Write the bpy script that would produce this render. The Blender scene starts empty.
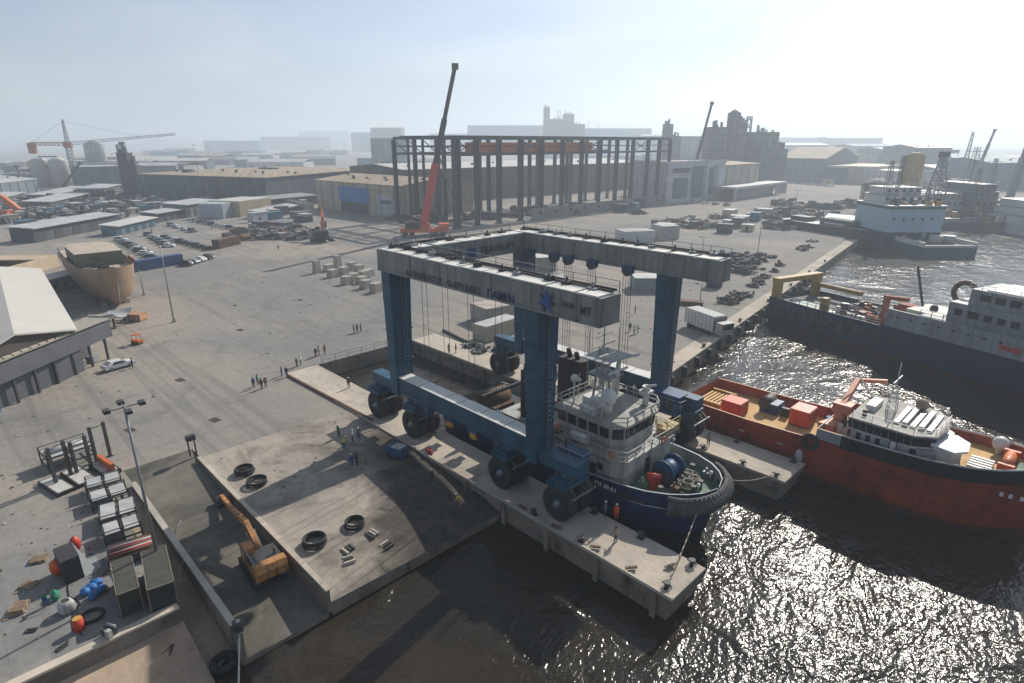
import bpy, bmesh, math, random
from mathutils import Vector, Matrix
R = math.radians
random.seed(11)
S = bpy.context.scene
COL = S.collection
# ------------------------------------------------------------------ survey
# World axes: X runs out along the two piers towards the sea, Y runs along the quay, Z up (metres), yard level 0.
CAM = Vector((60.88, -39.74, 35.0)); PITCH = R(18.4); FPX = 600.0; YAW = R(45.6)
_F = Vector((-math.sin(YAW), math.cos(YAW), 0)); _R = Vector((math.cos(YAW), math.sin(YAW), 0))
_fw = _F*math.cos(PITCH) - Vector((0, 0, math.sin(PITCH))); _up = _F*math.sin(PITCH) + Vector((0, 0, math.cos(PITCH)))
def G(u, v, z=0.0):
    "surveyed ground (or level z) position seen at photo position u, v"
    d = _fw + _R*((u-512)/FPX) + _up*((341.5-v)/FPX)
    t = (z-CAM.z)/d.z
    return CAM + d*t
def HT(u, v, vt, z0=0.0):
    "height of something standing at u, v whose top is seen at row vt"
    p = G(u, v, z0); lo, hi = z0, 30.0 if v > 350 else 400.0
    for _ in range(50):
        m = (lo+hi)/2; q = Vector((p.x, p.y, m))-CAM
        dp = q.dot(_fw)
        if dp > 1 and 341.5-FPX*q.dot(_up)/dp > vt: lo = m
        else: hi = m
    return lo-z0
def front(p0, p1, z=0.0):
    a, b = G(*p0, z), G(*p1, z); d = b-a
    return a, math.atan2(d.y, d.x), d.length
# ------------------------------------------------------------------ materials
_mats = {}
def lin(c): return tuple(c)+(1,)
def M(name, col, rough=.65, var=.14, sc=.5, metal=0.0, rust=0.0, rustcol=(.10, .05, .025), bump=0.0, panel=None, spec=None):
    if name in _mats: return _mats[name]
    m = bpy.data.materials.new(name); m.use_nodes = True; _mats[name] = m
    nt = m.node_tree; N = nt.nodes; L = nt.links; b = N['Principled BSDF']
    tc = N.new('ShaderNodeTexCoord'); nz = N.new('ShaderNodeTexNoise'); nz.inputs['Scale'].default_value = sc; nz.inputs['Detail'].default_value = 7; nz.inputs['Roughness'].default_value = .65
    L.new(tc.outputs['Object'], nz.inputs['Vector'])
    rp = N.new('ShaderNodeValToRGB'); e = rp.color_ramp.elements
    e[0].position = .3; e[1].position = .7
    e[0].color = lin([max(0, c*(1-var*1.6)) for c in col]); e[1].color = lin([min(1, c*(1+var)) for c in col])
    L.new(nz.outputs['Fac'], rp.inputs['Fac']); out = rp.outputs['Color']
    if rust:
        n2 = N.new('ShaderNodeTexNoise'); n2.inputs['Scale'].default_value = sc*1.7; n2.inputs['Detail'].default_value = 9; n2.inputs['Roughness'].default_value = .7
        mp = N.new('ShaderNodeMapping'); mp.inputs['Scale'].default_value = (1, 1, .35); mp.inputs['Location'].default_value = (7, 3, 1)
        L.new(tc.outputs['Object'], mp.inputs['Vector']); L.new(mp.outputs['Vector'], n2.inputs['Vector'])
        r2 = N.new('ShaderNodeValToRGB'); r2.color_ramp.elements[0].position = .66-rust*.3; r2.color_ramp.elements[1].position = .76-rust*.2
        L.new(n2.outputs['Fac'], r2.inputs['Fac'])
        mx = N.new('ShaderNodeMix'); mx.data_type = 'RGBA'; L.new(r2.outputs['Color'], mx.inputs['Factor']); L.new(out, mx.inputs['A']); mx.inputs['B'].default_value = lin(rustcol)
        out = mx.outputs['Result']
    if panel:
        sp = N.new('ShaderNodeSeparateXYZ'); L.new(tc.outputs['Object'], sp.inputs[0]); ad = N.new('ShaderNodeMath'); ad.operation = 'ADD'; L.new(sp.outputs['X'], ad.inputs[0]); L.new(sp.outputs['Y'], ad.inputs[1]); cb = N.new('ShaderNodeCombineXYZ'); L.new(ad.outputs[0], cb.inputs[0]); L.new(sp.outputs['Z'], cb.inputs[1])
        bk = N.new('ShaderNodeTexBrick'); bk.inputs['Scale'].default_value = 1; bk.inputs['Brick Width'].default_value = panel[0]; bk.inputs['Row Height'].default_value = panel[1]; bk.inputs['Mortar Size'].default_value = .07*panel[1]**.5; bk.offset = 0; bk.inputs['Color1'].default_value = (1, 1, 1, 1); bk.inputs['Color2'].default_value = (.84, .85, .87, 1); bk.inputs['Mortar'].default_value = (.66, .66, .66, 1); L.new(cb.outputs[0], bk.inputs['Vector'])
        st = N.new('ShaderNodeTexNoise'); st.inputs['Scale'].default_value = 1; st.inputs['Detail'].default_value = 7; mp = N.new('ShaderNodeMapping'); mp.inputs['Scale'].default_value = (.6, .05, 1); L.new(cb.outputs[0], mp.inputs['Vector']); L.new(mp.outputs['Vector'], st.inputs['Vector']); sr = N.new('ShaderNodeValToRGB'); sr.color_ramp.elements[0].position = .35; sr.color_ramp.elements[0].color = (.72, .70, .67, 1); sr.color_ramp.elements[1].position = .6; L.new(st.outputs['Fac'], sr.inputs['Fac'])
        for q in (bk.outputs['Color'], sr.outputs['Color']):
            mx = N.new('ShaderNodeMix'); mx.data_type = 'RGBA'; mx.blend_type = 'MULTIPLY'; mx.inputs['Factor'].default_value = 1; L.new(out, mx.inputs['A']); L.new(q, mx.inputs['B']); out = mx.outputs['Result']
    if spec is not None: b.inputs['Specular IOR Level'].default_value = spec
    L.new(out, b.inputs['Base Color']); b.inputs['Roughness'].default_value = rough; b.inputs['Metallic'].default_value = metal
    if bump:
        bp = N.new('ShaderNodeBump'); bp.inputs['Strength'].default_value = bump; bp.inputs['Distance'].default_value = .05
        L.new(nz.outputs['Fac'], bp.inputs['Height']); L.new(bp.outputs['Normal'], b.inputs['Normal'])
    return m
WHITE = lambda: M('white_paint', (.62, .62, .59), .5, .10, .7, rust=.12, rustcol=(.28, .20, .13))
GREYP = lambda: M('grey_paint', (.30, .32, .32), .55, .10, .5, rust=.08)
DARKS = lambda: M('dark_steel', (.045, .047, .05), .6, .25, .8, rust=.3, rustcol=(.06, .035, .02))
STEEL = lambda: M('galvanised_steel', (.24, .25, .26), .5, .15, 1.0, .4)
RUSTM = lambda: M('rusty_steel', (.13, .07, .04), .85, .35, .8)
RUBBER = lambda: M('black_rubber', (.018, .018, .02), .75, .2, 1.5)
GLASS = lambda: M('dark_glass', (.015, .02, .025), .12, .1, 1)
CONC = lambda: M('concrete', (.42, .385, .335), .9, .16, .25, rust=.22, rustcol=(.24, .21, .17), bump=.2)
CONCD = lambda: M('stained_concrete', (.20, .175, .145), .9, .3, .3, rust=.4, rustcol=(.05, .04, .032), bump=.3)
ORANGE = lambda: M('orange_paint', (.55, .13, .03), .55, .2, .8, rust=.15)
REDP = lambda: M('red_paint', (.42, .045, .03), .5, .2, .8, rust=.15)
YELP = lambda: M('yellow_paint', (.55, .30, .05), .55, .2, .8, rust=.2)
BLUEP = lambda: M('blue_paint', (.02, .07, .17), .5, .18, .6, rust=.1)
TEAL = lambda: M('lift_blue', (.018, .095, .165), .5, .22, .35, rust=.14, rustcol=(.035, .04, .04), panel=(3.1, 2.4))
GREEND = lambda: M('green_deck', (.12, .20, .15), .8, .3, .8, rust=.3)
CREAM = lambda: M('cream_cladding', (.50, .44, .32), .7, .12, .1, panel=(5, 4))
TANROOF = lambda: M('tan_roof', (.40, .31, .22), .8, .12, .06, panel=(6, 40))
# ------------------------------------------------------------------ mesh builder
class MB:
    def __init__(s, *mats):
        s.v = []; s.f = []; s.m = []; s.mats = list(mats); s.T = None; s.sm = []
    def add(s, vs, fs, m=0, smooth=False):
        o = len(s.v)
        for p in vs:
            p = Vector(p)
            s.v.append(s.T @ p if s.T else p)
        for f in fs:
            s.f.append([o+i for i in f]); s.m.append(m); s.sm.append(smooth)
    def box(s, x0, x1, y0, y1, z0, z1, m=0, tx=0, ty=0):
        vs = [(x0, y0, z0), (x1, y0, z0), (x1, y1, z0), (x0, y1, z0), (x0+tx, y0+ty, z1), (x1-tx, y0+ty, z1), (x1-tx, y1-ty, z1), (x0+tx, y1-ty, z1)]
        s.add(vs, [(0, 3, 2, 1), (4, 5, 6, 7), (0, 1, 5, 4), (1, 2, 6, 5), (2, 3, 7, 6), (3, 0, 4, 7)], m); return s
    def beam(s, p, q, w, h=None, m=0):
        p, q = Vector(p), Vector(q); h = h or w; d = (q-p).normalized()
        u = Vector((0, 0, 1)) if abs(d.z) < .95 else Vector((1, 0, 0))
        a = d.cross(u).normalized()*w/2; b = a.cross(d).normalized()*h/2
        vs = [p-a-b, p+a-b, p+a+b, p-a+b, q-a-b, q+a-b, q+a+b, q-a+b]
        s.add(vs, [(0, 1, 2, 3), (7, 6, 5, 4), (0, 4, 5, 1), (1, 5, 6, 2), (2, 6, 7, 3), (3, 7, 4, 0)], m); return s
    def cyl(s, p, q, r, r2=None, n=10, m=0, cap=True, smooth=True):
        p, q = Vector(p), Vector(q); r2 = r if r2 is None else r2; d = (q-p).normalized()
        u = Vector((0, 0, 1)) if abs(d.z) < .95 else Vector((1, 0, 0))
        a = d.cross(u).normalized(); b = a.cross(d)
        c = [(a*math.cos(2*math.pi*i/n)+b*math.sin(2*math.pi*i/n)) for i in range(n)]
        s.add([p+k*r for k in c]+[q+k*r2 for k in c], [(i, (i+1) % n, n+(i+1) % n, n+i) for i in range(n)], m, smooth)
        if cap: s.add([p+k*r for k in c]+[q+k*r2 for k in c], [list(range(n))[::-1], list(range(n, 2*n))], m)
        return s
    def tube(s, pts, r, n=6, m=0):
        for a, b in zip(pts, pts[1:]): s.cyl(a, b, r, n=n, m=m)
        return s
    def sph(s, c, rx, ry=None, rz=None, n=12, k=8, m=0, half=False, jit=0, smooth=True):
        ry = ry or rx; rz = rz or rx; c = Vector(c); vs = []; fs = []
        for j in range(k+1):
            t = math.pi*(j/k)*(.5 if half else 1)
            for i in range(n):
                q = 2*math.pi*i/n; w = 1+random.uniform(-jit, jit)
                vs.append(c+Vector((rx*math.sin(t)*math.cos(q)*w, ry*math.sin(t)*math.sin(q)*w, rz*math.cos(t)*w)))
        for j in range(k):
            for i in range(n):
                fs.append((j*n+i, (j+1)*n+i, (j+1)*n+(i+1) % n, j*n+(i+1) % n))
        s.add(vs, fs, m, smooth); return s
    def tor(s, c, R_, r, ax='z', n=20, k=8, m=0, w=1.0):
        c = Vector(c); vs = []; fs = []
        for i in range(n):
            a = 2*math.pi*i/n
            for j in range(k):
                b = 2*math.pi*j/k; x = (R_+r*math.cos(b)); h = r*math.sin(b)*w
                p = (x*math.cos(a), x*math.sin(a), h)
                p = {'z': p, 'y': (p[0], p[2], p[1]), 'x': (p[2], p[0], p[1])}[ax]
                vs.append(c+Vector(p))
        for i in range(n):
            for j in range(k):
                fs.append((i*k+j, ((i+1) % n)*k+j, ((i+1) % n)*k+(j+1) % k, i*k+(j+1) % k))
        s.add(vs, fs, m, True); return s
    def prism(s, poly, z0, z1, m=0, mt=None):
        n = len(poly)
        s.add([(x, y, z0) for x, y in poly]+[(x, y, z1) for x, y in poly], [(i, (i+1) % n, n+(i+1) % n, n+i) for i in range(n)]+[list(range(n))[::-1]], m)
        s.add([(x, y, z1) for x, y in poly], [list(range(n))], m if mt is None else mt); return s
    def prismx(s, poly, x0, x1, m=0):      # profile in (y, z) swept along x
        n = len(poly)
        s.add([(x0, y, z) for y, z in poly]+[(x1, y, z) for y, z in poly], [(i, (i+1) % n, n+(i+1) % n, n+i) for i in range(n)]+[list(range(n))[::-1], list(range(n, 2*n))], m); return s
    def prismy(s, poly, y0, y1, m=0):      # profile in (x, z) swept along y
        n = len(poly)
        s.add([(x, y0, z) for x, z in poly]+[(x, y1, z) for x, z in poly], [(i, (i+1) % n, n+(i+1) % n, n+i) for i in range(n)]+[list(range(n))[::-1], list(range(n, 2*n))], m); return s
    def loft(s, rings, m=0, closed=False, caps=(False, False), smooth=True):
        n = len(rings[0]); vs = [p for r in rings for p in r]; fs = []
        for i in range(len(rings)-1):
            for j in range(n if closed else n-1):
                fs.append((i*n+j, i*n+(j+1) % n, (i+1)*n+(j+1) % n, (i+1)*n+j))
        s.add(vs, fs, m, smooth)
        if caps[0]: s.add(rings[0], [list(range(n))[::-1]], m)
        if caps[1]: s.add(rings[-1], [list(range(n))], m)
        return s
    def rail(s, pts, h=1.0, r=.035, step=1.6, m=0, mid=True):
        for a, b in zip(pts, pts[1:]):
            a, b = Vector(a), Vector(b); n = max(1, int((b-a).length/step)); up = Vector((0, 0, h))
            s.beam(a+up, b+up, r*2, r*2, m)
            if mid: s.beam(a+up*.5, b+up*.5, r*1.4, r*1.4, m)
            for i in range(n+1):
                p = a.lerp(b, i/n); s.beam(p, p+up, r*2, r*2, m)
        return s
    def lattice(s, p, q, w0, w1, n, r=.12, m=0):
        p, q = Vector(p), Vector(q); d = (q-p).normalized(); u = Vector((0, 0, 1)) if abs(d.z) < .9 else Vector((1, 0, 0))
        a = d.cross(u).normalized(); b = a.cross(d)
        def ring(t):
            w = (w0+(w1-w0)*t)/2; c = p.lerp(q, t)
            return [c+a*w+b*w, c-a*w+b*w, c-a*w-b*w, c+a*w-b*w]
        prev = ring(0)
        for i in range(1, n+1):
            cur = ring(i/n)
            for k in range(4):
                s.beam(prev[k], cur[k], r, r, m); s.beam(prev[k], cur[(k+1) % 4], r*.6, r*.6, m); s.beam(cur[k], cur[(k+1) % 4], r*.6, r*.6, m)
            prev = cur
        return s
    def build(s, name, mats=None, parent=None, loc=None, rz=0):
        me = bpy.data.meshes.new(name); me.from_pydata([tuple(p) for p in s.v], [], s.f)
        mats = mats or s.mats
        if not isinstance(mats, (list, tuple)): mats = [mats]
        for k in mats: me.materials.append(k)
        me.polygons.foreach_set('material_index', s.m); me.polygons.foreach_set('use_smooth', s.sm)
        bm = bmesh.new(); bm.from_mesh(me); bmesh.ops.remove_doubles(bm, verts=bm.verts, dist=.0005); bmesh.ops.recalc_face_normals(bm, faces=bm.faces)
        bm.to_mesh(me); bm.free()
        o = bpy.data.objects.new(name, me); COL.objects.link(o)
        if parent: o.parent = parent
        if loc is not None: o.location = loc
        o.rotation_euler.z = rz
        return o
def tag(o, label, cat, group=None):
    o['label'] = label; o['category'] = cat
    if group: o['group'] = group
    return o
def T(name, label, cat, loc=(0, 0, 0), rz=0, group=None):
    o = bpy.data.objects.new(name, None); COL.objects.link(o); o.empty_display_size = .3
    o.location = loc; o.rotation_euler.z = rz
    return tag(o, label, cat, group)
def ST(o): o['kind'] = 'structure'; return o
def kids(o): return [c for c in bpy.data.objects if c.parent == o]
def dup(root, loc, rz, label, group=None):
    c = root.copy(); COL.objects.link(c); c.location = loc; c.rotation_euler.z = rz; c['label'] = label
    if group: c['group'] = group
    for ch in root.children:
        d = ch.copy(); COL.objects.link(d); d.parent = c
        for g in ch.children:
            e = g.copy(); COL.objects.link(e); e.parent = d
    return c
ORD = ['first', 'second', 'third', 'fourth', 'fifth', 'sixth', 'seventh', 'eighth', 'ninth', 'tenth', 'eleventh', 'twelfth', 'thirteenth', 'fourteenth', 'fifteenth', 'sixteenth', 'seventeenth', 'eighteenth', 'nineteenth']
for _t in ('twent', 'thirt', 'fort', 'fift'): ORD += [_t+'ieth']+[_t+'y-'+ORD[_k] for _k in range(9)]
def lettering(name, txt, mat, parent, loc, rot, size, sx=1.0, wt=.0):
    c = bpy.data.curves.new(name, 'FONT'); c.body = txt; c.size = size; c.extrude = .01; c.align_x = 'CENTER'; c.align_y = 'CENTER'; c.offset = wt
    t = bpy.data.objects.new(name, c); COL.objects.link(t)
    dg = bpy.context.evaluated_depsgraph_get(); me = bpy.data.meshes.new_from_object(t.evaluated_get(dg))
    bpy.data.objects.remove(t); me.materials.clear(); me.materials.append(mat)
    o = bpy.data.objects.new(name, me); COL.objects.link(o); o.parent = parent; o.location = loc; o.rotation_euler = rot; o.scale = (sx, 1, 1)
    return o
# ------------------------------------------------------------------ camera, light, air
cd = bpy.data.cameras.new('camera'); cam = bpy.data.objects.new('camera', cd); COL.objects.link(cam)
cd.sensor_width = 36; cd.lens = FPX/1024*36; cd.clip_end = 20000; cd.clip_start = .5
cam.location = CAM; cam.rotation_euler = (R(90)-PITCH, 0, YAW); S.camera = cam
SUN_AZ, SUN_EL = R(100.5), R(36)
sd = Vector((math.cos(SUN_EL)*math.cos(SUN_AZ), math.cos(SUN_EL)*math.sin(SUN_AZ), math.sin(SUN_EL)))
ld = bpy.data.lights.new('sun', 'SUN'); sun = bpy.data.objects.new('sun', ld); COL.objects.link(sun)
ld.energy = 4.9; ld.angle = R(.5); ld.color = (1, .93, .83); sun.rotation_euler = sd.to_track_quat('Z', 'Y').to_euler(); sun.location = (0, 0, 200)
w = bpy.data.worlds.new('World'); S.world = w; w.use_nodes = True; nt = w.node_tree
sk = nt.nodes.new('ShaderNodeTexSky'); sk.sky_type = 'NISHITA'; sk.sun_disc = False; sk.sun_elevation = SUN_EL; sk.sun_rotation = R(90)-SUN_AZ
sk.air_density = 1.0; sk.dust_density = .8; sk.ozone_density = 1.5; sk.altitude = 0
bg = nt.nodes['Background']; bg.inputs['Strength'].default_value = .10
hs_ = nt.nodes.new('ShaderNodeHueSaturation'); hs_.inputs['Saturation'].default_value = .4; nt.links.new(sk.outputs['Color'], hs_.inputs['Color'])
tn = nt.nodes.new('ShaderNodeMix'); tn.data_type = 'RGBA'; tn.blend_type = 'MULTIPLY'; tn.inputs['Factor'].default_value = 1; tn.inputs['B'].default_value = (.93, 1.0, 1.10, 1); nt.links.new(hs_.outputs['Color'], tn.inputs['A']); 
wtc = nt.nodes.new('ShaderNodeTexCoord'); wmp = nt.nodes.new('ShaderNodeMapping'); wmp.inputs['Scale'].default_value = (1.2, 1.2, 5); nt.links.new(wtc.outputs['Generated'], wmp.inputs['Vector'])
wn_ = nt.nodes.new('ShaderNodeTexNoise'); wn_.inputs['Scale'].default_value = 2.2; wn_.inputs['Detail'].default_value = 7; wn_.inputs['Distortion'].default_value = .6; nt.links.new(wmp.outputs['Vector'], wn_.inputs['Vector'])
wr = nt.nodes.new('ShaderNodeValToRGB'); wr.color_ramp.elements[0].position = .38; wr.color_ramp.elements[1].position = .72; wr.color_ramp.elements[0].color = (.90, .93, .96, 1); wr.color_ramp.elements[1].color = (1.12, 1.09, 1.05, 1); nt.links.new(wn_.outputs['Fac'], wr.inputs['Fac'])
wx = nt.nodes.new('ShaderNodeMix'); wx.data_type = 'RGBA'; wx.blend_type = 'MULTIPLY'; wx.inputs['Factor'].default_value = 1; nt.links.new(tn.outputs['Result'], wx.inputs['A']); nt.links.new(wr.outputs['Color'], wx.inputs['B']); nt.links.new(wx.outputs['Result'], bg.inputs['Color'])
S.view_settings.view_transform = 'Standard'; S.view_settings.look = 'None'; S.view_settings.exposure = .05; S.view_settings.gamma = 1
S.cycles.use_denoising = True; S.cycles.max_bounces = 6; S.cycles.diffuse_bounces = 2; S.cycles.glossy_bounces = 2; S.cycles.transmission_bounces = 2; S.cycles.volume_bounces = 1; S.cycles.transparent_max_bounces = 6
S.cycles.caustics_reflective = False; S.cycles.caustics_refractive = False; S.cycles.sample_clamp_direct = 12; S.cycles.sample_clamp_indirect = 4
HAZE_D = .00052
hz = MB(); hz.box(-5200, 1200, -3200, 5200, -9, 140)
hm = bpy.data.materials.new('haze'); hm.use_nodes = True; hn = hm.node_tree; hn.nodes.remove(hn.nodes['Principled BSDF'])
pv = hn.nodes.new('ShaderNodeVolumePrincipled'); pv.inputs['Color'].default_value = (.80, .90, 1.0, 1); pv.inputs['Density'].default_value = HAZE_D; pv.inputs['Anisotropy'].default_value = .35
hn.links.new(pv.outputs['Volume'], hn.nodes['Material Output'].inputs['Volume'])
ho = hz.build('haze', hm); ho['kind'] = 'stuff'
# ------------------------------------------------------------------ ground materials
def posmat(name): 
    m = bpy.data.materials.new(name); m.use_nodes = True; return m, m.node_tree.nodes, m.node_tree.links, m.node_tree.nodes['Principled BSDF']
def noise(N, L, src, scale, det=6, rough=.6, dist=0.0):
    n = N.new('ShaderNodeTexNoise'); n.inputs['Scale'].default_value = scale; n.inputs['Detail'].default_value = det; n.inputs['Roughness'].default_value = rough; n.inputs['Distortion'].default_value = dist
    L.new(src, n.inputs['Vector']); return n.outputs['Fac']
def ramp(N, L, fac, stops):
    r = N.new('ShaderNodeValToRGB'); e = r.color_ramp.elements
    while len(e) < len(stops): e.new(.5)
    for k, (p, c) in enumerate(stops): e[k].position = p; e[k].color = (c, c, c, 1) if not isinstance(c, tuple) else lin(c)
    L.new(fac, r.inputs['Fac']); return r.outputs['Color']
def mix(N, L, f, a, b, mode='MIX'):
    x = N.new('ShaderNodeMix'); x.data_type = 'RGBA'; x.blend_type = mode
    for sck, val in (('Factor', f), ('A', a), ('B', b)):
        if isinstance(val, (float, int)): x.inputs[sck].default_value = val
        elif isinstance(val, tuple): x.inputs[sck].default_value = lin(val)
        else: L.new(val, x.inputs[sck])
    return x.outputs['Result']
def groundmat(name, tan, grey, dark, wet=0.0, big=.02, joints=0, wet_shade=False):
    m, N, L, b = posmat(name); g = N.new('ShaderNodeNewGeometry').outputs['Position']
    a = ramp(N, L, noise(N, L, g, big, 5, .55, .6), [(.38, 0.0), (.62, 1.0)])
    c = mix(N, L, a, tan, grey)
    st = ramp(N, L, noise(N, L, g, .09, 8, .7, 1.2), [(.52-wet*.2, 0.0), (.74-wet*.2, .75)])
    c = mix(N, L, st, c, dark)
    fi = ramp(N, L, noise(N, L, g, 1.1, 8, .7), [(.25, .78), (.8, 1.15)])
    c = mix(N, L, 1.0, c, fi, 'MULTIPLY')
    lt = ramp(N, L, noise(N, L, g, .035, 6, .6, 2.5), [(.60, 0.0), (.72, .4)])
    c = mix(N, L, lt, c, tuple(min(1, k*1.35) for k in tan))
    mp = N.new('ShaderNodeMapping'); mp.inputs['Scale'].default_value = (.10, 1.0, 1); mp.inputs['Rotation'].default_value = (0, 0, R(33)); L.new(g, mp.inputs['Vector'])
    tr = ramp(N, L, noise(N, L, mp.outputs['Vector'], .22, 5, .6, .8), [(.56, 0.0), (.66, .35)])
    c = mix(N, L, tr, c, tuple(k*.6 for k in grey))
    if joints:
        bk = N.new('ShaderNodeTexBrick'); bk.inputs['Scale'].default_value = 1; bk.inputs['Mortar Size'].default_value = .035; bk.inputs['Brick Width'].default_value = joints; bk.inputs['Row Height'].default_value = joints*.8; bk.offset = .0; bk.inputs['Color1'].default_value = (1, 1, 1, 1); bk.inputs['Color2'].default_value = (.93, .93, .94, 1); bk.inputs['Mortar'].default_value = (.72, .70, .68, 1); L.new(g, bk.inputs['Vector'])
        jm = ramp(N, L, noise(N, L, g, .03, 3), [(.42, .15), (.6, .85)]); c = mix(N, L, jm, c, mix(N, L, 1.0, c, bk.outputs['Color'], 'MULTIPLY'))
        for an, k, lo in ((25, .35, .60), (-50, .28, .62)):      # tyre tracks and drag marks
            mp = N.new('ShaderNodeMapping'); mp.inputs['Scale'].default_value = (.02, 1.0, 1); mp.inputs['Rotation'].default_value = (0, 0, R(an)); L.new(g, mp.inputs['Vector'])
            tr = ramp(N, L, noise(N, L, mp.outputs['Vector'], k, 3, .5, .5), [(lo, 0.0), (lo+.03, .4), (lo+.05, .4), (lo+.08, 0.0)]); c = mix(N, L, tr, c, tuple(q*.62 for q in grey))
        oil = ramp(N, L, noise(N, L, g, .33, 3, .5, .4), [(.70, 0.0), (.76, .55)]); c = mix(N, L, oil, c, dark)
    if wet_shade:  # wet stain, also painting in the lift's broad shadow beside the pier
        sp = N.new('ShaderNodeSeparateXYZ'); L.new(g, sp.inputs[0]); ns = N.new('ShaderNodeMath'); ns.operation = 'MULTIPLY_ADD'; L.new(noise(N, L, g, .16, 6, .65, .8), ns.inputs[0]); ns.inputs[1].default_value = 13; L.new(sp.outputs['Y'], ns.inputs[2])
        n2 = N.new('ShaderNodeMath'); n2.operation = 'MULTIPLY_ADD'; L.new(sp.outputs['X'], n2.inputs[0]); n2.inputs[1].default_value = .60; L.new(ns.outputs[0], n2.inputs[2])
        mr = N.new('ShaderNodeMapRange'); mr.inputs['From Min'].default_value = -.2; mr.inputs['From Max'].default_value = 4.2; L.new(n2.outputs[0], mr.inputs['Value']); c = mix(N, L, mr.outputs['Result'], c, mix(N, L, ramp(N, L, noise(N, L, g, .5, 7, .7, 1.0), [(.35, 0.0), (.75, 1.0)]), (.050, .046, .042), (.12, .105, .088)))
    L.new(c, b.inputs['Base Color']); b.inputs['Roughness'].default_value = .95; b.inputs['Specular IOR Level'].default_value = .15
    bp = N.new('ShaderNodeBump'); bp.inputs['Strength'].default_value = .35; bp.inputs['Distance'].default_value = .10
    L.new(noise(N, L, g, 2.5, 8, .7), bp.inputs['Height']); L.new(bp.outputs['Normal'], b.inputs['Normal'])
    return m
GND = groundmat('yard_ground', (.345, .305, .257), (.232, .230, .222), (.155, .155, .152), joints=7.5)
RAMPM = groundmat('ramp_concrete', (.42, .37, .31), (.33, .30, .265), (.060, .053, .046), .42, .06, wet_shade=True)
PITM = groundmat('pit_floor', (.19, .175, .15), (.12, .12, .105), (.05, .05, .042), .4, .05)
SANDM = groundmat('sand', (.46, .36, .27), (.36, .28, .21), (.17, .12, .09), 0, .08)
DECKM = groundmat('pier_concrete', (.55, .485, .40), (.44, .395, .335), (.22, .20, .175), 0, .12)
# ------------------------------------------------------------------ ground, water, piers
WL = -2.6
def sheet(name, quads, mat):
    b = MB(mat)
    for q in quads: b.add([tuple(p) if len(p) == 3 else (p[0], p[1], 0) for p in q], [list(range(len(q)))])
    return ST(b.build(name))
BIG = 5000
qy = lambda y: 17.0+(y-27)*(-26.5/184.0)       # edge of the long right hand quay
E1 = (qy(211), 211)
ST(MB(GND).box(0, 1, 0, 1, -1, 0).build('ground')) if False else None
sheet('ground', [
    [(-BIG, -3000), (-28, -3000), (-28, 3), (-28, 21), (-28, 27), (-28, 211), (-28, 285), (-60, 400), (-60, 700), (-BIG, 5100)],
    [(-28, -22.2), (-9, -22.2), (-9, -3.1), (-28, -3.1)],
    [(-28, -3000), (-12, -3000), (-12, -22.2), (-28, -22.2)], [(-12, -3000), (15, -3000), (15, -31.6), (-12, -31.6)],
    [(-12, -31.6), (-4, -31.6), (-4, -29.4), (-12, -29.4)],
    [(-28, 27), (17, 27), (E1[0], 211), (-28, 211)], [(-28, 211), (-15, 211), (-21, 285), (-28, 285)],
    [(-60, 400), (-21, 400), (60, 440), (400, 600), (1150, 900), (1150, 5100), (-BIG, 5100), (-60, 700)],
], GND)
def ramp_z(x, y): i_, j_ = min(1, max(0, (x-6)/15.5)), min(1, max(0, (y+22.2)/19.1)); return -1.15*i_*j_-(1.25-.55*j_)*max(0, (i_-.5)*2)**1.6
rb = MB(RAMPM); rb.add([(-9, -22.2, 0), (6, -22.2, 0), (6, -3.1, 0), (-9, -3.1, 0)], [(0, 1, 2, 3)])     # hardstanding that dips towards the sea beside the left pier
na, nb = 16, 8
P = lambda i, j: (6+15.5*i/na, -22.2+19.1*j/nb, -.0-1.15*(i/na)*(j/nb)-(1.25-.55*j/nb)*max(0, (i/na-.5)*2)**1.6)
for i in range(na):
    for j in range(nb): rb.add([P(i, j), P(i+1, j), P(i+1, j+1), P(i, j+1)], [(0, 1, 2, 3)])
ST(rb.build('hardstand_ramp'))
sheet('pit_floor', [[(-12, -29.4, .0), (-12, -22.2, .0), (-9, -22.2, -.45), (-9, -29.4, -.45)], [(-9, -29.4, -.45), (-9, -22.2, -.45), (21.5, -22.2, -2.2), (21.5, -29.4, -2.2)]], PITM)
sb = MB(SANDM)
def sand(x0, x1, y0, y1, z0, z1, n=10, k=30):
    pts = {}
    for i in range(n+1):
        for j in range(k+1):
            t = i/n; pts[i, j] = (x0+(x1-x0)*t, y0+(y1-y0)*j/k, z0+(z1-z0)*t+random.uniform(-.06, .06)*(0 < i < n))
    for i in range(n):
        for j in range(k): sb.add([pts[i, j], pts[i+1, j], pts[i+1, j+1], pts[i, j+1]], [(0, 1, 2, 3)], 0, True)
sand(15, 23.5, -120, -31.6, -1.3, -3.0); sand(-4, 23.5, -31.6, -29.4, 0, -3.0, 14, 4)
ST(sb.build('sand_beach'))
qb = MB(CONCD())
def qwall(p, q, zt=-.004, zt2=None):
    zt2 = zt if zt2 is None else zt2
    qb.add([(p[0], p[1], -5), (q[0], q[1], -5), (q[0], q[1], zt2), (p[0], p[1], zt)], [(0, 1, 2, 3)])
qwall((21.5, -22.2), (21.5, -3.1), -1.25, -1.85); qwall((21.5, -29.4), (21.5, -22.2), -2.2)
qwall((-28, 3), (-28, 21)); qwall((17, 27), E1); qwall(E1, (-15, 211)); qwall((-15, 211), (-21, 285)); qwall((-28, 285), (-21, 285)); qwall((-28, 285), (-60, 400)); qwall((-60, 400), (-21, 400)); qwall((-21, 400), (60, 440)); qwall((60, 440), (400, 600)); qwall((15, -120), (15, -31.6)); qwall((15, -31.6), (-4, -31.6))
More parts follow.
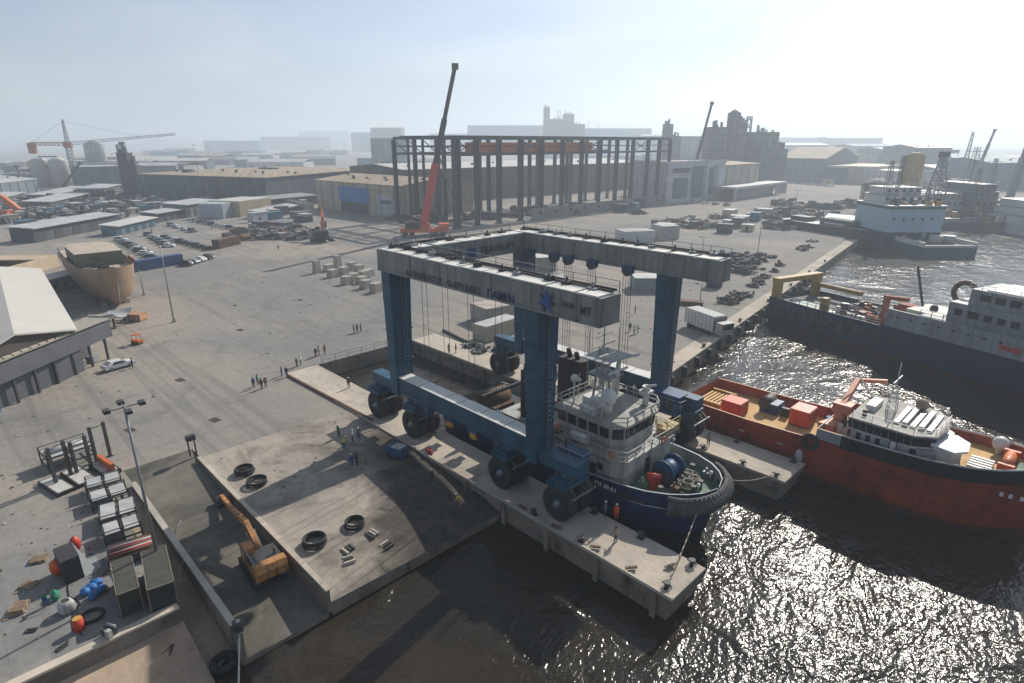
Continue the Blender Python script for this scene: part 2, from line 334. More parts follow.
ST(qb.build('quay_wall'))
for x0, x1, y0, y1 in ((-28, 41.3, -3.1, 2.35), (-28, 40.4, 21, 26.8)):
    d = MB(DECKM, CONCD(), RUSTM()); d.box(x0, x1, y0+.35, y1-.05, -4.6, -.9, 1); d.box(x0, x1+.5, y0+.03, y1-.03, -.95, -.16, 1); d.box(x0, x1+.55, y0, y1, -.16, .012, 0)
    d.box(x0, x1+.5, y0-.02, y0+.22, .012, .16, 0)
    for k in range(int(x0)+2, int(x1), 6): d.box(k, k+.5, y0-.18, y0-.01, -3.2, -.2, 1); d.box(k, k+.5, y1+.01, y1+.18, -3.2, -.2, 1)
    ST(d.build('pier'))
kb = MB(DECKM); e0, e1 = Vector((17, 27, 0)), Vector((E1[0], 211, 0)); kb.beam(e0+Vector((-.55, 0, .09)), e1+Vector((-.55, 0, .09)), 1.1, .22)
kb.beam(e0+Vector((-3.2, 0, .012)), e1+Vector((-3.2, 0, .012)), .25, .024); kb.beam(e0+Vector((-2.2, 0, .01)), e1+Vector((-2.2, 0, .01)), 2.0, .012)
ST(kb.build('quay_kerb'))
m, N, L, b = posmat('sea_water'); g = N.new('ShaderNodeNewGeometry').outputs['Position']
L.new(ramp(N, L, noise(N, L, g, .03, 4, .6, 1.0), [(.35, (.034, .026, .017)), (.65, (.022, .021, .018))]), b.inputs['Base Color'])
b.inputs['Roughness'].default_value = .17; b.inputs['IOR'].default_value = 1.33; b.inputs['Specular IOR Level'].default_value = .5
mp = N.new('ShaderNodeMapping'); mp.inputs['Rotation'].default_value = (0, 0, R(20)); mp.inputs['Scale'].default_value = (1, .62, 1); L.new(g, mp.inputs['Vector'])
b1 = N.new('ShaderNodeBump'); b1.inputs['Distance'].default_value = 1.0; b1.inputs['Strength'].default_value = 1.0
hs = N.new('ShaderNodeMath'); hs.operation = 'MULTIPLY_ADD'; L.new(noise(N, L, mp.outputs['Vector'], .28, 3, .5, .6), hs.inputs[0]); hs.inputs[1].default_value = .62
h2 = N.new('ShaderNodeMath'); h2.operation = 'MULTIPLY'; L.new(noise(N, L, mp.outputs['Vector'], 2.1, 2, .5, .5), h2.inputs[0]); h2.inputs[1].default_value = .15
h3 = N.new('ShaderNodeMath'); h3.operation = 'MULTIPLY_ADD'; L.new(noise(N, L, g, 3.2, 2, .5, .3), h3.inputs[0]); h3.inputs[1].default_value = .03; L.new(h2.outputs[0], h3.inputs[2]); L.new(h3.outputs[0], hs.inputs[2]); cm = ramp(N, L, noise(N, L, g, .028, 3, .5, 1.2), [(.40, .50), (.62, 1.15)]); hm_ = N.new('ShaderNodeMath'); hm_.operation = 'MULTIPLY'; L.new(hs.outputs[0], hm_.inputs[0]); L.new(cm, hm_.inputs[1]); L.new(hm_.outputs[0], b1.inputs['Height']); L.new(b1.outputs['Normal'], b.inputs['Normal'])
wb = MB(m); wb.add([(-75, -400, WL), (1150, -400, WL), (1150, 900, WL), (400, 640, WL), (-75, 640, WL)], [(0, 1, 2, 3, 4)]); ST(wb.build('water'))
# ------------------------------------------------------------------ the travelling boat hoist
LL, LWD, ZT, ZB, ZS = 24.1, 22.2, 22.9, 20.45, 7.0
lift = T('boat_hoist', 'huge blue and grey boat lift straddling the slip on four posts and rubber wheels', 'boat lift')
LG = M('beam_grey', (.27, .285, .275), .6, .16, .45, rust=.26, rustcol=(.13, .12, .105), panel=(2.7, 5)); DK = M('letter_black', (.06, .066, .07), .6, .35, 1.5); BLULET = M('letter_blue', (.012, .03, .13), .6, .1)
TOPW = M('walkway_white', (.66, .65, .61), .6, .12, .6, rust=.25, rustcol=(.30, .27, .22))
def girder(name, p, q, wd=2.6):
    p, q = Vector(p), Vector(q); d = (q-p); n = d.length; rz = math.atan2(d.y, d.x)
    b = MB(LG, TOPW, DARKS()); [b.box(x-.03, x+.03, -wd/2-.025, wd/2+.025, ZB-ZT+.1, -.1, 0) for x in [k*n/15 for k in range(1, 15)]]; b.box(0, n, -wd/2, wd/2, ZB-ZT, -.05)
    for x in [k*n/5 for k in range(1, 5)]: b.box(x-.09, x+.09, -wd/2-.07, wd/2+.07, ZB-ZT-.12, -.02, 0)
    b.box(.05, n-.05, -wd/2-.12, wd/2+.12, ZB-ZT-.1, ZB-ZT+.12, 0)
    x = .6
    while x < n-2:      # walkway plates and kit on the top flange
        l = random.uniform(2.2, 4.2); l = min(l, n-.4-x)
        b.box(x, x+l, -wd/2-.1+random.uniform(0, .25), wd/2-.5+random.uniform(-.4, .3), -.05, .06+random.uniform(0, .05), 1); x += l+random.uniform(.1, .5)
    o = b.build(name, None, lift, (p.x, p.y, ZT), rz)
    x = 1
    while x < n-1.5:
        s = random.uniform(.4, 1.1); y = random.uniform(-.1, .7); k = MB(random.choice((STEEL(), DARKS(), DARKS()))); k.box(x, x+s, y-.3, y+.3, 0, random.uniform(.2, .55)); k.cyl((x+s/2, y, .1), (x+s/2, y, .75), .12, n=8); k.build('winch_unit', None, o); x += s+random.uniform(1.2, 3)
    for py_, pr_, pz_ in ((.25, .12, .28), (.65, .08, .2)): pp = MB(DARKS()); pp.tube([(0.3, wd/2-py_, pz_), (n-.3, wd/2-py_, pz_)], pr_); pp.build('hydraulic_pipe', None, o)
    rl = MB(STEEL()); rl.rail([(0.2, wd/2+.05, 0), (n-.2, wd/2+.05, 0)], 1.0, .03, 2.4); rl.build('handrail', None, o)
    return o
gA = girder('main_beam', (-1.5, 0, 0), (LL+8.0, 0, 0)); gB = girder('main_beam', (-1.5, LWD, 0), (LL+6.9, LWD, 0)); gC = girder('cross_beam', (0.2, 1.32, 0), (0.2, LWD-1.32, 0), 2.8)
rot = (R(90), 0, 0); yy = -1.395
lettering('lettering', 'ALBWARDY', DK, gA, (9.2, yy, -2.05), rot, 1.2, 1.05, .0); lettering('lettering', 'SHIPYARD', DK, gA, (16.0, yy, -2.1), rot, 1.2, .95, .0); lettering('lettering', 'DAMEN', BLULET, gA, (21.6, yy, -2.0), rot, 1.3, .85, .01)
lettering('lettering', '1000', DK, gA, (30.0, yy, -1.25), rot, .75, 1.0); lettering('lettering', 'MT', DK, gA, (32.0, yy, -1.4), rot, 1.0, .9, .02)
lettering('lettering', 'MARINE', DK, gC, (5.6, yy-.1, -1.7), rot, 1.15, 1.2, .02); lettering('lettering', 'TRAVELIFT', DK, gC, (14.2, yy-.1, -1.5), rot, 1.2, 1.15, .02)
lg = MB(BLULET, M('logo_blue', (.03, .09, .30), .6, .1)); lg.box(-.75, .75, -.01, .01, -.6, .6, 1); lg.beam((-.5, -.015, -.5), (.5, -.015, .5), .02, .22, 0); lg.beam((-.5, -.015, .5), (.5, -.015, -.5), .02, .22, 0); lg.build('emblem', None, gC, (9.6, yy-.1, -1.6))
lg = MB(BLULET, M('logo_blue', (.03, .09, .30)))
for k in range(7): a = k*2*math.pi/7+.3; lg.beam((.25*math.cos(a), -.012, .25*math.sin(a)), (.95*math.cos(a+.5), -.012, .95*math.sin(a+.5)), .02, .3, k % 2)
lg.cyl((0, .0, 0), (0, -.03, 0), .42, n=16, m=1); lg.build('emblem', None, gA, (27.6, yy, -1.35))
for px, py in ((0, 0), (LL, 0), (0, LWD), (LL, LWD)):
    s = 1 if py == 0 else -1
    b = MB(TEAL(), LG)
    f = lambda z, t: [(px-.85*t, py-1.25*t, z), (px+.85*t, py-1.25*t, z), (px+.85*t, py+1.6*t, z), (px-.85*t, py+1.6*t, z)]
    b.loft([f(4.5, .86), f(ZS+3, .9), f(ZB-1.2, 1.03), f(ZB-.02, 1.03)], 0, True, (True, True), False)
    for z in (9, 13, 17): b.box(px-.90, px+.90, py-1.30, py+1.66, z-.06, z+.06, 0)
    o = b.build('post', None, lift)
    l = MB(STEEL()); x = px+.9
    for yo in (.2, .7): l.beam((x+.12, py+yo, 5), (x+.12, py+yo, ZB), .05)
    for k in range(int(5/.5), int(ZB/.5)): l.beam((x+.12, py+.2, k*.5), (x+.12, py+.7, k*.5), .04)
    l.build('ladder', None, o)
SIDEW = M('sill_walkway', (.62, .62, .60), .6, .08, .5)
for py in (0, LWD):
    b = MB(TEAL(), SIDEW); b.box(-5.6, LL+5.6, py-.8, py+.8, 4.7, 6.0, 0); b.box(.76, LL-.76, py-.9, py+.9, 5.2, ZS-.08, 0)
    b.box(.8, LL-.8, py-.95, py+.95, ZS-.08, ZS, 1)
    o = b.build('sill_beam', None, lift)
    for x in (5, 10, 12.2, 16, 20): j = MB(DARKS()); j.box(x-.03, x+.03, py-.97, py+.97, ZS+.004, ZS+.02); j.build('panel_joint', None, o)
    for cx in (0, LL):
        for off in (-4.0, 4.0):
            bx = cx+off
            bg_ = MB(TEAL(), DARKS(), STEEL()); bg_.cyl((bx, py, 3.6), (bx, py, 4.72), .8, n=16)
            bg_.box(bx-1.2, bx+1.2, py-1.9, py+1.9, 3.62, 4.05); bg_.box(bx-.4, bx+.4, py-.28, py+.28, 1.3, 3.7); bg_.cyl((bx, py-1.9, 1.785), (bx, py+1.9, 1.785), .28, m=2); [bg_.box(bx-1.0, bx+1.0, yy-.5, yy+.5, 4.05, 4.4) for yy in (py-1.1, py+1.1)]; [bg_.cyl((bx+dx, py+dy, 3.9), (bx+dx, py+dy, 4.7), .16, n=8, m=1) for dx in (-.8, .8) for dy in (-.7, .7)]
            bg_.beam((bx+1.2, py-1.2, 3.8), (bx+2.1, py-1.2, 3.2), .2, .2, 1); bg_.beam((bx+1.2, py+1.2, 3.8), (bx+2.1, py+1.2, 3.2), .2, .2, 1); bg_.beam((bx+2.1, py-1.8, 3.2), (bx+2.1, py+1.8, 3.2), .14, .14, 2)
            bo = bg_.build('wheel_bogie', None, lift)
            for wy in (-1.0, 1.0):
                wm = MB(RUBBER(), STEEL(), TEAL())
                prof = [(.72, -.6), (1.45, -.74), (1.70, -.6), (1.75, -.24), (1.75, .24), (1.70, .6), (1.45, .74), (.72, .6)]
                rings = [[(r*math.cos(a), h, r*math.sin(a)) for r, h in prof] for a in [2*math.pi*k/28 for k in range(29)]]
                wm.loft(rings, 0); wm.cyl((0, -.45, 0), (0, .45, 0), .76, n=20, m=2); wm.cyl((0, -.62, 0), (0, .62, 0), .3, n=12, m=1)
                for k in range(28):
                    a = 2*math.pi*k/28; wm.T = Matrix.Rotation(-a, 4, 'Y'); wm.box(1.71, 1.785, -.6, .6, -.08, .08)
                wm.T = None; wm.build('wheel', None, bo, (bx, py+wy*1.08, 1.785))
for lx, ly, lz, sx, sy, sz in ((LL-1.2, LWD-2.0, 3.6, 5.2, 2.2, 2.5), (2.5, -.95, 3.4, 4.0, 1.2, 1.6), (LL+1.6, 1.0, 4.8, 3.2, 1.4, 1.3)):
    e = MB(BLUEP(), DARKS(), STEEL()); e.box(lx, lx+sx, ly, ly+sy, lz, lz+sz, 0, .1, .1)
    for k in range(5): e.box(lx+.4+k*sx/6, lx+.8+k*sx/6, ly-.03, ly+sy+.03, lz+.4, lz+sz*.7, 1)
    e.cyl((lx+.6, ly+sy/2, lz+sz), (lx+.6, ly+sy/2, lz+sz+1), .14, m=1)
    eo = e.build('engine_housing', None, lift); rr = MB(STEEL()); rr.rail([(lx, ly-.15, lz+sz*.4), (lx+sx+.3, ly-.15, lz+sz*.4), (lx+sx+.3, ly+sy+.15, lz+sz*.4)], 1.1); rr.build('handrail', None, eo)
cable = M('wire_rope', (.05, .05, .052), .6)
for py, xs in ((0.0, (3.5, 7.5, 12, 16.5)), (LWD, (3.0, 7.5, 10.0, 14.0, 19.5))):
    yi = py+(1.75 if py == 0 else -1.75)
    for x in xs:
        b = MB(BLUEP(), DARKS()); b.box(x-.7, x+.7, yi-.35, yi+.35, ZB-.55, ZB+.3, 0); b.cyl((x, yi-.4, ZB-.4), (x, yi+.4, ZB-.4), .5, n=14, m=1); b.build('hoist_block', None, lift)
        c = MB(cable)
        for dx in ((-.5, .5) if py == 0 else (-.6, -.2, .2, .6)): c.cyl((x+dx, yi, ZB-.5), (x+dx, yi, 3.4), .032, n=5)
        c.build('hoist_rope', None, lift)
        b = MB(BLUEP(), YELP()); b.box(x-.8, x+.8, yi-.3, yi+.3, 2.4, 3.5, 0); b.box(x-.5, x+.5, yi-.2, yi+.2, 1.6, 2.4, 1); b.build('sling_block', None, lift)

# ------------------------------------------------------------------ vessels
def hull(name, xs, hw, zk, zs, zd, yc, mats, parent, wl=WL, flare=None, n=7):
    """xs stations; hw half width at the sheer; zs sheer height; zd deck height; mats = (upper, lower, deck, inside)"""
    b = MB(*mats); ringsP, ringsS = [], []
    for i, x in enumerate(xs):
        w_ = hw[i]; fl = flare[i] if flare else .92
        prof = [(w_, zs[i]), (w_*.995, zs[i]-(zs[i]-wl)*.25), (w_*(1+fl)/2, (zs[i]+wl)/2), (w_*fl, wl+.9), (w_*fl*.97, wl+.3), (w_*fl*.93, wl-.4), (w_*fl*.6, wl-1.8)]
        xo = [0, -.01, -.04, -.08, -.1, -.12, -.2]; L_ = xs[-1]-xs[0]; bow = max(0, (x-xs[0])/L_-.75)*4
        ringsP.append([(x+xo[k]*bow*12, yc-p, z) for k, (p, z) in enumerate(prof)]); ringsS.append([(x+xo[k]*bow*12, yc+p, z) for k, (p, z) in enumerate(prof)])
    for rg in (ringsP, ringsS): b.loft([r[:4] for r in rg], 0); b.loft([r[3:] for r in rg], 1)
    b.add(ringsP[0]+ringsS[0][::-1], [list(range(14))], 0)
    t = .14
    b.loft([[(x, yc-max(0, h-t), z), (x, yc-max(0, h-t), d)] for x, h, z, d in zip(xs, hw, zs, zd)], 3); b.loft([[(x, yc+max(0, h-t), z), (x, yc+max(0, h-t), d)] for x, h, z, d in zip(xs, hw, zs, zd)], 3)
    for s in (-1, 1): b.loft([[(x, yc+s*h*1.004, z+.05), (x, yc+s*max(0, h-t-.05), z+.05)] for x, h, z in zip(xs, hw, zs)], 4)
    b.loft([[(x, yc-max(0, h-t), d), (x, yc+max(0, h-t), d)] for x, h, d in zip(xs, hw, zd)], 2, smooth=False)
    b.add([(xs[0]+.1, yc-hw[0]+t, zd[0]), (xs[0]+.1, yc+hw[0]-t, zd[0]), (xs[0]+.1, yc+hw[0]-t, zs[0]), (xs[0]+.1, yc-hw[0]+t, zs[0])], [(0, 1, 2, 3)], 3)
    return b.build(name, None, parent)
tug = T('tugboat', 'white and navy tugboat with a round fendered bow in the slip under the boat lift', 'tugboat')
NAVY = M('navy_hull', (.012, .036, .115), .55, .25, .5, rust=.16, rustcol=(.035, .022, .018), spec=.2, panel=(3, 1.3)); NAVYD = M('hull_black', (.012, .013, .017), .6, .2, .4, spec=.2); BULW = M('bulwark_inside', (.22, .24, .23), .7, .2, .6, rust=.3); CAPB = M('bulwark_cap', (.34, .38, .42), .5)
xs = [3, 6, 12, 20, 27, 31, 34, 36, 37.4, 38.3, 38.85]; hw = [5.3, 5.9, 6.0, 6.0, 5.95, 5.7, 5.1, 4.2, 3.1, 1.9, .25]
th = hull('hull', xs, hw, 0, [2.4, 2.4, 2.4, 2.5, 2.7, 2.9, 3.1, 3.25, 3.35, 3.4, 3.42], [1.4, 1.4, 1.4, 1.5, 1.6, 1.7, 1.85, 1.95, 2.0, 2.0, 2.0], 9.6, (NAVY, NAVYD, GREEND(), BULW, CAPB), tug, flare=[.95]*4+[.93, .9, .85, .8, .75, .7, .6])
fb = MB(M('tyre_grey', (.085, .085, .088), .85, .3, 1.2)); 
for k in range(34):     # tyre fender round the bow
    a = -1.25+2.5*k/33; fb.T = Matrix.Translation((35.35+3.7*math.cos(a), 9.6+4.7*math.sin(a), 2.35)) @ Matrix.Rotation(a, 4, 'Z'); fb.tor((0, 0, 0), .52, .26, 'y' if k % 2 else 'y', 12, 6, w=1.0)
fb.T = None
for zz in (3.05, 1.7): fb.tube([(35.35+3.72*math.cos(a), 9.6+4.72*math.sin(a), zz) for a in [-1.35+2.7*k/24 for k in range(25)]], .32, 8)
fb.build('bow_fender', None, tug)
for s in (-1, 1):
    sf = MB(RUBBER()); pts = [(x, 9.6+s*(h+.06), 1.9) for x, h in zip(xs[:7], hw[:7])]; sf.tube(pts, .2, 8); sf.build('rubbing_strake', None, tug)
for s in (-1, 1): wl_ = MB(M('hull_line', (.5, .52, .55), .5)); wl_.tube([(x, 9.6+s*(h*.985+.05), z) for x, h, z in ((31.6, 5.5, 1.45), (34, 5.05, 1.55), (35.9, 4.2, 1.65))], .05, 5); wl_.build('white_stripe', None, tug)
TW = M('tug_white', (.50, .50, .47), .6, .14, .7, rust=.28, rustcol=(.24, .17, .11), panel=(2.4, 2.6))
LETW = M('letter_white', (.62, .64, .66), .6, .05)
for tx, x0, x1, w0, w1, zz in (('LYTHAM', 24.2, 27.0, 5.99, 5.95, 1.95), ('DUBAI', 28.6, 31.2, 5.88, 5.68, 2.2)):
    lettering('lettering', tx, LETW, tug, ((x0+x1)/2, 9.6-(w0+w1)/2-.16, zz-.1), (R(84), 0, math.atan2(w0-w1, x1-x0)), .85, 1.05, .01)
h1 = MB(TW, GLASS(), DARKS()); h1.prism([(14, 4.8), (29.6, 4.8), (30.9, 5.4), (31.0, 13.8), (29.6, 14.4), (14, 14.4)], 1.5, 4.7); h1.prism([(13.6, 4.5), (29.8, 4.5), (31.3, 5.2), (31.4, 14.0), (29.8, 14.7), (13.6, 14.7)], 4.7, 4.82)
ho1 = h1.build('deckhouse', None, tug)
for x in (16, 18.5, 21, 23.5, 26, 28.3):
    q = MB(GLASS(), TW); q.box(x-.35, x+.35, 4.755, 4.79, 3.0, 3.8, 0); q.build('window', None, ho1)
q = MB(GLASS()); q.box(27.0, 27.8, 4.75, 4.79, 1.7, 3.5); q.build('door', None, ho1); q = MB(GLASS()); q.box(31.0, 31.04, 9.0, 9.8, 1.9, 3.7); q.build('door', None, ho1)
wh = MB(TW, DARKS()); base = [(21.5, 5.9), (28.6, 5.9), (29.6, 7.0), (29.6, 12.2), (28.6, 13.3), (21.5, 13.3)]
wh.prism(base, 4.82, 6.1); cx, cy = 25.5, 9.6; up_ = [(cx+(x-cx)*1.02, cy+(y-cy)*1.03) for x, y in base]
wh.loft([[(x, y, 6.1) for x, y in base], [(x, y, 7.5) for x, y in up_]], 0, True, smooth=False); rf = [(cx+(x-cx)*1.1, cy+(y-cy)*1.1) for x, y in base]; wh.prism(rf, 7.5, 7.75)
who = wh.build('wheelhouse', None, tug)
def strip(a, b_, n, z0=6.2, z1=7.3, gap=.14):
    for k in range(n):
        p = Vector((a[0], a[1], 0)).lerp(Vector((b_[0], b_[1], 0)), (k+gap)/n); q = Vector((a[0], a[1], 0)).lerp(Vector((b_[0], b_[1], 0)), (k+1-gap)/n)
        nrm = Vector((q.y-p.y, p.x-q.x, 0)).normalized()*.09; mb = MB(GLASS(), DARKS())
        p0 = p+nrm*.75+Vector((0, 0, z0)); q0 = q+nrm*.75+Vector((0, 0, z0)); p1 = p+nrm*1.9+Vector((0, 0, z1)); q1 = q+nrm*1.9+Vector((0, 0, z1)); i = nrm*.5
        mb.add([p0, q0, q1, p1, p0-i, q0-i, q1-i, p1-i], [(0, 1, 2, 3), (7, 6, 5, 4), (0, 4, 5, 1), (1, 5, 6, 2), (2, 6, 7, 3), (3, 7, 4, 0)]); [mb.beam(p_+nrm*.3, q_+nrm*.3, .07, .07, 1) for p_, q_ in ((p0, q0), (q0, q1), (q1, p1), (p1, p0))]; mb.build('window', None, who)
strip(base[0], base[1], 5); strip(base[1], base[2], 1); strip(base[2], base[3], 5); strip(base[3], base[4], 1); strip(base[4], base[5], 5)
rl = MB(TW); rp_ = [(x, y, 7.75) for x, y in rf]; rl.rail(rp_+[rp_[0]], 1.0, .045, 1.2); rl.build('roof_rail', None, tug)
rl = MB(TW); rl.rail([(20, 4.6, 4.82), (29.8, 4.6, 4.82), (31.2, 5.3, 4.82), (31.3, 13.9, 4.82), (29.8, 14.6, 4.82), (14, 14.6, 4.82)], 1.0, .045, 1.3); rl.build('deck_rail', None, tug)
mt = MB(TW, DARKS(), GREYP())
for dx, dy in ((-.7, -.7), (.7, -.7), (-.7, .7), (.7, .7)): mt.beam((24.5+dx, 9.6+dy, 7.7), (24.5+dx*.4, 9.6+dy*.4, 14.2), .2)
for z in (9.3, 10.9, 12.4): mt.box(23.9, 25.1, 9.0, 10.2, z, z+.1); mt.beam((23.9, 9, z), (25.1, 10.2, z+1.4), .08)
mt.box(23.4, 26.4, 8.4, 10.8, 11.3, 11.45, 2); mt.box(23.2, 26.6, 7.4, 11.8, 13.3, 13.42, 2); mt.cyl((24.5, 9.6, 14), (24.5, 9.6, 17.6), .08); mt.beam((24.5, 7.6, 14.5), (24.5, 11.6, 14.5), .09); mt.beam((24.5, 8.2, 15.6), (24.5, 11.0, 15.6), .07)
mt.cyl((23.6, 8.2, 13.4), (23.6, 8.2, 16.2), .04, n=5); mt.cyl((25.4, 11, 13.4), (25.4, 11, 16.4), .04, n=5)
mto = mt.build('mast', None, tug)
rd = MB(WHITE()); rd.beam((26.3, 8.2, 12.0), (26.6, 11.2, 12.1), .18, .22); rd.cyl((26.4, 9.6, 11.4), (26.4, 9.6, 11.95), .22); rd.build('radar', None, mto); rd = MB(WHITE()); rd.beam((25.6, 7.4, 13.9), (25.9, 9.8, 14.0), .14, .18); rd.cyl((25.7, 8.6, 13.4), (25.7, 8.6, 13.9), .18); rd.build('radar', None, mto)
dm = MB(WHITE()); dm.cyl((26.9, 7.6, 7.75), (26.9, 7.6, 9.2), .42, .5, 14); dm.sph((26.9, 7.6, 9.75), .85, .85, .95, 18, 12); dm.build('satellite_dome', None, tug)
dm = MB(WHITE()); dm.cyl((22.6, 7.2, 7.75), (22.6, 7.2, 10.4), .1); dm.sph((22.6, 7.2, 10.8), .45, n=14); dm.build('satellite_dome', None, tug)
fm = MB(WHITE(), REDP()); fm.cyl((28.2, 12.6, 7.75), (28.2, 12.6, 9.6), .35); fm.box(27.6, 28.8, 12.0, 13.2, 9.2, 9.5); fm.cyl((28.2, 12.6, 9.9), (29.6, 12.2, 10.6), .2, .12); fm.cyl((28.2, 12.6, 9.5), (28.2, 12.6, 10.0), .45, n=12); fm.build('fire_monitor', None, tug)
fm = MB(WHITE(), DARKS()); fm.cyl((23.9, 12.8, 7.7), (24.9, 12.0, 12.6), .5, .18, 10); fm.beam((24.9, 12.0, 12.4), (26.4, 13.6, 12.9), .25, .25); fm.build('deck_crane', None, tug)
tk = MB(WHITE()); tk.cyl((24.3, 6.6, 8.1), (26.0, 6.6, 8.1), .5, n=12); tk.box(23, 25.2, 8.2, 11, 7.75, 8.6); tk.build('roof_locker', None, tug)
for yy_ in (6.2, 12.6):
    fu = MB(M('funnel_black', (.035, .022, .022), .6, .2), REDP()); fu.prism([(16.4, yy_-1), (19.6, yy_-.8), (19.9, yy_), (19.6, yy_+.8), (16.4, yy_+1)], 4.82, 10.6, 0); fu.cyl((17.4, yy_, 10.6), (17.1, yy_, 11.6), .3, n=10); fu.cyl((18.6, yy_, 10.6), (18.3, yy_, 11.4), .3, n=10); fu.build('funnel', None, tug)
lr = MB(WHITE(), DARKS()); lr.cyl((24.2, 5.15, 5.45), (26.2, 5.15, 5.45), .55, n=14); lr.box(24.3, 26.1, 4.9, 5.4, 4.82, 5.1, 1); lr.build('liferaft_canister', None, tug)
lr = MB(ORANGE(), DARKS()); lr.cyl((20.5, 5.2, 5.2), (22.2, 5.2, 5.2), .45, n=12); lr.box(20.2, 22.5, 5.0, 5.6, 4.82, 5.2, 1); lr.build('rescue_boat', None, tug)
bd = MB(M('gangway_yellow', (.40, .31, .10), .6, .2)); bd.box(29.7, 31.0, 12.8, 15.4, 4.9, 5.6); bd.rail([(29.7, 12.8, 5.6), (31.0, 12.8, 5.6), (31, 15.4, 5.6)], .9); bd.build('bridge_wing', None, tug)
wn = MB(BLUEP(), DARKS(), STEEL()); wn.cyl((33.2, 9.0, 3.0), (33.2, 11.0, 3.0), .95, n=18, m=0); wn.cyl((33.2, 8.85, 3.0), (33.2, 9.0, 3.0), 1.3, n=18, m=0); wn.cyl((33.2, 11, 3.0), (33.2, 11.15, 3.0), 1.3, n=18, m=0); wn.box(32.2, 34.2, 8.4, 8.8, 1.9, 3.3, 1); wn.box(32.2, 34.2, 11.2, 11.6, 1.9, 3.3, 1); wn.box(31.9, 34.5, 8.4, 11.6, 1.8, 2.05, 1); wn.build('anchor_winch', None, tug)
bx = MB(REDP(), DARKS()); bx.box(32.3, 33.5, 7.0, 8.2, 1.8, 2.9, 0, .1, .1); bx.cyl((32.4, 7.2, 3.0), (33.6, 8.0, 3.1), .35, n=10); bx.build('deck_locker', None, tug)
rp = MB(M('hawser_rope', (.34, .31, .25), .9, .3, 2), M('hawser_dark', (.10, .10, .095), .9)); 
for k in range(26): rp.tor((35.2+random.uniform(-.6, .6), 10.3+random.uniform(-1.1, 1.1), 2.1+random.random()*.75), random.uniform(.35, .8), .09, 'z', 14, 5, m=int(random.random() < .3))
rp.build('rope_heap', None, tug)
for x, y in ((36.6, 9.0), (36.6, 10.4), (34.4, 6.6), (34.4, 12.7)): bo = MB(DARKS()); bo.cyl((x, y, 1.8), (x, y, 2.85), .2, n=10); bo.cyl((x, y, 2.85), (x, y, 2.95), .28, n=10); bo.build('bollard', None, tug)
for x, y, z in ((37.3, 8.6, 3.5), (37.0, 11.6, 3.5), (31.4, 13.6, 4.4)): dl = MB(WHITE()); dl.sph((x, y, z), .22, n=8, k=6); dl.cyl((x, y, z-.6), (x, y, z), .05); dl.build('deck_light', None, tug)
fr = MB(DARKS()); fr.box(4, 13, 4.8, 14.4, 1.4, 1.7); fr.build('aft_deck_plating', None, tug)
fr = MB(RUSTM()); fr.box(5.5, 9, 8, 11.5, 1.7, 2.4); fr.cyl((7, 7.6, 2.9), (7, 11.8, 2.9), 1.2, n=16); fr.build('towing_winch', None, tug); fr = MB(BLUEP()); fr.box(10.5, 13.5, 5, 7, 1.7, 3.2); fr.build('deck_locker', None, tug)
fr = MB(DARKS()); fr.beam((9.6, 5.5, 1.6), (9.6, 5.5, 5.2), .4); fr.beam((9.6, 13.5, 1.6), (9.6, 13.5, 5.2), .4); fr.beam((9.6, 5.3, 5.1), (9.6, 13.7, 5.1), .4); fr.build('towing_arch', None, tug)
for k in range(26):
    x = random.uniform(10, 22); y = random.choice((random.uniform(4.2, 4.8), random.uniform(5, 14))) if x < 14 else random.uniform(4.9, 14); z = 1.7 if x < 14 else 4.82; sz = random.uniform(.2, .7); c = MB(random.choice((DARKS(), WHITE(), RUSTM(), STEEL(), ORANGE()))); c.box(x, x+sz*1.5, y, y+sz, z, z+random.uniform(.4, 1.5)); c.build('deck_item', None, tug)
for x, y, h in ((22.6, 13.0, 3.4), (27.2, 6.2, 2.4), (24, 11.2, 4.0), (21.8, 9, 3.0), (26.5, 12.8, 2.0)): c = MB(WHITE()); c.cyl((x, y, 7.7), (x, y, 7.7+h), .045, n=6); c.box(x-.2, x+.2, y-.15, y+.15, 7.7+h*.7, 7.7+h*.7+.25); c.build('whip_aerial', None, tug)

for k in range(4):
    for s_ in (-1, 1): q = MB(RUBBER()); x = 10+k*5.0; q.tor((x, 9.6+s_*6.28, 1.2), .55, .24, 'y', 16, 8); q.build('side_tyre', None, tug)
for k in range(7): q = MB(LETW); q.box(36.2, 36.28, 0, .02, -2.2+k*.5, -2.0+k*.5); 
for x, y in ((29.8, 5.6), (30.4, 11.0), (29.9, 13.2)): q = MB(ORANGE(), WHITE()); q.tor((x+1.35 if x > 30 else x, y-.95 if x < 30 and y < 8 else y, 5.4), .36, .09, 'x' if x > 30 else 'y', 14, 6); q.build('lifebuoy', None, tug)
for x0, y0, x1, y1 in ((15, 4.72, 29, 4.72),): q = MB(STEEL()); q.tube([(x0, y0, 4.3), (x1, y1, 4.3)], .05); q.build('pipe_run', None, tug)
for k, (x, y, z) in enumerate(((31.6, 8.2, 1.75), (32, 12.6, 1.75), (34.6, 8.0, 1.9), (35.6, 12.6, 1.95), (31.9, 6.4, 1.75))): q = MB((YELP(), DARKS(), RUSTM(), STEEL(), GREEND())[k]); q.box(x, x+.9, y, y+.6, z, z+.35+.12*k); q.cyl((x+.3, y+.3, z), (x+.3, y+.3, z+.8+.1*k), .12, n=8); q.build('deck_item', None, tug)
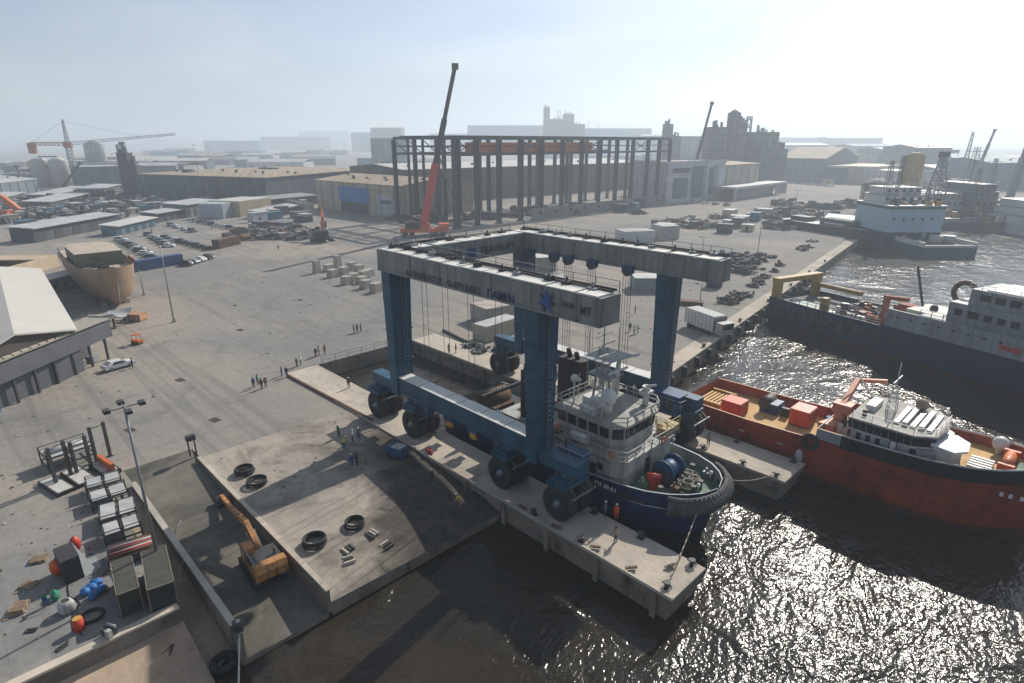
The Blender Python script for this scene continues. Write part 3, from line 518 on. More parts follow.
# red supply ship
red = T('supply_ship', 'red supply ship with open tan cargo deck aft, moored outside the right pier', 'ship')
RH = M('red_hull', (.33, .045, .018), .6, .28, .35, rust=.32, rustcol=(.10, .03, .022), spec=.2, panel=(3.4, 1.5)); RHL = M('red_bottom', (.085, .018, .016), .7, .4, .5, rust=.45, rustcol=(.03, .028, .018), spec=.2); RBW = M('red_bulwark', (.36, .06, .025), .6, .2, .6); RCAP = M('rust_cap', (.50, .26, .14), .6); TAND = M('tan_deck', (.62, .40, .17), .85, .2, .4, rust=.25, rustcol=(.30, .19, .10))
xs = [24.2, 28, 34, 40, 42.2, 42.3, 46, 50, 54, 57, 59.5, 61.5, 63, 63.8]; hw = [5.0, 5.2, 5.3, 5.3, 5.3, 5.3, 5.3, 5.3, 5.2, 4.8, 3.9, 2.6, 1.2, .15]
hull('hull', xs, hw, 0, [2.6, 2.6, 2.6, 2.8, 2.9, 4.3, 4.3, 4.4, 4.55, 4.8, 5.1, 5.4, 5.6, 5.7], [1.2, 1.2, 1.2, 1.2, 1.2, 3.4, 3.5, 3.5, 3.6, 3.7, 3.9, 4.1, 4.2, 4.2], 33.0, (RH, RHL, TAND, RBW, RCAP), red, flare=[.95]*9+[.9, .82, .7, .5, .4])
bk = MB(M('black_band', (.012, .013, .017), .75, .2, .6, spec=.2), M('grey_cap', (.36, .38, .40), .5))
bx_ = [(45, 5.33, 4.3), (50, 5.33, 4.4), (54, 5.23, 4.55), (57, 4.83, 4.8), (59.5, 3.93, 5.1), (61.5, 2.63, 5.4), (63, 1.25, 5.6)]
for s in (-1, 1): bk.loft([[(x, 33+s*(h+.03), z+.02), (x, 33+s*(h+.02), z-1.5)] for x, h, z in bx_], 0); bk.tube([(x, 33+s*(h+.03), z+.06) for x, h, z in bx_], .11, 6, 1)
bk.build('hull_band', None, red)
gp = MB(M('grey_plate', (.24, .26, .28), .5, .1)); gp.box(42.3, 45, 27.63, 27.69, 3.1, 4.35); gp.box(42.25, 42.32, 28, 38, 1.2, 4.3); gp.build('grey_side_panel', None, red)
tyr = MB(RUBBER()); tyr.tor((41.8, 27.55, 2.5), .75, .32, 'y', 18, 8); tyr.build('tyre_fender', None, red)
tyr = MB(M('fender_white', (.42, .42, .42), .7)); tyr.sph((40.8, 27.5, .2), .5, .4, 1.0, 12, 10); tyr.build('bow_fender', None, red)
def crate(parent, name, x0, x1, y0, y1, z0, z1, m, ribs=5):
    c = MB(m); c.box(x0, x1, y0, y1, z0, z1, 0, .02, .02)
    for k in range(ribs): t = x0+(x1-x0)*(k+.5)/ribs; c.box(t-.05, t+.05, y0-.05, y1+.05, z0+.1, z1-.1)
    return c.build(name, None, parent)
REDC = M('red_box', (.62, .085, .04), .5, .15, 1.0)
red.scale.x = .945; red.location.x = 24.2*(1-.945)
for p in ((28.6, 31.2, 30.2, 32.6, 1.2, 3.1, 'red deck container standing farthest aft on the tan cargo deck'), (36.2, 38.5, 33.2, 36.0, 1.2, 3.4, 'red deck container standing in the forward half of the tan cargo deck')):
    c = T('cargo_container', p[6], 'container', ((p[0]+p[1])/2, (p[2]+p[3])/2, p[4]), 0, 'red containers on the supply ship'); hx, hy, hz_ = (p[1]-p[0])/2, (p[3]-p[2])/2, p[5]-p[4]
    crate(c, 'body', -hx, hx, -hy, hy, .15, hz_, REDC); q = MB(DARKS()); q.box(-hx, hx, -hy, hy, 0, .15); q.build('skid', None, c); q = MB(RBW); q.box(hx+.02, hx+.06, -hy+.1, hy-.1, .3, hz_-.1); q.build('door', None, c)
yt = MB(YELP()); 
for k in range(6): yt.box(24.6+k*.55, 24.9+k*.55, 31.5, 36.0, 1.25, 1.5)
yt.box(24.4, 28.2, 31.3, 31.6, 1.22, 1.75); yt.box(24.4, 28.2, 36, 36.3, 1.22, 1.75); yt.build('stern_grating', None, red)
gear = MB(DARKS(), BLUEP(), STEEL()); gear.box(32.4, 34.8, 34.4, 36.6, 1.2, 2.6, 1); gear.cyl((33, 34.2, 2.4), (33, 36.8, 2.4), .8, n=14); gear.cyl((34.4, 34.6, 2.0), (34.4, 36.4, 2.0), .6, n=12, m=1); gear.box(35.2, 36.2, 34.8, 35.3, 1.2, 2.4); gear.build('winch', None, red)
bl = MB(M('blue_tarp', (.05, .16, .40), .7, .2, 1.5)); bl.box(40.4, 41.6, 29.6, 30.6, 1.2, 2.1, 0, .2, .2); bl.build('tarpaulin', None, red); bl = MB(M('blue_tarp', (.05, .16, .40))); bl.box(40.2, 41.5, 36.2, 37.4, 1.2, 2.2, 0, .2, .2); bl.build('tarpaulin', None, red)
cr = MB(M('salmon_paint', (.62, .23, .14), .55, .15, .8)); cr.cyl((43.2, 32.4, 3.4), (43.2, 32.4, 5.6), .8, .7, 14); cr.box(42.3, 44.4, 31.6, 33.2, 5.2, 6.3); cr.prism([(41.6, 29.8), (43.4, 29.8), (44, 32), (42.6, 33)], 3.5, 4.2); cr.beam((43.2, 32.4, 6.0), (43.0, 37.4, 7.6), .6, .7); cr.beam((43.0, 37.4, 7.6), (46.0, 38.6, 7.9), .4, .45); cr.build('knuckle_crane', None, red)
jn = MB(GREEND(), DARKS(), YELP(), WHITE())
for k in range(20): x, y = random.uniform(43.2, 45.0), random.uniform(29.5, 36.5); s = random.uniform(.2, .55); jn = MB(random.choice((GREEND(), DARKS(), YELP(), WHITE()))); jn.box(x, x+s*1.6, y, y+s, 3.4, 3.4+random.uniform(.3, 1.2)); jn.build('deck_store', None, red)
SH = M('ship_house_grey', (.42, .45, .48), .5, .14, .5, rust=.2, rustcol=(.22, .15, .10), panel=(2.2, 2.2))
hs1 = MB(SH, DARKS()); hs1.prism([(45.6, 28.5), (52.6, 28.5), (54.2, 30), (54.6, 33), (54.2, 36), (52.6, 37.5), (45.6, 37.5)], 3.4, 4.9); hso = hs1.build('deckhouse', None, red)
for x0, x1 in ((46.2, 46.7), (47.2, 47.7), (48.2, 48.7), (51.6, 52.2)): q = MB(GLASS()); q.box(x0, x1, 28.44, 28.49, 4.2, 4.9); q.build('window', None, hso)
q = MB(WHITE(), DARKS()); q.box(49.6, 50.4, 28.42, 28.49, 3.6, 5.2, 1); q.box(49.72, 50.28, 28.39, 28.43, 3.7, 5.1, 0); q.build('door', None, hso); q = MB(BLUEP()); q.box(51, 52.4, 28.4, 28.49, 3.5, 4.1); q.build('vent', None, hso)
br = MB(WHITE(), GLASS(), M('ship_roof', (.36, .35, .32), .75, .3, .6, rust=.3, rustcol=(.17, .13, .10))); bp_ = [(45.2, 28.9), (51.6, 28.7), (53.4, 30.0), (53.8, 33), (53.4, 36), (51.6, 37.3), (45.2, 37.1)]
br.prism(bp_, 4.9, 5.05, 0); g2 = [(49.2+(x-49.2)*1.04, 33+(y-33)*1.04) for x, y in bp_]; br.loft([[(x, y, 5.05) for x, y in bp_], [(x, y, 6.15) for x, y in g2]], 1, True, smooth=False)
r3 = [(49.2+(x-49.2)*1.05, 33+(y-33)*1.05) for x, y in bp_]; br.prism(r3, 6.15, 6.35, 2); bro = br.build('bridge', None, red)
for k in range(9): x = 45.6+k*.75; q = MB(GREYP()); q.beam((x, 28.78-.02*k, 5.05), (x, 28.6-.03*k, 6.15), .05); q.build('window_bar', None, bro)
for k in range(5): q = MB((WHITE(), STEEL(), SHW_, STEEL(), WHITE())[k] if False else (WHITE() if k % 2 else STEEL())); q.box(49.2+k*.8, 49.7+k*.8, 30.4, 35.8, 6.35, 6.6+.2*(k % 2)); q.build('roof_locker', None, red)
rk = MB(WHITE(), DARKS()); rk.cyl((46.2, 30.4, 6.35), (46.2, 30.4, 7.0), .25, n=10, m=1); rk.box(45.8, 46.8, 32, 35, 6.35, 7.0); rk.build('roof_box', None, red)
rk = MB(TANROOF()); rk.sph((50.5, 36.4, 7.0), .7, n=14); rk.build('roof_dome', None, red)
rk = MB(WHITE()); rk.rail([(45.4, 28.8, 6.35), (51.6, 28.6, 6.35), (53.4, 29.9, 6.35), (53.7, 35, 6.35)], .8, .03); rk.build('roof_rail', None, red)
ms = MB(WHITE()); ms.lattice((48, 34, 6.35), (48, 34, 9.2), 1.0, .5, 5, .08); ms.beam((48, 32.4, 10), (48, 35.8, 10), .1); ms.cyl((48, 34, 9.2), (48, 34, 12), .05); ms.build('mast', None, red); ms = MB(WHITE()); ms.beam((45.4, 36, 6.35), (42.2, 37.0, 9.6), .14); ms.build('aerial', None, red)
wb_ = MB(WHITE(), M('wing_white', (.66, .68, .70), .45, .06)); wb_.prism([(53.2, 29.4), (55.4, 28.9), (56.4, 30.2), (56.2, 32.4), (54.8, 33.6), (53.4, 33)], 5.4, 5.65, 1); wb_.prism([(53.4, 29.8), (55.2, 29.3), (55.9, 30.6), (55.7, 32.2), (54.6, 33.2), (53.5, 32.6)], 3.6, 5.4, 0); wb_.build('forward_house', None, red)
hb = MB(DARKS(), STEEL(), WHITE()); hb.box(56.6, 58.6, 29.0, 32.4, 3.65, 4.4, 0)
for k in range(5): hb.box(56.6, 58.6, 29.2+k*.62, 29.5+k*.62, 4.4, 4.7, 2)
hb.build('stowage_rack', None, red)
wd = MB(ORANGE(), STEEL(), TAND); wd.cyl((59.6, 31, 4.7), (59.6, 34.6, 4.7), .55, n=14); wd.box(58.9, 60.3, 30.6, 31.0, 4, 5.2); wd.box(58.9, 60.3, 34.6, 35, 4, 5.2); wd.box(59.2, 60.0, 30.4, 35.2, 3.9, 4.2); wd.build('anchor_winch', None, red)
wd = MB(GREEND()); wd.box(60.4, 61.4, 31.6, 34, 4.05, 4.5); wd.build('deck_hatch', None, red); wd = MB(WHITE()); wd.sph((58.4, 36.2, 5.0), .8, n=12); wd.cyl((58.4, 36.2, 3.7), (58.4, 36.2, 4.4), .3); wd.build('satellite_dome', None, red)
for x, y in ((60.8, 30.8), (61.9, 32.2), (61.9, 33.9)): wd = MB(DARKS()); wd.cyl((x, y, 4), (x, y, 4.95), .22); wd.build('bollard', None, red)
for k, x in enumerate((60.0, 60.7, 61.6, 62.0, 62.4, 62.8)): q = MB(LETW); q.box(-.16, .16, -.02, .02, -.22, .22); q.build('hull_mark', None, red, (x, 28.62+.3*k*k/25+.42*(x-60)/2.8*1.2, 3.0), R(20))
for x in (33, 38): q = MB(M('draft_mark', (.45, .4, .36), .6)); q.box(x, x+.7, 27.62, 27.66, .9, 1.1); q.build('hull_mark', None, red)
# blue ship and the ships at the far quay
BH = M('deep_blue_hull', (.008, .026, .070), .75, .2, .2, rust=.12, rustcol=(.03, .02, .018), spec=.12); BHL = M('dark_red_bottom', (.05, .02, .02), .8, .3, .3, rust=.2, spec=.1); OLIVE = M('olive_yellow', (.34, .22, .05), .6, .25, .5, rust=.3)
p0, p1 = G(768, 322, WL), G(1024, 402, WL); az = math.atan2(p1.y-p0.y, p1.x-p0.x)
bs = T('offshore_vessel', 'dark blue ship with yellow stern gear and white bridge house moored beyond the red ship', 'ship', (p0.x, p0.y, 0), az)
xs = [-1, 3, 12, 24, 26, 40, 55, 66, 72]; hw = [7, 7.4, 7.5, 7.5, 7.5, 7.5, 7.2, 5, .5]
hull('hull', xs, hw, 0, [3.0, 3.0, 3.0, 3.1, 4.6, 4.7, 5.2, 6, 6.4], [2.0]*4+[3.8, 3.8, 4, 4.6, 5], 7.6, (BH, BHL, M('work_deck', (.12, .12, .125), .8, .3, .4, rust=.4), M('bulwark_dark', (.06, .07, .09), .7), M('cap_grey', (.25, .27, .30), .6)), bs, flare=[.97]*7+[.8, .5])
g_ = MB(OLIVE, TANROOF()); g_.box(-.6, .8, 0.6, 2.2, 2, 6.2); g_.box(-.6, .8, 13, 14.6, 2, 6.2); g_.box(-.8, 1.0, .6, 14.6, 6.2, 7.2); g_.box(11.2, 12.4, .6, 2.0, 2, 5.4); g_.box(.9, 11, 13.4, 14.4, 4.2, 5.0); g_.box(.9, 11, 13.3, 14.5, 5.0, 5.06, 1); g_.build('stern_gantry', None, bs)
g_ = MB(M('pale_green', (.40, .48, .42), .7, .15, .5)); g_.prism([(1.2, 1.0), (10, 1.0), (10.6, 3.4), (9, 5.8), (1.6, 5.8)], 2.05, 2.5); g_.build('tank_cover', None, bs)
for k in range(60): x = random.uniform(11, 23); y = random.uniform(1, 14); s = random.uniform(.3, 1.1); g_ = MB((DARKS(), DARKS(), STEEL(), M('rusty_orange', (.35, .10, .05), .8, .3), WHITE(), DARKS())[k % 6]); g_.box(x, x+s*random.uniform(.8, 2.4), y, y+s, 2, 2+random.uniform(.5, 2.2)); g_.build('deck_machine', None, bs)
for k in range(10): x = random.uniform(11, 22); g_ = MB(STEEL()); g_.cyl((x, random.uniform(2, 13), 2), (x, random.uniform(2, 13), 4.5), .14); g_.build('deck_pipe', None, bs)
g_ = MB(M('rusty_orange', (.35, .10, .05), .8)); g_.beam((21, 6, 2), (21, 6, 7.4), .9); g_.beam((21, 6, 7), (24.5, 7, 7.2), .7); g_.box(21.5, 25, 9, 11, 3, 5.6); g_.cyl((20.6, 2.6, 3.1), (23.6, 2.6, 3.1), .9, n=12); g_.build('deck_crane', None, bs)
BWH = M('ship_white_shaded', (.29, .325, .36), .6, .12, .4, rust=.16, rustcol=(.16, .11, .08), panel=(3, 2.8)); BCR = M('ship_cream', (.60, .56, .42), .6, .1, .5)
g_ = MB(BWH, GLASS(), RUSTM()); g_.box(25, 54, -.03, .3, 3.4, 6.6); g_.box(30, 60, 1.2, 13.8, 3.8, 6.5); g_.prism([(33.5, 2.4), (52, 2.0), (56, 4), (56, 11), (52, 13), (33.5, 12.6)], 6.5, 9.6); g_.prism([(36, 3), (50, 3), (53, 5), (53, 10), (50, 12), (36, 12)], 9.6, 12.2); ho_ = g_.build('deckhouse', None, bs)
for x in (34.6, 36.6): q = MB(GLASS()); q.box(x, x+1.1, 2.2, 2.36, 7.6, 8.7); q.build('window', None, ho_)
for k in range(9): q = MB(GLASS()); q.box(37.2+k*1.9, 38.3+k*1.9, 1.95, 2.1, 7.6, 8.6); q.build('window', None, ho_)
for k in range(6): q = MB(GLASS()); q.box(37.5+k*2.1, 39+k*2.1, 2.92, 2.99, 10.5, 11.6); q.build('window', None, ho_)
for k in range(8): q = MB(GLASS()); q.cyl((27+k*2.3, -.06, 5.4), (27+k*2.3, -.02, 5.4), .22, n=12); q.build('porthole', None, ho_)
q = MB(STEEL()); q.rail([(30, 1.1, 6.5), (56, 1.1, 6.5)], 1.0, .05, 1.8); q.build('deck_rail', None, bs)
q = MB(M('boat_recess', (.08, .05, .055), .8), REDP()); q.box(42, 46.5, .02, .11, 4.0, 6.2, 0); q.box(43, 46, -.2, .6, 4.4, 5.2, 1); q.build('lifeboat', None, bs)
for k in range(9): q = MB(RUBBER()); q.tor((2.5+k*3.1, -.22+.012*k, .9+.5*(k % 2)), .6, .26, 'y', 16, 8); q.build('side_tyre', None, bs)
for k in range(6): q = MB(M('hull_scuff', (.05, .035, .028), .85, .4, .6, rust=.4)); x = 1+k*3.6; q.box(x, x+random.uniform(1.6, 3.2), .02, .1, random.uniform(-.8, .4), random.uniform(1.4, 2.6)); q.build('scuffed_plate', None, bs)
q = MB(DARKS()); q.rail([(1, .35, 3.0), (24, .35, 3.05)], 1.0, .05, 1.8); q.build('deck_rail', None, bs)
g_ = MB(BCR, GREEND(), DARKS()); g_.box(26.5, 32.5, 3, 10, 3.8, 6.6); g_.sph((28.5, 2.9, 5.2), .7, n=10, m=1); g_.sph((29.5, 6, 6.9), .7, n=10, m=2); g_.build('forward_house', None, bs)
g_ = MB(RUSTM()); g_.tor((32.8, 8, 10.2), 1.8, .45, 'y', 18, 8); g_.cyl((32.8, 8, 6.4), (32.8, 8, 8.6), .4, n=8); g_.build('hose_sheave', None, bs)
g_ = MB(DARKS()); g_.beam((27, 7, 6.6), (22.0, 12, 12.5), .35); g_.build('derrick', None, bs)
g_ = MB(WHITE(), DARKS(), GREYP(), GREEND()); g_.box(38, 49, 3.4, 11.6, 12.2, 12.4, 0); g_.box(44, 46.5, 5, 7, 12.4, 13.6, 2); g_.cyl((48.4, 8.5, 12.2), (48.4, 8.5, 20), .35, .2, m=2); g_.cyl((48.4, 9.8, 12.2), (48.4, 9.8, 18), .5, n=8, m=1); g_.sph((48.4, 10, 17), .9, m=1); g_.cyl((46, 11, 12.3), (46, 11, 21), .12, m=1); g_.sph((46, 11, 19.6), .6, m=1); g_.lattice((50.5, 7, 12), (50.5, 7, 28), 2.4, 1.6, 10, .14, 2); g_.box(49, 52, 3.5, 5, 12.2, 13.6, 3); g_.rail([(36, 3, 9.6), (36, 12, 9.6)], 1); g_.rail([(36, 2.4, 12.2), (50, 2.4, 12.2)], 1); g_.build('mast', None, bs)
PLB = M('pale_blue_hull', (.33, .46, .55), .5, .08, .2); TEALH = M('teal_hull', (.02, .075, .095), .6, .2, .3)
def farship(name, label, u0, u1, v, parts, z=WL):
    a, rz, n = front((u0, v), (u1, v), z); o = T(name, label, 'ship', (a.x, a.y, WL), rz); parts(o, n); return o
def tiers(o, x0, x1, y0, y1, z, hs, wall, roof=None, win=True):
    for k, h in enumerate(hs):
        e = .9*k; b = MB(wall, roof or GREYP()); b.box(x0+e, x1-e, y0+e, y1-e*1.5, z, z+h, 0); b.box(x0+e-.4, x1-e+.4, y0+e-.4, y1-e*1.5+.4, z+h, z+h+.25, 1); t = b.build('house_tier', None, o)
        if win:
            nn = max(3, int((x1-x0-2*e)/2.6))
            for q_ in range(nn): q = MB(GLASS()); xx = x0+e+(x1-x0-2*e)*(q_+.5)/nn; q.box(xx-.55, xx+.55, y0+e-.07, y0+e-.01, z+h*.42, z+h*.78); q.build('window', None, t)
        r = MB(STEEL()); r.rail([(x0+e-.3, y0+e-.3, z+h+.25), (x1-e+.3, y0+e-.3, z+h+.25), (x1-e+.3, y1-e*1.5, z+h+.25)], 1.1, .06, 2.2); r.build('deck_rail', None, t); z += h+.25
    return z
def clutter(o, n_, x0, x1, y0, y1, z, hmax, seed):
    rn = random.Random(seed)
    for k in range(n_):
        x = rn.uniform(x0, x1); y = rn.uniform(y0, y1); m_ = rn.choice((DARKS(), DARKS(), STEEL(), WHITE(), RUSTM(), YELP(), BLUEP())); b = MB(m_); w_ = rn.uniform(.5, 2.4)
        if rn.random() < .25: b.cyl((x, y, z), (x, y, z+rn.uniform(1, hmax*1.6)), .2+.12*w_, n=8)
        else: b.box(x, x+w_, y, y+rn.uniform(.5, 2), z, z+rn.uniform(.6, hmax))
        b.build('deck_item', None, o)
def masts(o, pts):
    for x, y, z0, z1, w_ in pts: b = MB(STEEL()); b.lattice((x, y, z0), (x, y, z1), w_, w_*.45, 7, .16); b.beam((x-w_*1.4, y, z1*.88+z0*.12), (x+w_*1.4, y, z1*.88+z0*.12), .2); b.build('mast', None, o)
def stern_ship(o, n):
    b = MB(BH, PLB); b.prism([(.6, 0), (n-.6, 0), (n, 4), (n, 45), (n*.5, 62), (0, 45), (0, 4)], -1, 6.4, 0, 1); b.build('hull', None, o)
    b = MB(PLB, WHITE(), DARKS()); b.box(.3, n-.3, .3, 22, 6.4, 14.6, 0); b.box(.1, n-.1, .1, 22.4, 14.6, 15.5, 2); b.box(-.1, n+.1, -.1, 22.6, 15.5, 15.9, 1); h = b.build('deckhouse', None, o)
    for k in range(5): q = MB(GLASS()); q.box(2+k*n/6, 2.8+k*n/6, .2, .28, 10.6, 11.6); q.build('window', None, h)
    tiers(o, n*.12, n*.85, 9, 22, 15.9, (2.8, 2.4), WHITE()); clutter(o, 16, .8, n-2.4, .8, 8, 15.9, 2.6, 5); masts(o, ((n*.3, 14, 20, 31, 2), (n*.75, 4, 15.9, 22, 1.2), (n*.55, 16, 20, 27, 1.4)))
farship('ship', 'pale blue and navy ship seen stern on at the far quay beside the open barge', 882, 938, 250, stern_ship)
def barge(o, n):
    b = MB(TEALH, M('barge_deck', (.10, .10, .10), .8, .3), WHITE()); b.prism([(0, 0), (n, 0), (n, 26), (0, 26)], -1, 3.6, 0, 1); b.box(0, .5, 0, 26, 3.6, 5.2, 2); b.box(n-.5, n, 0, 26, 3.6, 5.2, 2); b.box(.5, n-.5, 0, .5, 3.6, 4.3, 2); b.build('hull', None, o)
    for x in (8.5, 13.2): b = MB(GREYP()); b.cyl((x, 7, 3.7), (x, 7, 6.6), 2, n=16); b.build('deck_tank', None, o)
    clutter(o, 14, 1, n-3, 2, 22, 3.6, 2.6, 8)
farship('open_barge', 'teal open barge with a white rim and two deck tanks at the far quay', 921, 975, 258, barge)
def workship(o, n):
    b = MB(M('grey_navy_hull', (.03, .05, .075), .7, .2), GREYP()); b.prism([(0, 0), (n, 0), (n, 50), (n*.5, 64), (0, 50)], -1, 5, 0, 1); b.box(0, n, -.4, 0, 3.5, 4.2, 1); b.build('hull', None, o)
    z = tiers(o, 1, n-1, 14, 40, 5, (3.2, 3.0, 2.8), M('ship_pale_grey', (.34, .38, .40), .6, .1), WHITE()); clutter(o, 26, .6, n-3, .6, 13, 5, 4, 11)
    b = MB(STEEL(), DARKS()); b.lattice((n*.4, 16, 5), (n*.4, 16, 31), 8, 1.6, 9, .45, 0); b.box(n*.4-1.6, n*.4+1.6, 14.5, 17.5, 31, 33.5, 1); b.build('derrick', None, o); masts(o, ((n*.7, 30, z, z+10, 2), (n*.15, 22, z, z+7, 1.4)))
farship('work_ship', 'grey work ship with a tall lattice derrick behind the open barge', 930, 986, 230, workship)
def flat(o, n):
    b = MB(M('barge_black', (.03, .035, .04), .7), TANROOF()); b.prism([(0, 0), (n, 0), (n, 60), (0, 60)], -1, 4, 0, 1); b.build('hull', None, o)
    z = tiers(o, 1, n-1, 12, 44, 4, (4, 4, 3.4, 3), M('house_slate', (.07, .095, .12), .7, .2), STEEL()); masts(o, ((n*.45, 26, z, z+16, 3.4), (n*.8, 20, z, z+11, 2.4), (n*.2, 16, z, z+7, 1.6))); clutter(o, 14, .6, n-2.5, 1, 11, 4, 3, 14)
farship('flat_barge', 'dark barge with a tan deck and slate blockhouse right of the work ship', 986, 1021, 232, flat)
def coaster(o, n):
    b = MB(M('coaster_white', (.46, .48, .50), .6, .1), M('cap_grey', (.25, .27, .30))); b.prism([(0, 0), (n, 0), (n, 30), (0, 30)], -1, 4.5, 0, 1); b.build('hull', None, o); z = tiers(o, .5, n-.5, 4, 24, 4.5, (3, 3, 2.6), WHITE(), STEEL()); masts(o, ((n*.5, 12, z, z+9, 1.8),)); clutter(o, 8, .5, n-2, .4, 3.4, 4.5, 2, 17)
farship('coaster', 'small white ship showing three window tiers at the right frame edge of the far quay', 1026, 1062, 236, coaster)
# ------------------------------------------------------------------ the steel frame hall and its cranes
FRM = M('frame_steel', (.045, .055, .065), .6, .12, .3)
fa0, fa1, fb0, fb1, fh = -183.0, -139.0, 123.5, 286.0, 36.0
hall = T('open_hall', 'unclad dark steel frame of a large hall with tall columns and open roof beams', 'steel frame', (fa1, fb0, 0))
Wd, Ln = fa1-fa0, fb1-fb0
cols = [0, .07, .15, .235, .32, .41, .50, .59, .68, .77, .86, .93, 1.0]
for k, t in enumerate(cols):
    y = t*Ln
    for x, wv in ((0, 2.4 if k < 1 else 1.7), (-Wd, 1.5))+(((-Wd*.5, 1.4),) if k % 2 else ()):
        b = MB(FRM); b.box(x-.25, x+.25, y-wv/2, y+wv/2, 0, fh); b.box(x-wv*.45, x+wv*.45, y-wv/2-.1, y-wv/2+.12, 0, fh); b.box(x-wv*.45, x+wv*.45, y+wv/2-.12, y+wv/2+.1, 0, fh); b.box(x-1.2, x+1.2, y-wv, y+wv, 0, .4)
        b.build('column', None, hall)
for x in (-11, -22, -33): b = MB(FRM); b.box(x-.5, x+.5, -.4, .4, 0, fh); b.build('column', None, hall)
for x in (0, -Wd):
    b = MB(FRM); b.box(x-.5, x+.5, 0, Ln, fh, fh+1.0); b.box(x-.35, x+.35, 0, Ln, fh-6.6, fh-5.6); b.box(x-.25, x+.25, 0, Ln, fh-3, fh-2.6); b.build('eaves_beam', None, hall)
b = MB(FRM)
for k, t in enumerate(cols): y = t*Ln; b.box(-Wd, 0, y-.35, y+.35, fh, fh+1.2)
b.build('roof_beams', None, hall)
for k in range(1, 9): x = -Wd*k/9; b = MB(FRM); b.box(x-.2, x+.2, 0, Ln, fh+1.2, fh+1.6); b.build('purlin', None, hall)
for k in range(0, 12, 3): b = MB(FRM); b.beam((0, cols[k]*Ln, fh-6), (0, cols[k+1]*Ln, fh), .35); b.beam((0, cols[k+1]*Ln, fh-6), (0, cols[k]*Ln, fh), .35); b.build('cross_brace', None, hall)
b = MB(FRM); b.box(-Wd, 0, -.2, .2, fh-6.4, fh-5.8); b.box(-Wd, 0, -.2, .2, fh-3.2, fh-2.7)
for x in range(0, 44, 11): b.beam((-x, 0, fh-6), (-x-11, 0, fh), .35)
b.beam((0, 0, 8), (-11, 0, fh-6), .4); b.build('gable_bracing', None, hall)
OB = M('crane_orange', (.52, .15, .06), .6, .12, .3)
for y0, y1, z in ((.05*Ln, .56*Ln, fh-5.4),):
    b = MB(OB); b.box(-3.4, -1.0, y0, y1, z, z+4.2); b.build('crane_girder', None, hall)
b = MB(OB); b.box(-Wd+1, -3, .30*Ln, .315*Ln, fh-4.9, fh-2.6); b.box(-Wd+1, -3, .345*Ln, .36*Ln, fh-4.9, fh-2.6); b.build('crane_girder', None, hall)
cw = MB(M('concrete_upstand', (.20, .20, .20), .9, .12, .2), DARKS()); a = Vector((fa1+3, fb0+42, 0))
cw.box(0, .4, 0, Ln-44, 0, 5.4)
for k in range(11): y = 5+k*11; cw.box(.3, .46, y, y+2.4, 2.4, 3.9, 1)
tag(cw.build('low_wall', None, None, (a.x, a.y, 0)), 'long low concrete wall with small openings along the foot of the steel frame', 'wall')

def feat(o, name, mat, *bx):
    for k in bx: q = MB(mat); q.box(*k); q.build(name, None, o)
def building(name, label, cat, u0, u1, vb, depth, vt, wall, roof, kind='gable', rise=.12, feats=None, h=None, ridge='x', group=None, z=0):
    a, rz, n = front((u0[0], u0[1]), (u1[0], u1[1])); h = h or HT(u0[0], u0[1], vt)
    o = T(name, label, cat, (a.x, a.y, 0), rz, group)
    b = MB(wall); b.box(0, n, 0, depth, 0, h)
    r = MB(roof)
    e = .6
    if kind == 'flat':
        b.box(0, n, 0, .4, h, h+.8); b.box(0, n, depth-.4, depth, h, h+.8); b.box(0, .4, .4, depth-.4, h, h+.8); b.box(n-.4, n, .4, depth-.4, h, h+.8); r.box(.4, n-.4, .4, depth-.4, h+.004, h+.15)
    elif ridge == 'x':
        H2 = h+rise*depth; b.prismx([(0, h), (depth, h), (depth/2, H2)], 0, n)
        r.prismx([(-e, h-.1), (depth/2, H2+.15), (depth+e, h-.1), (depth+e, h+.2), (depth/2, H2+.5), (-e, h+.2)], -e, n+e)
    else:
        H2 = h+rise*n; b.prismy([(0, h), (n, h), (n/2, H2)], 0, depth)
        r.prismy([(-e, h-.1), (n/2, H2+.15), (n+e, h-.1), (n+e, h+.2), (n/2, H2+.5), (-e, h+.2)], -e, depth+e)
    b.build('wall', None, o); r.build('roof', None, o)
    if n > 22 and kind == 'gable':
        for k in range(int(min(9, n//9))): q = MB(STEEL() if k % 2 else DARKS()); xx = n*(k+.5)/min(9, n//9); yy = depth*random.uniform(.15, .4); zz = h+rise*(yy if ridge == 'x' else min(xx, n-xx)); q.cyl((xx, yy, zz-.5), (xx, yy, zz+1.6), .8, n=8); q.cyl((xx, yy, zz+1.5), (xx, yy, zz+2.0), 1.2, .5, n=8); q.build('roof_vent', None, o)
        for k in range(int(min(8, n//10))): q = MB(STEEL()); xx = n*(k+.5)/min(8, n//10); q.box(xx-.18, xx+.18, -.34, -.03, 0, h-.2); q.build('downpipe', None, o)
    if feats: feats(o, n, h, depth)
    return o

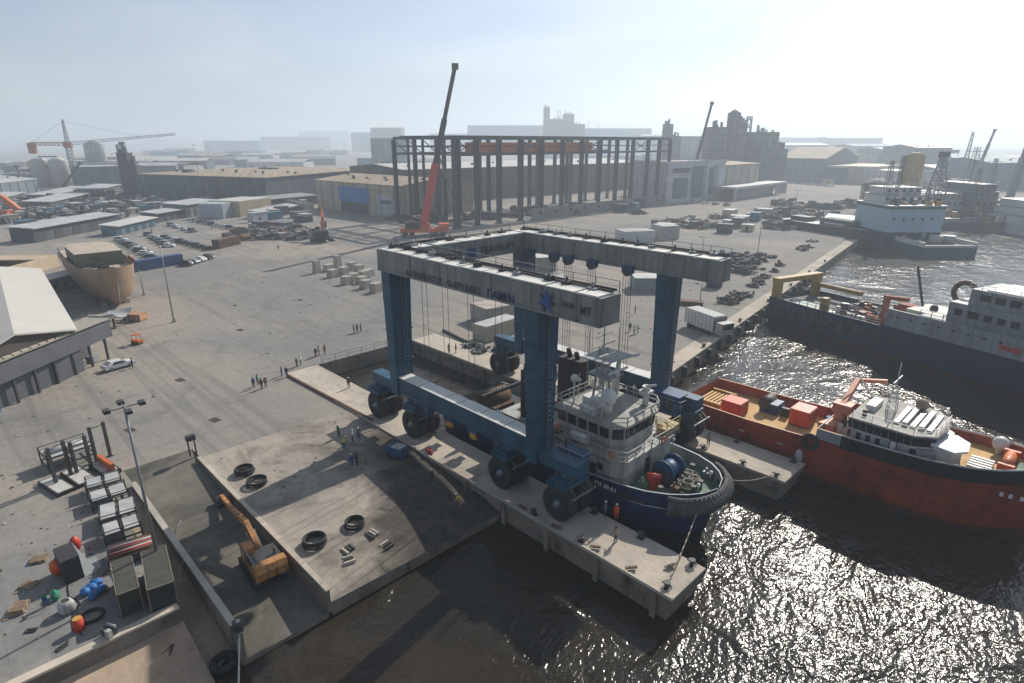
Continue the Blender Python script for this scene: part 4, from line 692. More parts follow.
GRAYW = M('shed_grey', (.16, .17, .18), .7, .15, .08, panel=(6, 4)); SLATE = M('shed_slate', (.085, .095, .115), .7, .2, .08, panel=(6, 4)); SHW = M('shed_white', (.52, .53, .53), .6, .1, .08, panel=(6, 4)); PINKR = M('pinkish_roof', (.48, .40, .37), .7, .08, .05, panel=(5, 40)); PALE = M('pale_roof', (.50, .49, .46), .7, .1, .1); BLUR = M('blue_roof', (.045, .14, .21), .7, .1, .04, panel=(14, 6)); BEIGE = M('beige_wall', (.34, .30, .24), .8, .1, .08, panel=(6, 4))
BLUD = M('blue_shutter', (.02, .14, .42), .5, .08, .2)
building('workshop', 'cream workshop with a bright blue roller door left of the steel frame', 'workshop', (318, 208), (402, 219), 0, 48, 180, CREAM(), TANROOF(), 'gable', .05, lambda o, n, h, d: (feat(o, 'roller_door', BLUD, (n*.30, n*.66, -.25, -.02, h*.36, h*.86)), feat(o, 'door_opening', DARKS(), (n*.32, n*.64, -.2, -.015, 0, h*.35)), feat(o, 'white_panel', SHW, (n*.74, n*.98, -.2, -.02, h*.05, h*.7)), feat(o, 'sign_board', SLATE, (n*.78, n*.9, -.26, -.19, h*.42, h*.52))))
building('warehouse', 'long dark warehouse with a pale roof standing behind the steel frame', 'warehouse', (405, 205), (640, 188), 0, 70, 170, M('khaki_wall', (.085, .08, .072), .8, .12, .05, panel=(6, 4)), PALE, 'gable', .03, lambda o, n, h, d: feat(o, 'door', DARKS(), *[(n*k/8+3, n*k/8+11, -.2, -.02, 0, h*.45) for k in range(8)]))
building('office_block', 'white flat block with dark windows behind the cream workshop', 'building', (373, 178), (408, 178), 0, 40, 139, M('blue_white', (.36, .40, .44), .7, .1, .05, panel=(6, 4)), SLATE, 'flat', 0, lambda o, n, h, d: feat(o, 'window', SLATE, *[(n*k/6+2, n*k/6+6, -.2, -.02, h*.3, h*.42) for k in range(6)]))
def whitehouse(o, n, h, d):
    feat(o, 'glass_panel', M('bluish_glass', (.05, .09, .12), .2), (n*.12, n*.36, -.3, -.02, h*.12, h*.62), (n*.42, n*.62, -.3, -.02, h*.1, h*.9), (n*.72, n*.85, -.3, -.02, h*.15, h*.85)); feat(o, 'window', GLASS(), (n*.1, n*.38, -.3, -.02, h*.75, h*.86)); feat(o, 'pilaster', SHW, (n*.64, n*.7, -.8, -.02, 0, h+1), (0, n*.05, -.8, -.02, 0, h))
building('office_building', 'white office building with tall glazed bays right of the steel frame', 'building', (664, 204), (722, 199), 0, 30, 163, M('office_white', (.54, .56, .58), .6, .06, .05, panel=(6, 4)), PINKR, 'flat', 0, whitehouse, ridge='y')
building('office_building', 'cream and pale hall with a tan sloping roof right of the glazed office', 'building', (712, 200), (756, 194), 0, 60, 166, M('office_cream', (.46, .42, .33), .7, .08, .05, panel=(6, 4)), TANROOF(), 'gable', .02, lambda o, n, h, d: (feat(o, 'canopy', SHW, (2, n+18, -14, -.05, 7, 8.4)), feat(o, 'glass_front', M('bluish_glass', (.05, .09, .12), .2), (3, n-1, -12, -11.8, .5, 6.8), (n+1, n+16, -13.8, -13.5, .8, 6.8)), feat(o, 'canopy_post', SHW, (2, 3, -14, -13, 0, 7), (n, n+1, -14, -13, 0, 7), (n+17, n+18, -14, -13, 0, 7))))
building('warehouse', 'grey warehouse with a tan roof and dark blue open end beyond the right yard', 'warehouse', (776, 181), (822, 183), 0, 90, 158, M('slate_wall', (.14, .16, .17), .8, .1, .05, panel=(6, 4)), TANROOF(), 'gable', .10, lambda o, n, h, d: (feat(o, 'open_bay', M('navy_door', (.03, .06, .11), .7), (n*.99, n*1.45, -.4, 3, 0, h*.66)), feat(o, 'sand_block', CREAM(), (n*1.0, n*2.0, 4, d, 0, h*.72))), ridge='x')
building('shed', 'very wide dark shed with a flat tan roof in the left background', 'shed', (140, 199), (268, 206), 0, 130, 174, SLATE, TANROOF(), 'gable', .004, lambda o, n, h, d: (feat(o, 'roof_vent', DARKS(), (n*.3, n*.42, 70, 76, h+.6, h+2), (n*.16, n*.2, 20, 24, h+.6, h+2.4)), feat(o, 'roller_door', M('slate_dark', (.05, .055, .065), .7), *[(n*k/7+3, n*k/7+13, -.3, -.02, 0, h*.6) for k in range(7)])))
building('shed', 'green walled shed with a white roof edge behind the tower crane', 'shed', (84, 192), (131, 190), 0, 60, 168, M('sage_wall', (.14, .19, .17), .8, .1, .05, panel=(6, 4)), SHW, 'flat', 0, None)
building('shed', 'low pale shed with a white roof at the left edge of the skyline', 'shed', (-30, 204), (40, 193), 0, 50, 187, M('bluegrey_wall', (.18, .22, .26), .7, panel=(6, 4)), SHW, 'gable', .06)
# the near left warehouse
a, rz, n = front((-60, 438), (108, 357)); 
nw = T('warehouse', 'pale roofed warehouse with a dark lean-to canopy at the left edge of the yard', 'warehouse', (a.x, a.y, 0), rz)
LT = M('lean_to_slate', (.10, .105, .115), .7, .15, .3); NR = M('white_sheet_roof', (.50, .48, .44), .6, .06, .12)
b = MB(LT, GREYP(), M('lean_roof', (.33, .31, .26), .7, .12, .2)); b.prismx([(-1.2, 3.7), (-1.2, 6.3), (3.1, 6.6), (3.1, 3.7)], 0, n+.6); b.box(-.2, n+.8, -1.3, 3.4, 6.62, 6.72, 2); b.build('canopy', None, nw)
b = MB(LT); b.box(0, n, 3.2, 3.5, 0, 6.8); b.build('wall', None, nw)
for k in range(9): x = n-1-k*3.6; b = MB(DARKS()); b.box(x-.15, x+.15, -1, -.7, 0, 3.9); b.build('canopy_post', None, nw)
b = MB(NR); nw2 = Matrix.Rotation(-rz, 4, 'Z') @ Matrix.Translation(-a); e0, e1, r0 = nw2 @ G(77, 329, 7.2), nw2 @ G(41, 268, 7.2), nw2 @ G(14, 334, 9.6); r1 = r0+(e1-e0); l0 = Vector((2*r0.x-e0.x, 2*r0.y-e0.y, 7.2)); l1 = l0+(e1-e0)
dz_ = Vector((0, 0, -.25)); b.loft([[e0, e1], [r0, r1], [l0, l1]], 0, smooth=False); b.loft([[e0+dz_, e1+dz_], [r0+dz_, r1+dz_], [l0+dz_, l1+dz_]], 0, smooth=False); b.loft([[e0, e1], [e0+dz_, e1+dz_]], 0); b.loft([[e0, r0, l0], [e0+dz_, r0+dz_, l0+dz_]], 0, smooth=False); b.build('roof', None, nw)
b = MB(M('gable_dark', (.07, .06, .055), .8)); u_ = (e1-e0).normalized(); tri = [p+dz_+u_*.8 for p in (e0, r0, l0)]; b.add(tri+[p+u_*.3 for p in tri], [(0, 1, 2), (5, 4, 3)]); b.build('gable', None, nw)
b = MB(LT); ee = [e0+u_*1.0, e1-u_*.5, l1-u_*.5, l0+u_*1.0]; ee = [Vector((p.x*.99, p.y, 0)) for p in ee]; b.prism([(p.x, p.y) for p in ee], 0, 6.9); b.build('side_wall', None, nw)
for k in range(12): x = n-3-k*2.6; b = MB((GREYP(), STEEL(), GREEND())[k % 3]); b.box(x, x+random.uniform(.8, 1.8), .4, 1.6, 0, random.uniform(.6, 1.4)); tag(b.build('goods_crate', None, None, tuple(nw.matrix_basis @ Vector((0, 0, 0))), rz), '%s crate from the right stored in the shade under the dark lean-to' % ORD[k], 'crate', 'crates under the lean-to')
b = MB(M('crate_blue', (.02, .10, .30))); b.box(n-26, n-22, -1, 1, 0, 2.6); tag(b.build('blue_bin', None, None, tuple(a), rz), 'large bright blue bin under the left end of the dark lean-to', 'bin')
for k in range(18): b = MB(M('parapet_cream', (.44, .40, .33), .7)); b.box(n-9-k*1.5, n-9-k*1.5+1.2, -1.0, -.5, 6.74, 6.95); b.build('roof_panel', None, nw)
a, rz, n2 = front((50, 296), (78, 288)); o = T('container_cabin', 'blue grey cabin with a cream roof behind the pale roofed warehouse', 'cabin', (a.x, a.y, 0), rz); b = MB(M('cabin_blue', (.16, .20, .25), .6), GLASS()); b.box(0, n2+3, 0, 5, 0, 3.6); b.build('wall', None, o); b = MB(PALE); b.box(-.3, n2+3.3, -.4, 5.3, 3.6, 3.9); b.build('roof', None, o); feat(o, 'window', GLASS(), (1.2, 2.6, -.05, -.01, 1.2, 2.4), (4.6, 6, -.05, -.01, 1.2, 2.4))
CRT = M('tan_block', (.50, .39, .27), .8, .1, .2)
a, rz, n2 = front((-14, 287), (60, 266)); o = T('walled_enclosure', 'tan open topped walled enclosure behind the pale warehouse roof', 'enclosure', (a.x, a.y, 0), rz); b = MB(CRT); b.box(0, n2, 0, .5, 0, 3.4); b.box(0, n2, 15, 15.5, 0, 3.4); b.box(0, .5, .5, 15, 0, 3.4); b.box(n2-.5, n2, .5, 15, 0, 3.4); b.build('wall', None, o); feat(o, 'slab_roof', CRT, (n2*.72, n2-.6, .6, 14.9, 3.0, 3.35), (n2*.18, n2*.36, .6, 14.9, 2.6, 3.2))
# hull standing on land
q0, q1 = G(121, 309), G(80, 268); az_ = math.atan2(q1.y-q0.y, q1.x-q0.x); bb = T('ship_hull', 'tan unpainted ship hull standing on the yard with its bow towards the camera', 'ship hull', (q0.x, q0.y, 0), az_)
HB = M('primer_tan', (.34, .235, .155), .8, .2, .12, rust=.2, rustcol=(.28, .14, .085)); HBI = M('primer_deck', (.46, .39, .31), .8, .2, .3)
st_ = [(0, .4), (1.5, 2.6), (4, 4.4), (8, 5.4), (18, 5.8), (34, 5.8), (46, 5.4)]
b = MB(HB, HBI); rr_ = [[(x, w_*.62*max(.15, min(1, x/9+.1)), .9), (x-.3*(8-min(8, x))/8, w_*.9, 3.6), (x-1.6*(8-min(8, x))/8, w_, 8.6+.8*(8-min(8, x))/8)] for x, w_ in st_]
b.loft(rr_, 0); b.loft([[(x, -y, z) for x, y, z in r] for r in rr_], 0); b.loft([[(x, y, z) for x, y, z in (r[0],)]+[(r[0][0], -r[0][1], r[0][2])] for r in rr_], 0, smooth=False); b.add([rr_[0][0], rr_[0][1], rr_[0][2], (rr_[0][2][0], -rr_[0][2][1], rr_[0][2][2]), (rr_[0][1][0], -rr_[0][1][1], rr_[0][1][2]), (rr_[0][0][0], -rr_[0][0][1], rr_[0][0][2])], [list(range(6))], 0)
b.loft([[(x-1.2*(8-min(8, x))/8, w_-.2, 7.4), (x-1.2*(8-min(8, x))/8, -w_+.2, 7.4)] for x, w_ in st_], 1, smooth=False); b.loft([[(x-1.2*(8-min(8, x))/8, w_-.2, 7.4), (x-1.6*(8-min(8, x))/8, w_-.12, 8.6+.8*(8-min(8, x))/8)] for x, w_ in st_], 0); b.loft([[(x-1.2*(8-min(8, x))/8, -w_+.2, 7.4), (x-1.6*(8-min(8, x))/8, -w_+.12, 8.6+.8*(8-min(8, x))/8)] for x, w_ in st_], 0); b.build('shell', None, bb)
b = MB(M('hull_olive', (.12, .13, .095), .8, .25, .5), HBI); b.prism([(15, -4.6), (30, -5), (34, -3), (34, 4), (30, 5), (15, 4.8)], 7.42, 10.6, 0, 1); b.build('deckhouse', None, bb)
b = MB(M('hull_red', (.34, .09, .055), .7)); b.box(9, 16, -5.85, -5.7, 8.3, 9.2); b.build('bulwark_plate', None, bb)
for k in range(5): b = MB(DARKS()); b.box(4+k*2.2, 5+k*2.2, -2+k*.7, -1+k*.8, 7.42, 8.0+.2*k); b.build('deck_fitting', None, bb)
for x in (6, 14, 22, 30, 40):
    for y in (-2.2, 2.2): b = MB(CONC()); b.box(x-.6, x+.6, y-.6, y+.6, 0, 1.0); b.build('keel_block', None, bb)
a = G(112, 326); o = T('mould_shell', 'white scooped hull mould on a stand in front of the tan ship hull', 'mould', (a.x, a.y, 0), R(38)); b = MB(WHITE()); 
rg = [[(x, -2.6+5.2*j/8, 1.9+.9*abs((j-4)/4)**2*(1+.15*x)+.05*x) for j in range(9)] for x in (-2.5, -1, .5, 2, 3)]; b.loft(rg, 0); b.loft([[(x, y, z-.2) for x, y, z in r] for r in rg], 0); b.box(-2.4, 2.8, -2.6, -2.3, 2.4, 2.9); b.build('shell', None, o); b = MB(DARKS()); [b.box(x-.15, x+.15, y-.15, y+.15, 0, 2.1) for x in (-2, 2) for y in (-1.6, 1.6)]; b.beam((-2, -1.6, 1), (2, 1.6, 1), .15); b.build('stand', None, o)
a = G(136, 320); o = T('timber_crate', 'orange tan crate lying beside the white hull mould', 'crate', (a.x, a.y, 0), R(40)); b = MB(M('crate_tan', (.50, .27, .15), .8)); b.box(-1.9, 1.9, -1.2, 1.2, .2, 1.5); b.build('body', None, o); b = MB(DARKS()); [b.box(x-.15, x+.15, -1.2, 1.2, 0, .2) for x in (-1.5, 0, 1.5)]; [b.box(x-.06, x+.06, -1.24, 1.24, .2, 1.54) for x in (-1.7, -.6, .6, 1.7)]; b.build('batten', None, o)
# ------------------------------------------------------------------ people
SKIN = M('skin', (.22, .12, .08), .6, .05); SHOE = M('boots', (.02, .018, .016), .8); HAIR = M('hair', (.012, .01, .009), .8)
def cloth(n, c): return M('cloth_'+n, c, .9, .15, 3)
CL = {'orange': cloth('orange', (.70, .10, .025)), 'blue': cloth('blue', (.03, .07, .20)), 'white': cloth('white', (.60, .59, .56)), 'dark': cloth('dark', (.03, .03, .035)), 'red': cloth('red', (.30, .03, .025)), 'green': cloth('green', (.02, .20, .11)), 'tan': cloth('tan', (.34, .26, .17)), 'grey': cloth('grey', (.16, .16, .17)), 'yellow': cloth('yellow', (.60, .45, .05))}
HELM = {'white': WHITE(), 'yellow': YELP(), 'blue': BLUEP(), 'none': HAIR, 'red': REDP()}
_pm = {}
def person_meshes(pose, top, leg, hat):
    key = (pose, top, leg, hat)
    if key in _pm: return _pm[key]
    walk = pose == 'walk'; bend = pose == 'bend'; s = .22 if walk else .03
    V, E, Rr = [], [], []
    def v(p, r, par=None):
        V.append(p); Rr.append(r); i = len(V)-1
        if par is not None: E.append((par, i))
        return i
    fx = .38 if bend else 0.0; dz = -.16 if bend else 0
    pel = v((0, 0, .95), .15); bel = v((fx*.3, 0, 1.12+dz*.2), .135, pel); ch = v((fx*.8, 0, 1.36+dz), .16, bel); nk = v((fx*1.1, 0, 1.50+dz*1.2), .06, ch); hd = v((fx*1.25+.015, 0, 1.60+dz*1.3), .095, nk); tp = v((fx*1.3, 0, 1.69+dz*1.3), .08, hd)
    v((fx*1.25+.125, 0, 1.60+dz*1.3), .018, hd)
    for sd_ in (-1, 1):
        hp = v((0, .1*sd_, .88), .11, pel); kn = v((s*sd_*.6+.03, .11*sd_, .48), .07, hp); an = v((s*sd_*1.2-(.05 if walk else 0), .11*sd_, .09), .048, kn); v((s*sd_*1.2+.15, .12*sd_, .035), .04, an)
        sh = v((fx*.85, .19*sd_, 1.40+dz), .07, ch); ez = 1.12+dz*1.2
        el = v((fx*.95-.05-s*sd_*.5+(.1 if bend else 0), .25*sd_, ez), .05, sh); hn = v((fx*1.1+.10-s*sd_*.8+(.12 if bend else .03), .24*sd_, ez-.24), .038, el)
        dr = Vector(V[hn])-Vector(V[el]); dr.normalize()
        for k in range(4): v(tuple(Vector(V[hn])+dr*(.15+.02*(k in (1, 2)))+Vector((0, (k-1.5)*.022, 0))), .011, hn)
        v(tuple(Vector(V[hn])+dr*.07+Vector((.05, 0, 0))), .012, hn)
    me = bpy.data.meshes.new('body'); me.from_pydata(V, E, []); ob = bpy.data.objects.new('tmp', me); COL.objects.link(ob)
    md = ob.modifiers.new('k', 'SKIN'); sv = me.skin_vertices[0].data
    for i, r in enumerate(Rr): sv[i].radius = (r, r)
    sv[0].use_root = True
    sb_ = ob.modifiers.new('s', 'SUBSURF'); sb_.levels = 1; sb_.render_levels = 1
    dg = bpy.context.evaluated_depsgraph_get(); m2 = bpy.data.meshes.new_from_object(ob.evaluated_get(dg)); bpy.data.objects.remove(ob); m2.name = 'person_body'
    m2.materials.clear(); [m2.materials.append(k) for k in (SKIN, CL[top], CL[leg], SHOE)]
    for p in m2.polygons:
        c = p.center; p.use_smooth = True; hz_ = c.z-(dz*1.2 if c.z > 1.2 else 0)
        hand = abs(c.y) > .19 and c.z < ez-.18 and c.z > .7
        p.material_index = 0 if (hz_ > 1.47 and abs(c.y) < .14 and c.z > 1.2) or hand else 1 if c.z > .93 else 3 if c.z < .11 else 2
    h = MB(HELM[hat]); hc = Vector(V[tp]); h.sph((hc.x-.015, 0, hc.z-.02), .125, .115, .115, 12, 5, half=True); 
    if hat != 'none': h.cyl((hc.x+.01, 0, hc.z-.03), (hc.x+.01, 0, hc.z-.015), .15, n=12)
    ho_ = h.build('hard_hat' if hat != 'none' else 'hair_cap'); hm_ = ho_.data; bpy.data.objects.remove(ho_)
    _pm[key] = (m2, hm_, hat); return _pm[key]
def person(u, v_, label, top='blue', leg='dark', hat='white', pose='stand', rz=None, z=0.0, group=None, xyz=None):
    m2, hm_, h = person_meshes(pose, top, leg, hat); p = Vector(xyz) if xyz else G(u, v_, z)
    o = bpy.data.objects.new('person', m2); COL.objects.link(o); o.location = (p.x, p.y, p.z-.005); o.rotation_euler.z = random.uniform(0, 6.28) if rz is None else rz
    tag(o, label, 'person', group); k = bpy.data.objects.new('hard_hat' if h != 'none' else 'hair', hm_); COL.objects.link(k); k.parent = o
PZ = .012
for a in [
 (616, 519, 'person in an orange coverall on the left pier near the front wheels', 'orange', 'orange', 'white', 'stand', None, PZ),
 (605, 516, 'person in a grey blue coverall beside the one in orange on the left pier', 'grey', 'blue', 'white', 'stand', None, PZ),
 (615, 543, 'person in brown walking along the bare outer part of the left pier', 'tan', 'dark', 'none', 'walk', None, PZ),
 (349, 388, 'person in dark clothes standing at the slip edge of the inner left pier', 'dark', 'dark', 'white', 'stand', None, PZ),
 (708, 446, 'person in brown clothes standing on the right pier', 'tan', 'dark', 'none', 'stand', None, PZ),
 (339, 437, 'person in dark green standing in the lift shadow, farthest left of the shaded group', 'green', 'dark', 'white'),
 (353, 442, 'person in white top and blue trousers in the shaded group behind the rear wheels', 'white', 'blue', 'white'),
 (359, 440, 'person in light blue grey at the right of the shaded group by the pier', 'grey', 'blue', 'white'),
 (344, 449, 'person in pale grey clothes bending slightly in the shaded group', 'yellow', 'blue', 'white', 'bend'),
 (352, 467, 'person in navy coverall with white hard hat, left of the nearest shaded pair', 'blue', 'blue', 'white'),
 (357, 466, 'person in dark coverall with bare head, right of the nearest shaded pair', 'dark', 'dark', 'none'),
 (297, 367, 'person in black at the corner of the slip, facing a colleague in white', 'dark', 'dark', 'white'),
 (316, 357, 'person in dark red trousers and dark top with white hat by the slip end', 'dark', 'red', 'white'),
 (319, 355, 'person in a pale shirt between two darker figures by the slip end', 'white', 'tan', 'none'),
 (325, 354, 'person in dark red standing at the right of the three by the slip end', 'red', 'red', 'none'),
 (301, 365, 'person in white clothes at the inner corner of the left pier', 'white', 'grey', 'white'),
 (354, 333, 'person in dark clothes, left of the trio standing in the open yard behind the slip', 'dark', 'dark', 'none'),
 (357.5, 332.5, 'person in grey, middle of the trio standing in the open yard behind the slip', 'grey', 'dark', 'none'),
 (361, 332, 'person in navy, right of the trio standing in the open yard behind the slip', 'blue', 'dark', 'none'),
 (254, 388, 'person in dark blue at the left of the group in the open yard', 'blue', 'dark', 'none'),
 (258, 385, 'person in dark green in the middle of the group in the open yard', 'green', 'dark', 'none'),
 (262, 389, 'person in black at the front of the group in the open yard', 'dark', 'dark', 'none'),
 (266, 387, 'person in grey at the right of the group in the open yard', 'grey', 'dark', 'white'),
 (282, 376, 'person in blue overalls left of a pair near the pier root', 'blue', 'blue', 'white'),
 (287, 377, 'person in dark overalls right of a pair near the pier root', 'dark', 'blue', 'yellow'),
 (449, 353, 'person in dark trousers and tan shirt behind the slip wall under the crane beam', 'tan', 'dark', 'none'),
 (456, 353, 'person in red shirt behind the slip wall under the crane beam', 'red', 'dark', 'none'),
 (630, 331, 'person in black, left of the three casting long shadows by the right slip side', 'dark', 'dark', 'none'),
 (634, 334, 'person in white, middle of the three casting long shadows by the right slip side', 'white', 'grey', 'none'),
 (637.5, 333, 'person in navy, right of the three casting long shadows by the right slip side', 'blue', 'dark', 'white'),
 (635, 313, 'person in dark clothes standing alone behind the three by the right slip side', 'dark', 'dark', 'none'),
 (717, 303, 'person in dark clothes standing alone on the quay beyond the right post', 'dark', 'dark', 'none', 'walk'),
 (278.5, 250, 'person in dark clothes alone in the yard near the orange excavator', 'dark', 'dark', 'none'),
 (152, 233, 'person in blue walking between the parked cars and the blue fence', 'blue', 'dark', 'none'),
 (212, 230, 'person in dark clothes, left of two crossing the pale yard behind the cars', 'dark', 'dark', 'none'),
 (215.5, 229, 'person in brown, right of two crossing the pale yard behind the cars', 'tan', 'dark', 'none'),
 (206, 223, 'person in dark clothes beside the low blue roofed shed', 'dark', 'blue', 'none'),
 (753, 297, 'person in navy near the scrap heaps on the quay', 'blue', 'dark', 'none'),
 (133, 368, 'person in black leaning at the rear of the white car', 'dark', 'dark', 'none'),
 (432, 483, 'person in dark coverall in the shade beside the left pier', 'dark', 'dark', 'white'),
 (461, 507, 'person in tan and yellow at the foot of the left pier', 'yellow', 'tan', 'white', 'bend'),
 (46, 606, 'person in green with dark trousers beside the white bag in the near yard', 'green', 'blue', 'none', 'bend'),
 (116, 585, 'person in tan with a white hat beside the dark equipment boxes', 'tan', 'dark', 'white'),
]: person(*a)
# ------------------------------------------------------------------ cars
CARM = {'white': M('car_white', (.60, .60, .60), .3, .04), 'silver': M('car_silver', (.28, .29, .31), .3, .05, metal=.5), 'black': M('car_black', (.02, .021, .024), .3, .05), 'grey': M('car_grey', (.10, .105, .115), .3, .05), 'red': M('car_red', (.25, .03, .03), .3, .05), 'blue': M('car_blue', (.03, .07, .16), .3, .05)}
_cm = {}
def car_proto(colr, kind):
    if (colr, kind) in _cm: return _cm[colr, kind]
    r = T('parked_car', 'x', 'car'); suv = kind == 'suv'; hh = 1.75 if suv else 1.45
    prof = [(-2.25, .35), (-2.3, .75), (-2.15, .95), (-1.9, 1.0), (-1.25 if not suv else -1.95, hh), (.35, hh), (1.05, 1.0), (2.0, .88), (2.3, .65), (2.3, .35)]
    b = MB(CARM[colr]); n = len(prof)
    rg = [[(x, y*(1 if z < 1.02 else .82), z) for x, z in prof] for y in (-.92, .92)]
    b.loft([[(x, y*.97, z) for x, y, z in r_] for r_ in [rg[0], rg[1]]], 0, True, (True, True), False)
    b.box(-2.28, 2.28, -.93, .93, .38, .72); b.build('body', None, r)
    g_ = MB(GLASS()); x0 = -1.35 if not suv else -1.98
    g_.add([(1.08, -.72, 1.03), (1.08, .72, 1.03), (.40, .7, hh-.06), (.40, -.7, hh-.06)], [(0, 1, 2, 3)]); g_.T = Matrix.Translation((.02, 0, .012)); g_.T = None
    for s in (-1, 1): g_.add([(x0+.2, s*.915, 1.03), (.85, s*.915, 1.03), (.32, s*.825, hh-.1), (x0+.45, s*.825, hh-.1)], [(0, 1, 2, 3)])
    g_.add([(x0-.42, -.7, 1.05), (x0-.42, .7, 1.05), (x0+.06, .68, hh-.08), (x0+.06, -.68, hh-.08)], [(0, 1, 2, 3)]); g_.build('window', None, r)
    for x in (-1.4, 1.42):
        for s in (-1, 1):
            q = MB(RUBBER(), STEEL()); q.cyl((0, -.11, 0), (0, .11, 0), .33, n=14); q.cyl((0, s*.115, 0), (0, s*.125, 0), .2, n=10, m=1); q.build('wheel', None, r, (x, s*.82, .33))
    _cm[colr, kind] = [r, False]; return _cm[colr, kind]
def car(u, v_, rz, colr, label, kind='sedan', group=None, xyz=None):
    e = car_proto(colr, kind); p = Vector(xyz) if xyz else G(u, v_)
    if not e[1]: e[1] = True; o = e[0]; o.location = (p.x, p.y, .01); o.rotation_euler.z = rz; o['label'] = label
    else: o = dup(e[0], (p.x, p.y, .01), rz, label)
    if group: o['group'] = group
    elif 'group' in o: del o['group']
    return o
a, rz0, _ = front((104, 371), (133, 363)); car(119, 368, rz0, 'white', 'white car parked alone beside the dark lean-to canopy')
def carrow(u0, v0, u1, v1, n, cols, turn, where, grp):
    p, q = G(u0, v0), G(u1, v1); rz = math.atan2(q.y-p.y, q.x-p.x)+turn
    seen = {}
    for k in range(n):
        c = cols[k % len(cols)]; seen[c] = seen.get(c, 0)+1; t = (k+.15*random.random())/(n-1)
        car(0, 0, rz+random.uniform(-.06, .06), c, '%s %s car from the left in the %s' % (ORD[seen[c]-1], c, where), 'suv' if k % 3 == 0 else 'sedan', grp, p.lerp(q, t))
carrow(150, 236, 168, 247, 6, ['grey', 'white', 'black', 'silver'], R(62), 'short row between the two dark rows', 'cars between the dark rows')
carrow(196, 222, 236, 230, 8, ['white', 'grey', 'silver', 'black', 'white'], R(58), 'row nearest the beige box building', 'cars before the beige box building')
carrow(66, 256, 82, 262, 4, ['white', 'black', 'grey'], R(60), 'short row behind the blue grey cabin', 'cars behind the blue grey cabin')
carrow(121, 241, 153, 259, 10, ['white', 'silver', 'grey', 'black', 'grey', 'white', 'black'], R(62), 'row behind the blue container', 'cars parked behind the blue container')
carrow(166, 239, 209, 250, 9, ['grey', 'silver', 'white', 'black', 'black', 'grey', 'black', 'black', 'black'], R(60), 'dark row in the pale yard', 'cars parked in the pale yard')
carrow(170, 226, 192, 232, 4, ['silver', 'white', 'white', 'grey'], R(5), 'short row behind the dark row', 'cars parked behind the dark row')
carrow(185, 266, 207, 259, 4, ['black', 'silver', 'white', 'grey'], R(75), 'cluster right of the blue container', 'cars parked right of the blue container')
carrow(787, 183, 831, 187, 9, ['white', 'silver', 'grey', 'white', 'blue', 'white', 'silver', 'grey', 'white'], R(80), 'row before the tan roofed warehouse', 'cars in front of the far warehouse')
carrow(694, 203, 726, 206, 4, ['white', 'white', 'blue', 'grey'], R(80), 'row before the glazed white office', 'cars in front of the white office')
# ------------------------------------------------------------------ containers, posts
def container(name, label, u0, u1, v0, v1, h, d, mat, group=None, roofm=None):
    a, rz, n = front((u0, v0), (u1, v1)); o = T(name, label, 'container', (a.x, a.y, 0), rz, group); b = MB(mat); b.box(0, n, 0, d, .12, h)
    k = .3
    while k < n-.2: b.box(k, k+.14, -.05, d+.05, .25, h-.12); k += .45
    b.box(-.05, n+.05, -.06, .08, h-.14, h+.02); b.box(-.05, n+.05, -.06, .08, .05, .22); b.build('body', None, o)
    r = MB(roofm or mat); r.box(.05, n-.05, .1, d-.05, h+.004, h+.05); r.build('roof', None, o); q = MB(DARKS()); [q.beam((n+.06, y, .2), (n+.06, y, h-.2), .06) for y in (d*.3, d*.45, d*.55, d*.7)]; q.build('door_bars', None, o); return o
container('shipping_container', 'long blue shipping container in front of the parked cars', 136, 184, 272.5, 264, 3.0, 2.5, M('container_blue', (.03, .07, .18), .6, .15, .4, rust=.1))
def lamp_post(label, u, vb, vt, heads=2, ut=None):
    p = G(u, vb); h = HT(u, vb, vt); o = T('lamp_post', label, 'lamp post', (p.x, p.y, 0)); b = MB(STEEL()); b.cyl((0, 0, 0), (0, 0, h), .14, .08, 8); b.box(-.3, .3, -.3, .3, 0, .3); b.build('pole', None, o)
    q = MB(STEEL()); q.beam((-1.1, 0, h-.1), (1.1, 0, h-.1), .08); (q.beam((0, -1.1, h-.1), (0, 1.1, h-.1), .08) if heads > 2 else None); q.build('arm', None, o)
    for dx, dy in ((-1.2, 0), (1.2, 0), (0, 1.2), (0, -1.2))[:heads]: l = MB(DARKS(), GREYP()); l.box(dx-.35, dx+.35, dy-.22, dy+.22, h-.2, h+.05); l.build('lamp_head', None, o)
lamp_post('grey lamp post with four lamp heads beside the racks in the near left yard', 161, 572, 406, 4)
lamp_post('tall slim lamp post in the open yard right of the tan ship hull', 174, 322, 243); lamp_post('shorter lamp post between the ship hull and the blue container', 144, 295, 270, 1)
lamp_post('lamp post in the middle of the pale yard beyond the right lift beam', 757, 258, 216); lamp_post('lamp post rising behind the right end of the lift beam', 702, 256, 237, 1); lamp_post('lamp post on the quay in front of the scrap heaps', 700, 303, 284, 1); lamp_post('tall lamp post in front of the dark tan roofed shed', 203, 206, 145); lamp_post('second tall post on the roof line of the dark tan roofed shed', 216, 200, 148, 1)
lamp_post('lamp post near the small cars before the far warehouse', 795, 208, 190, 2)
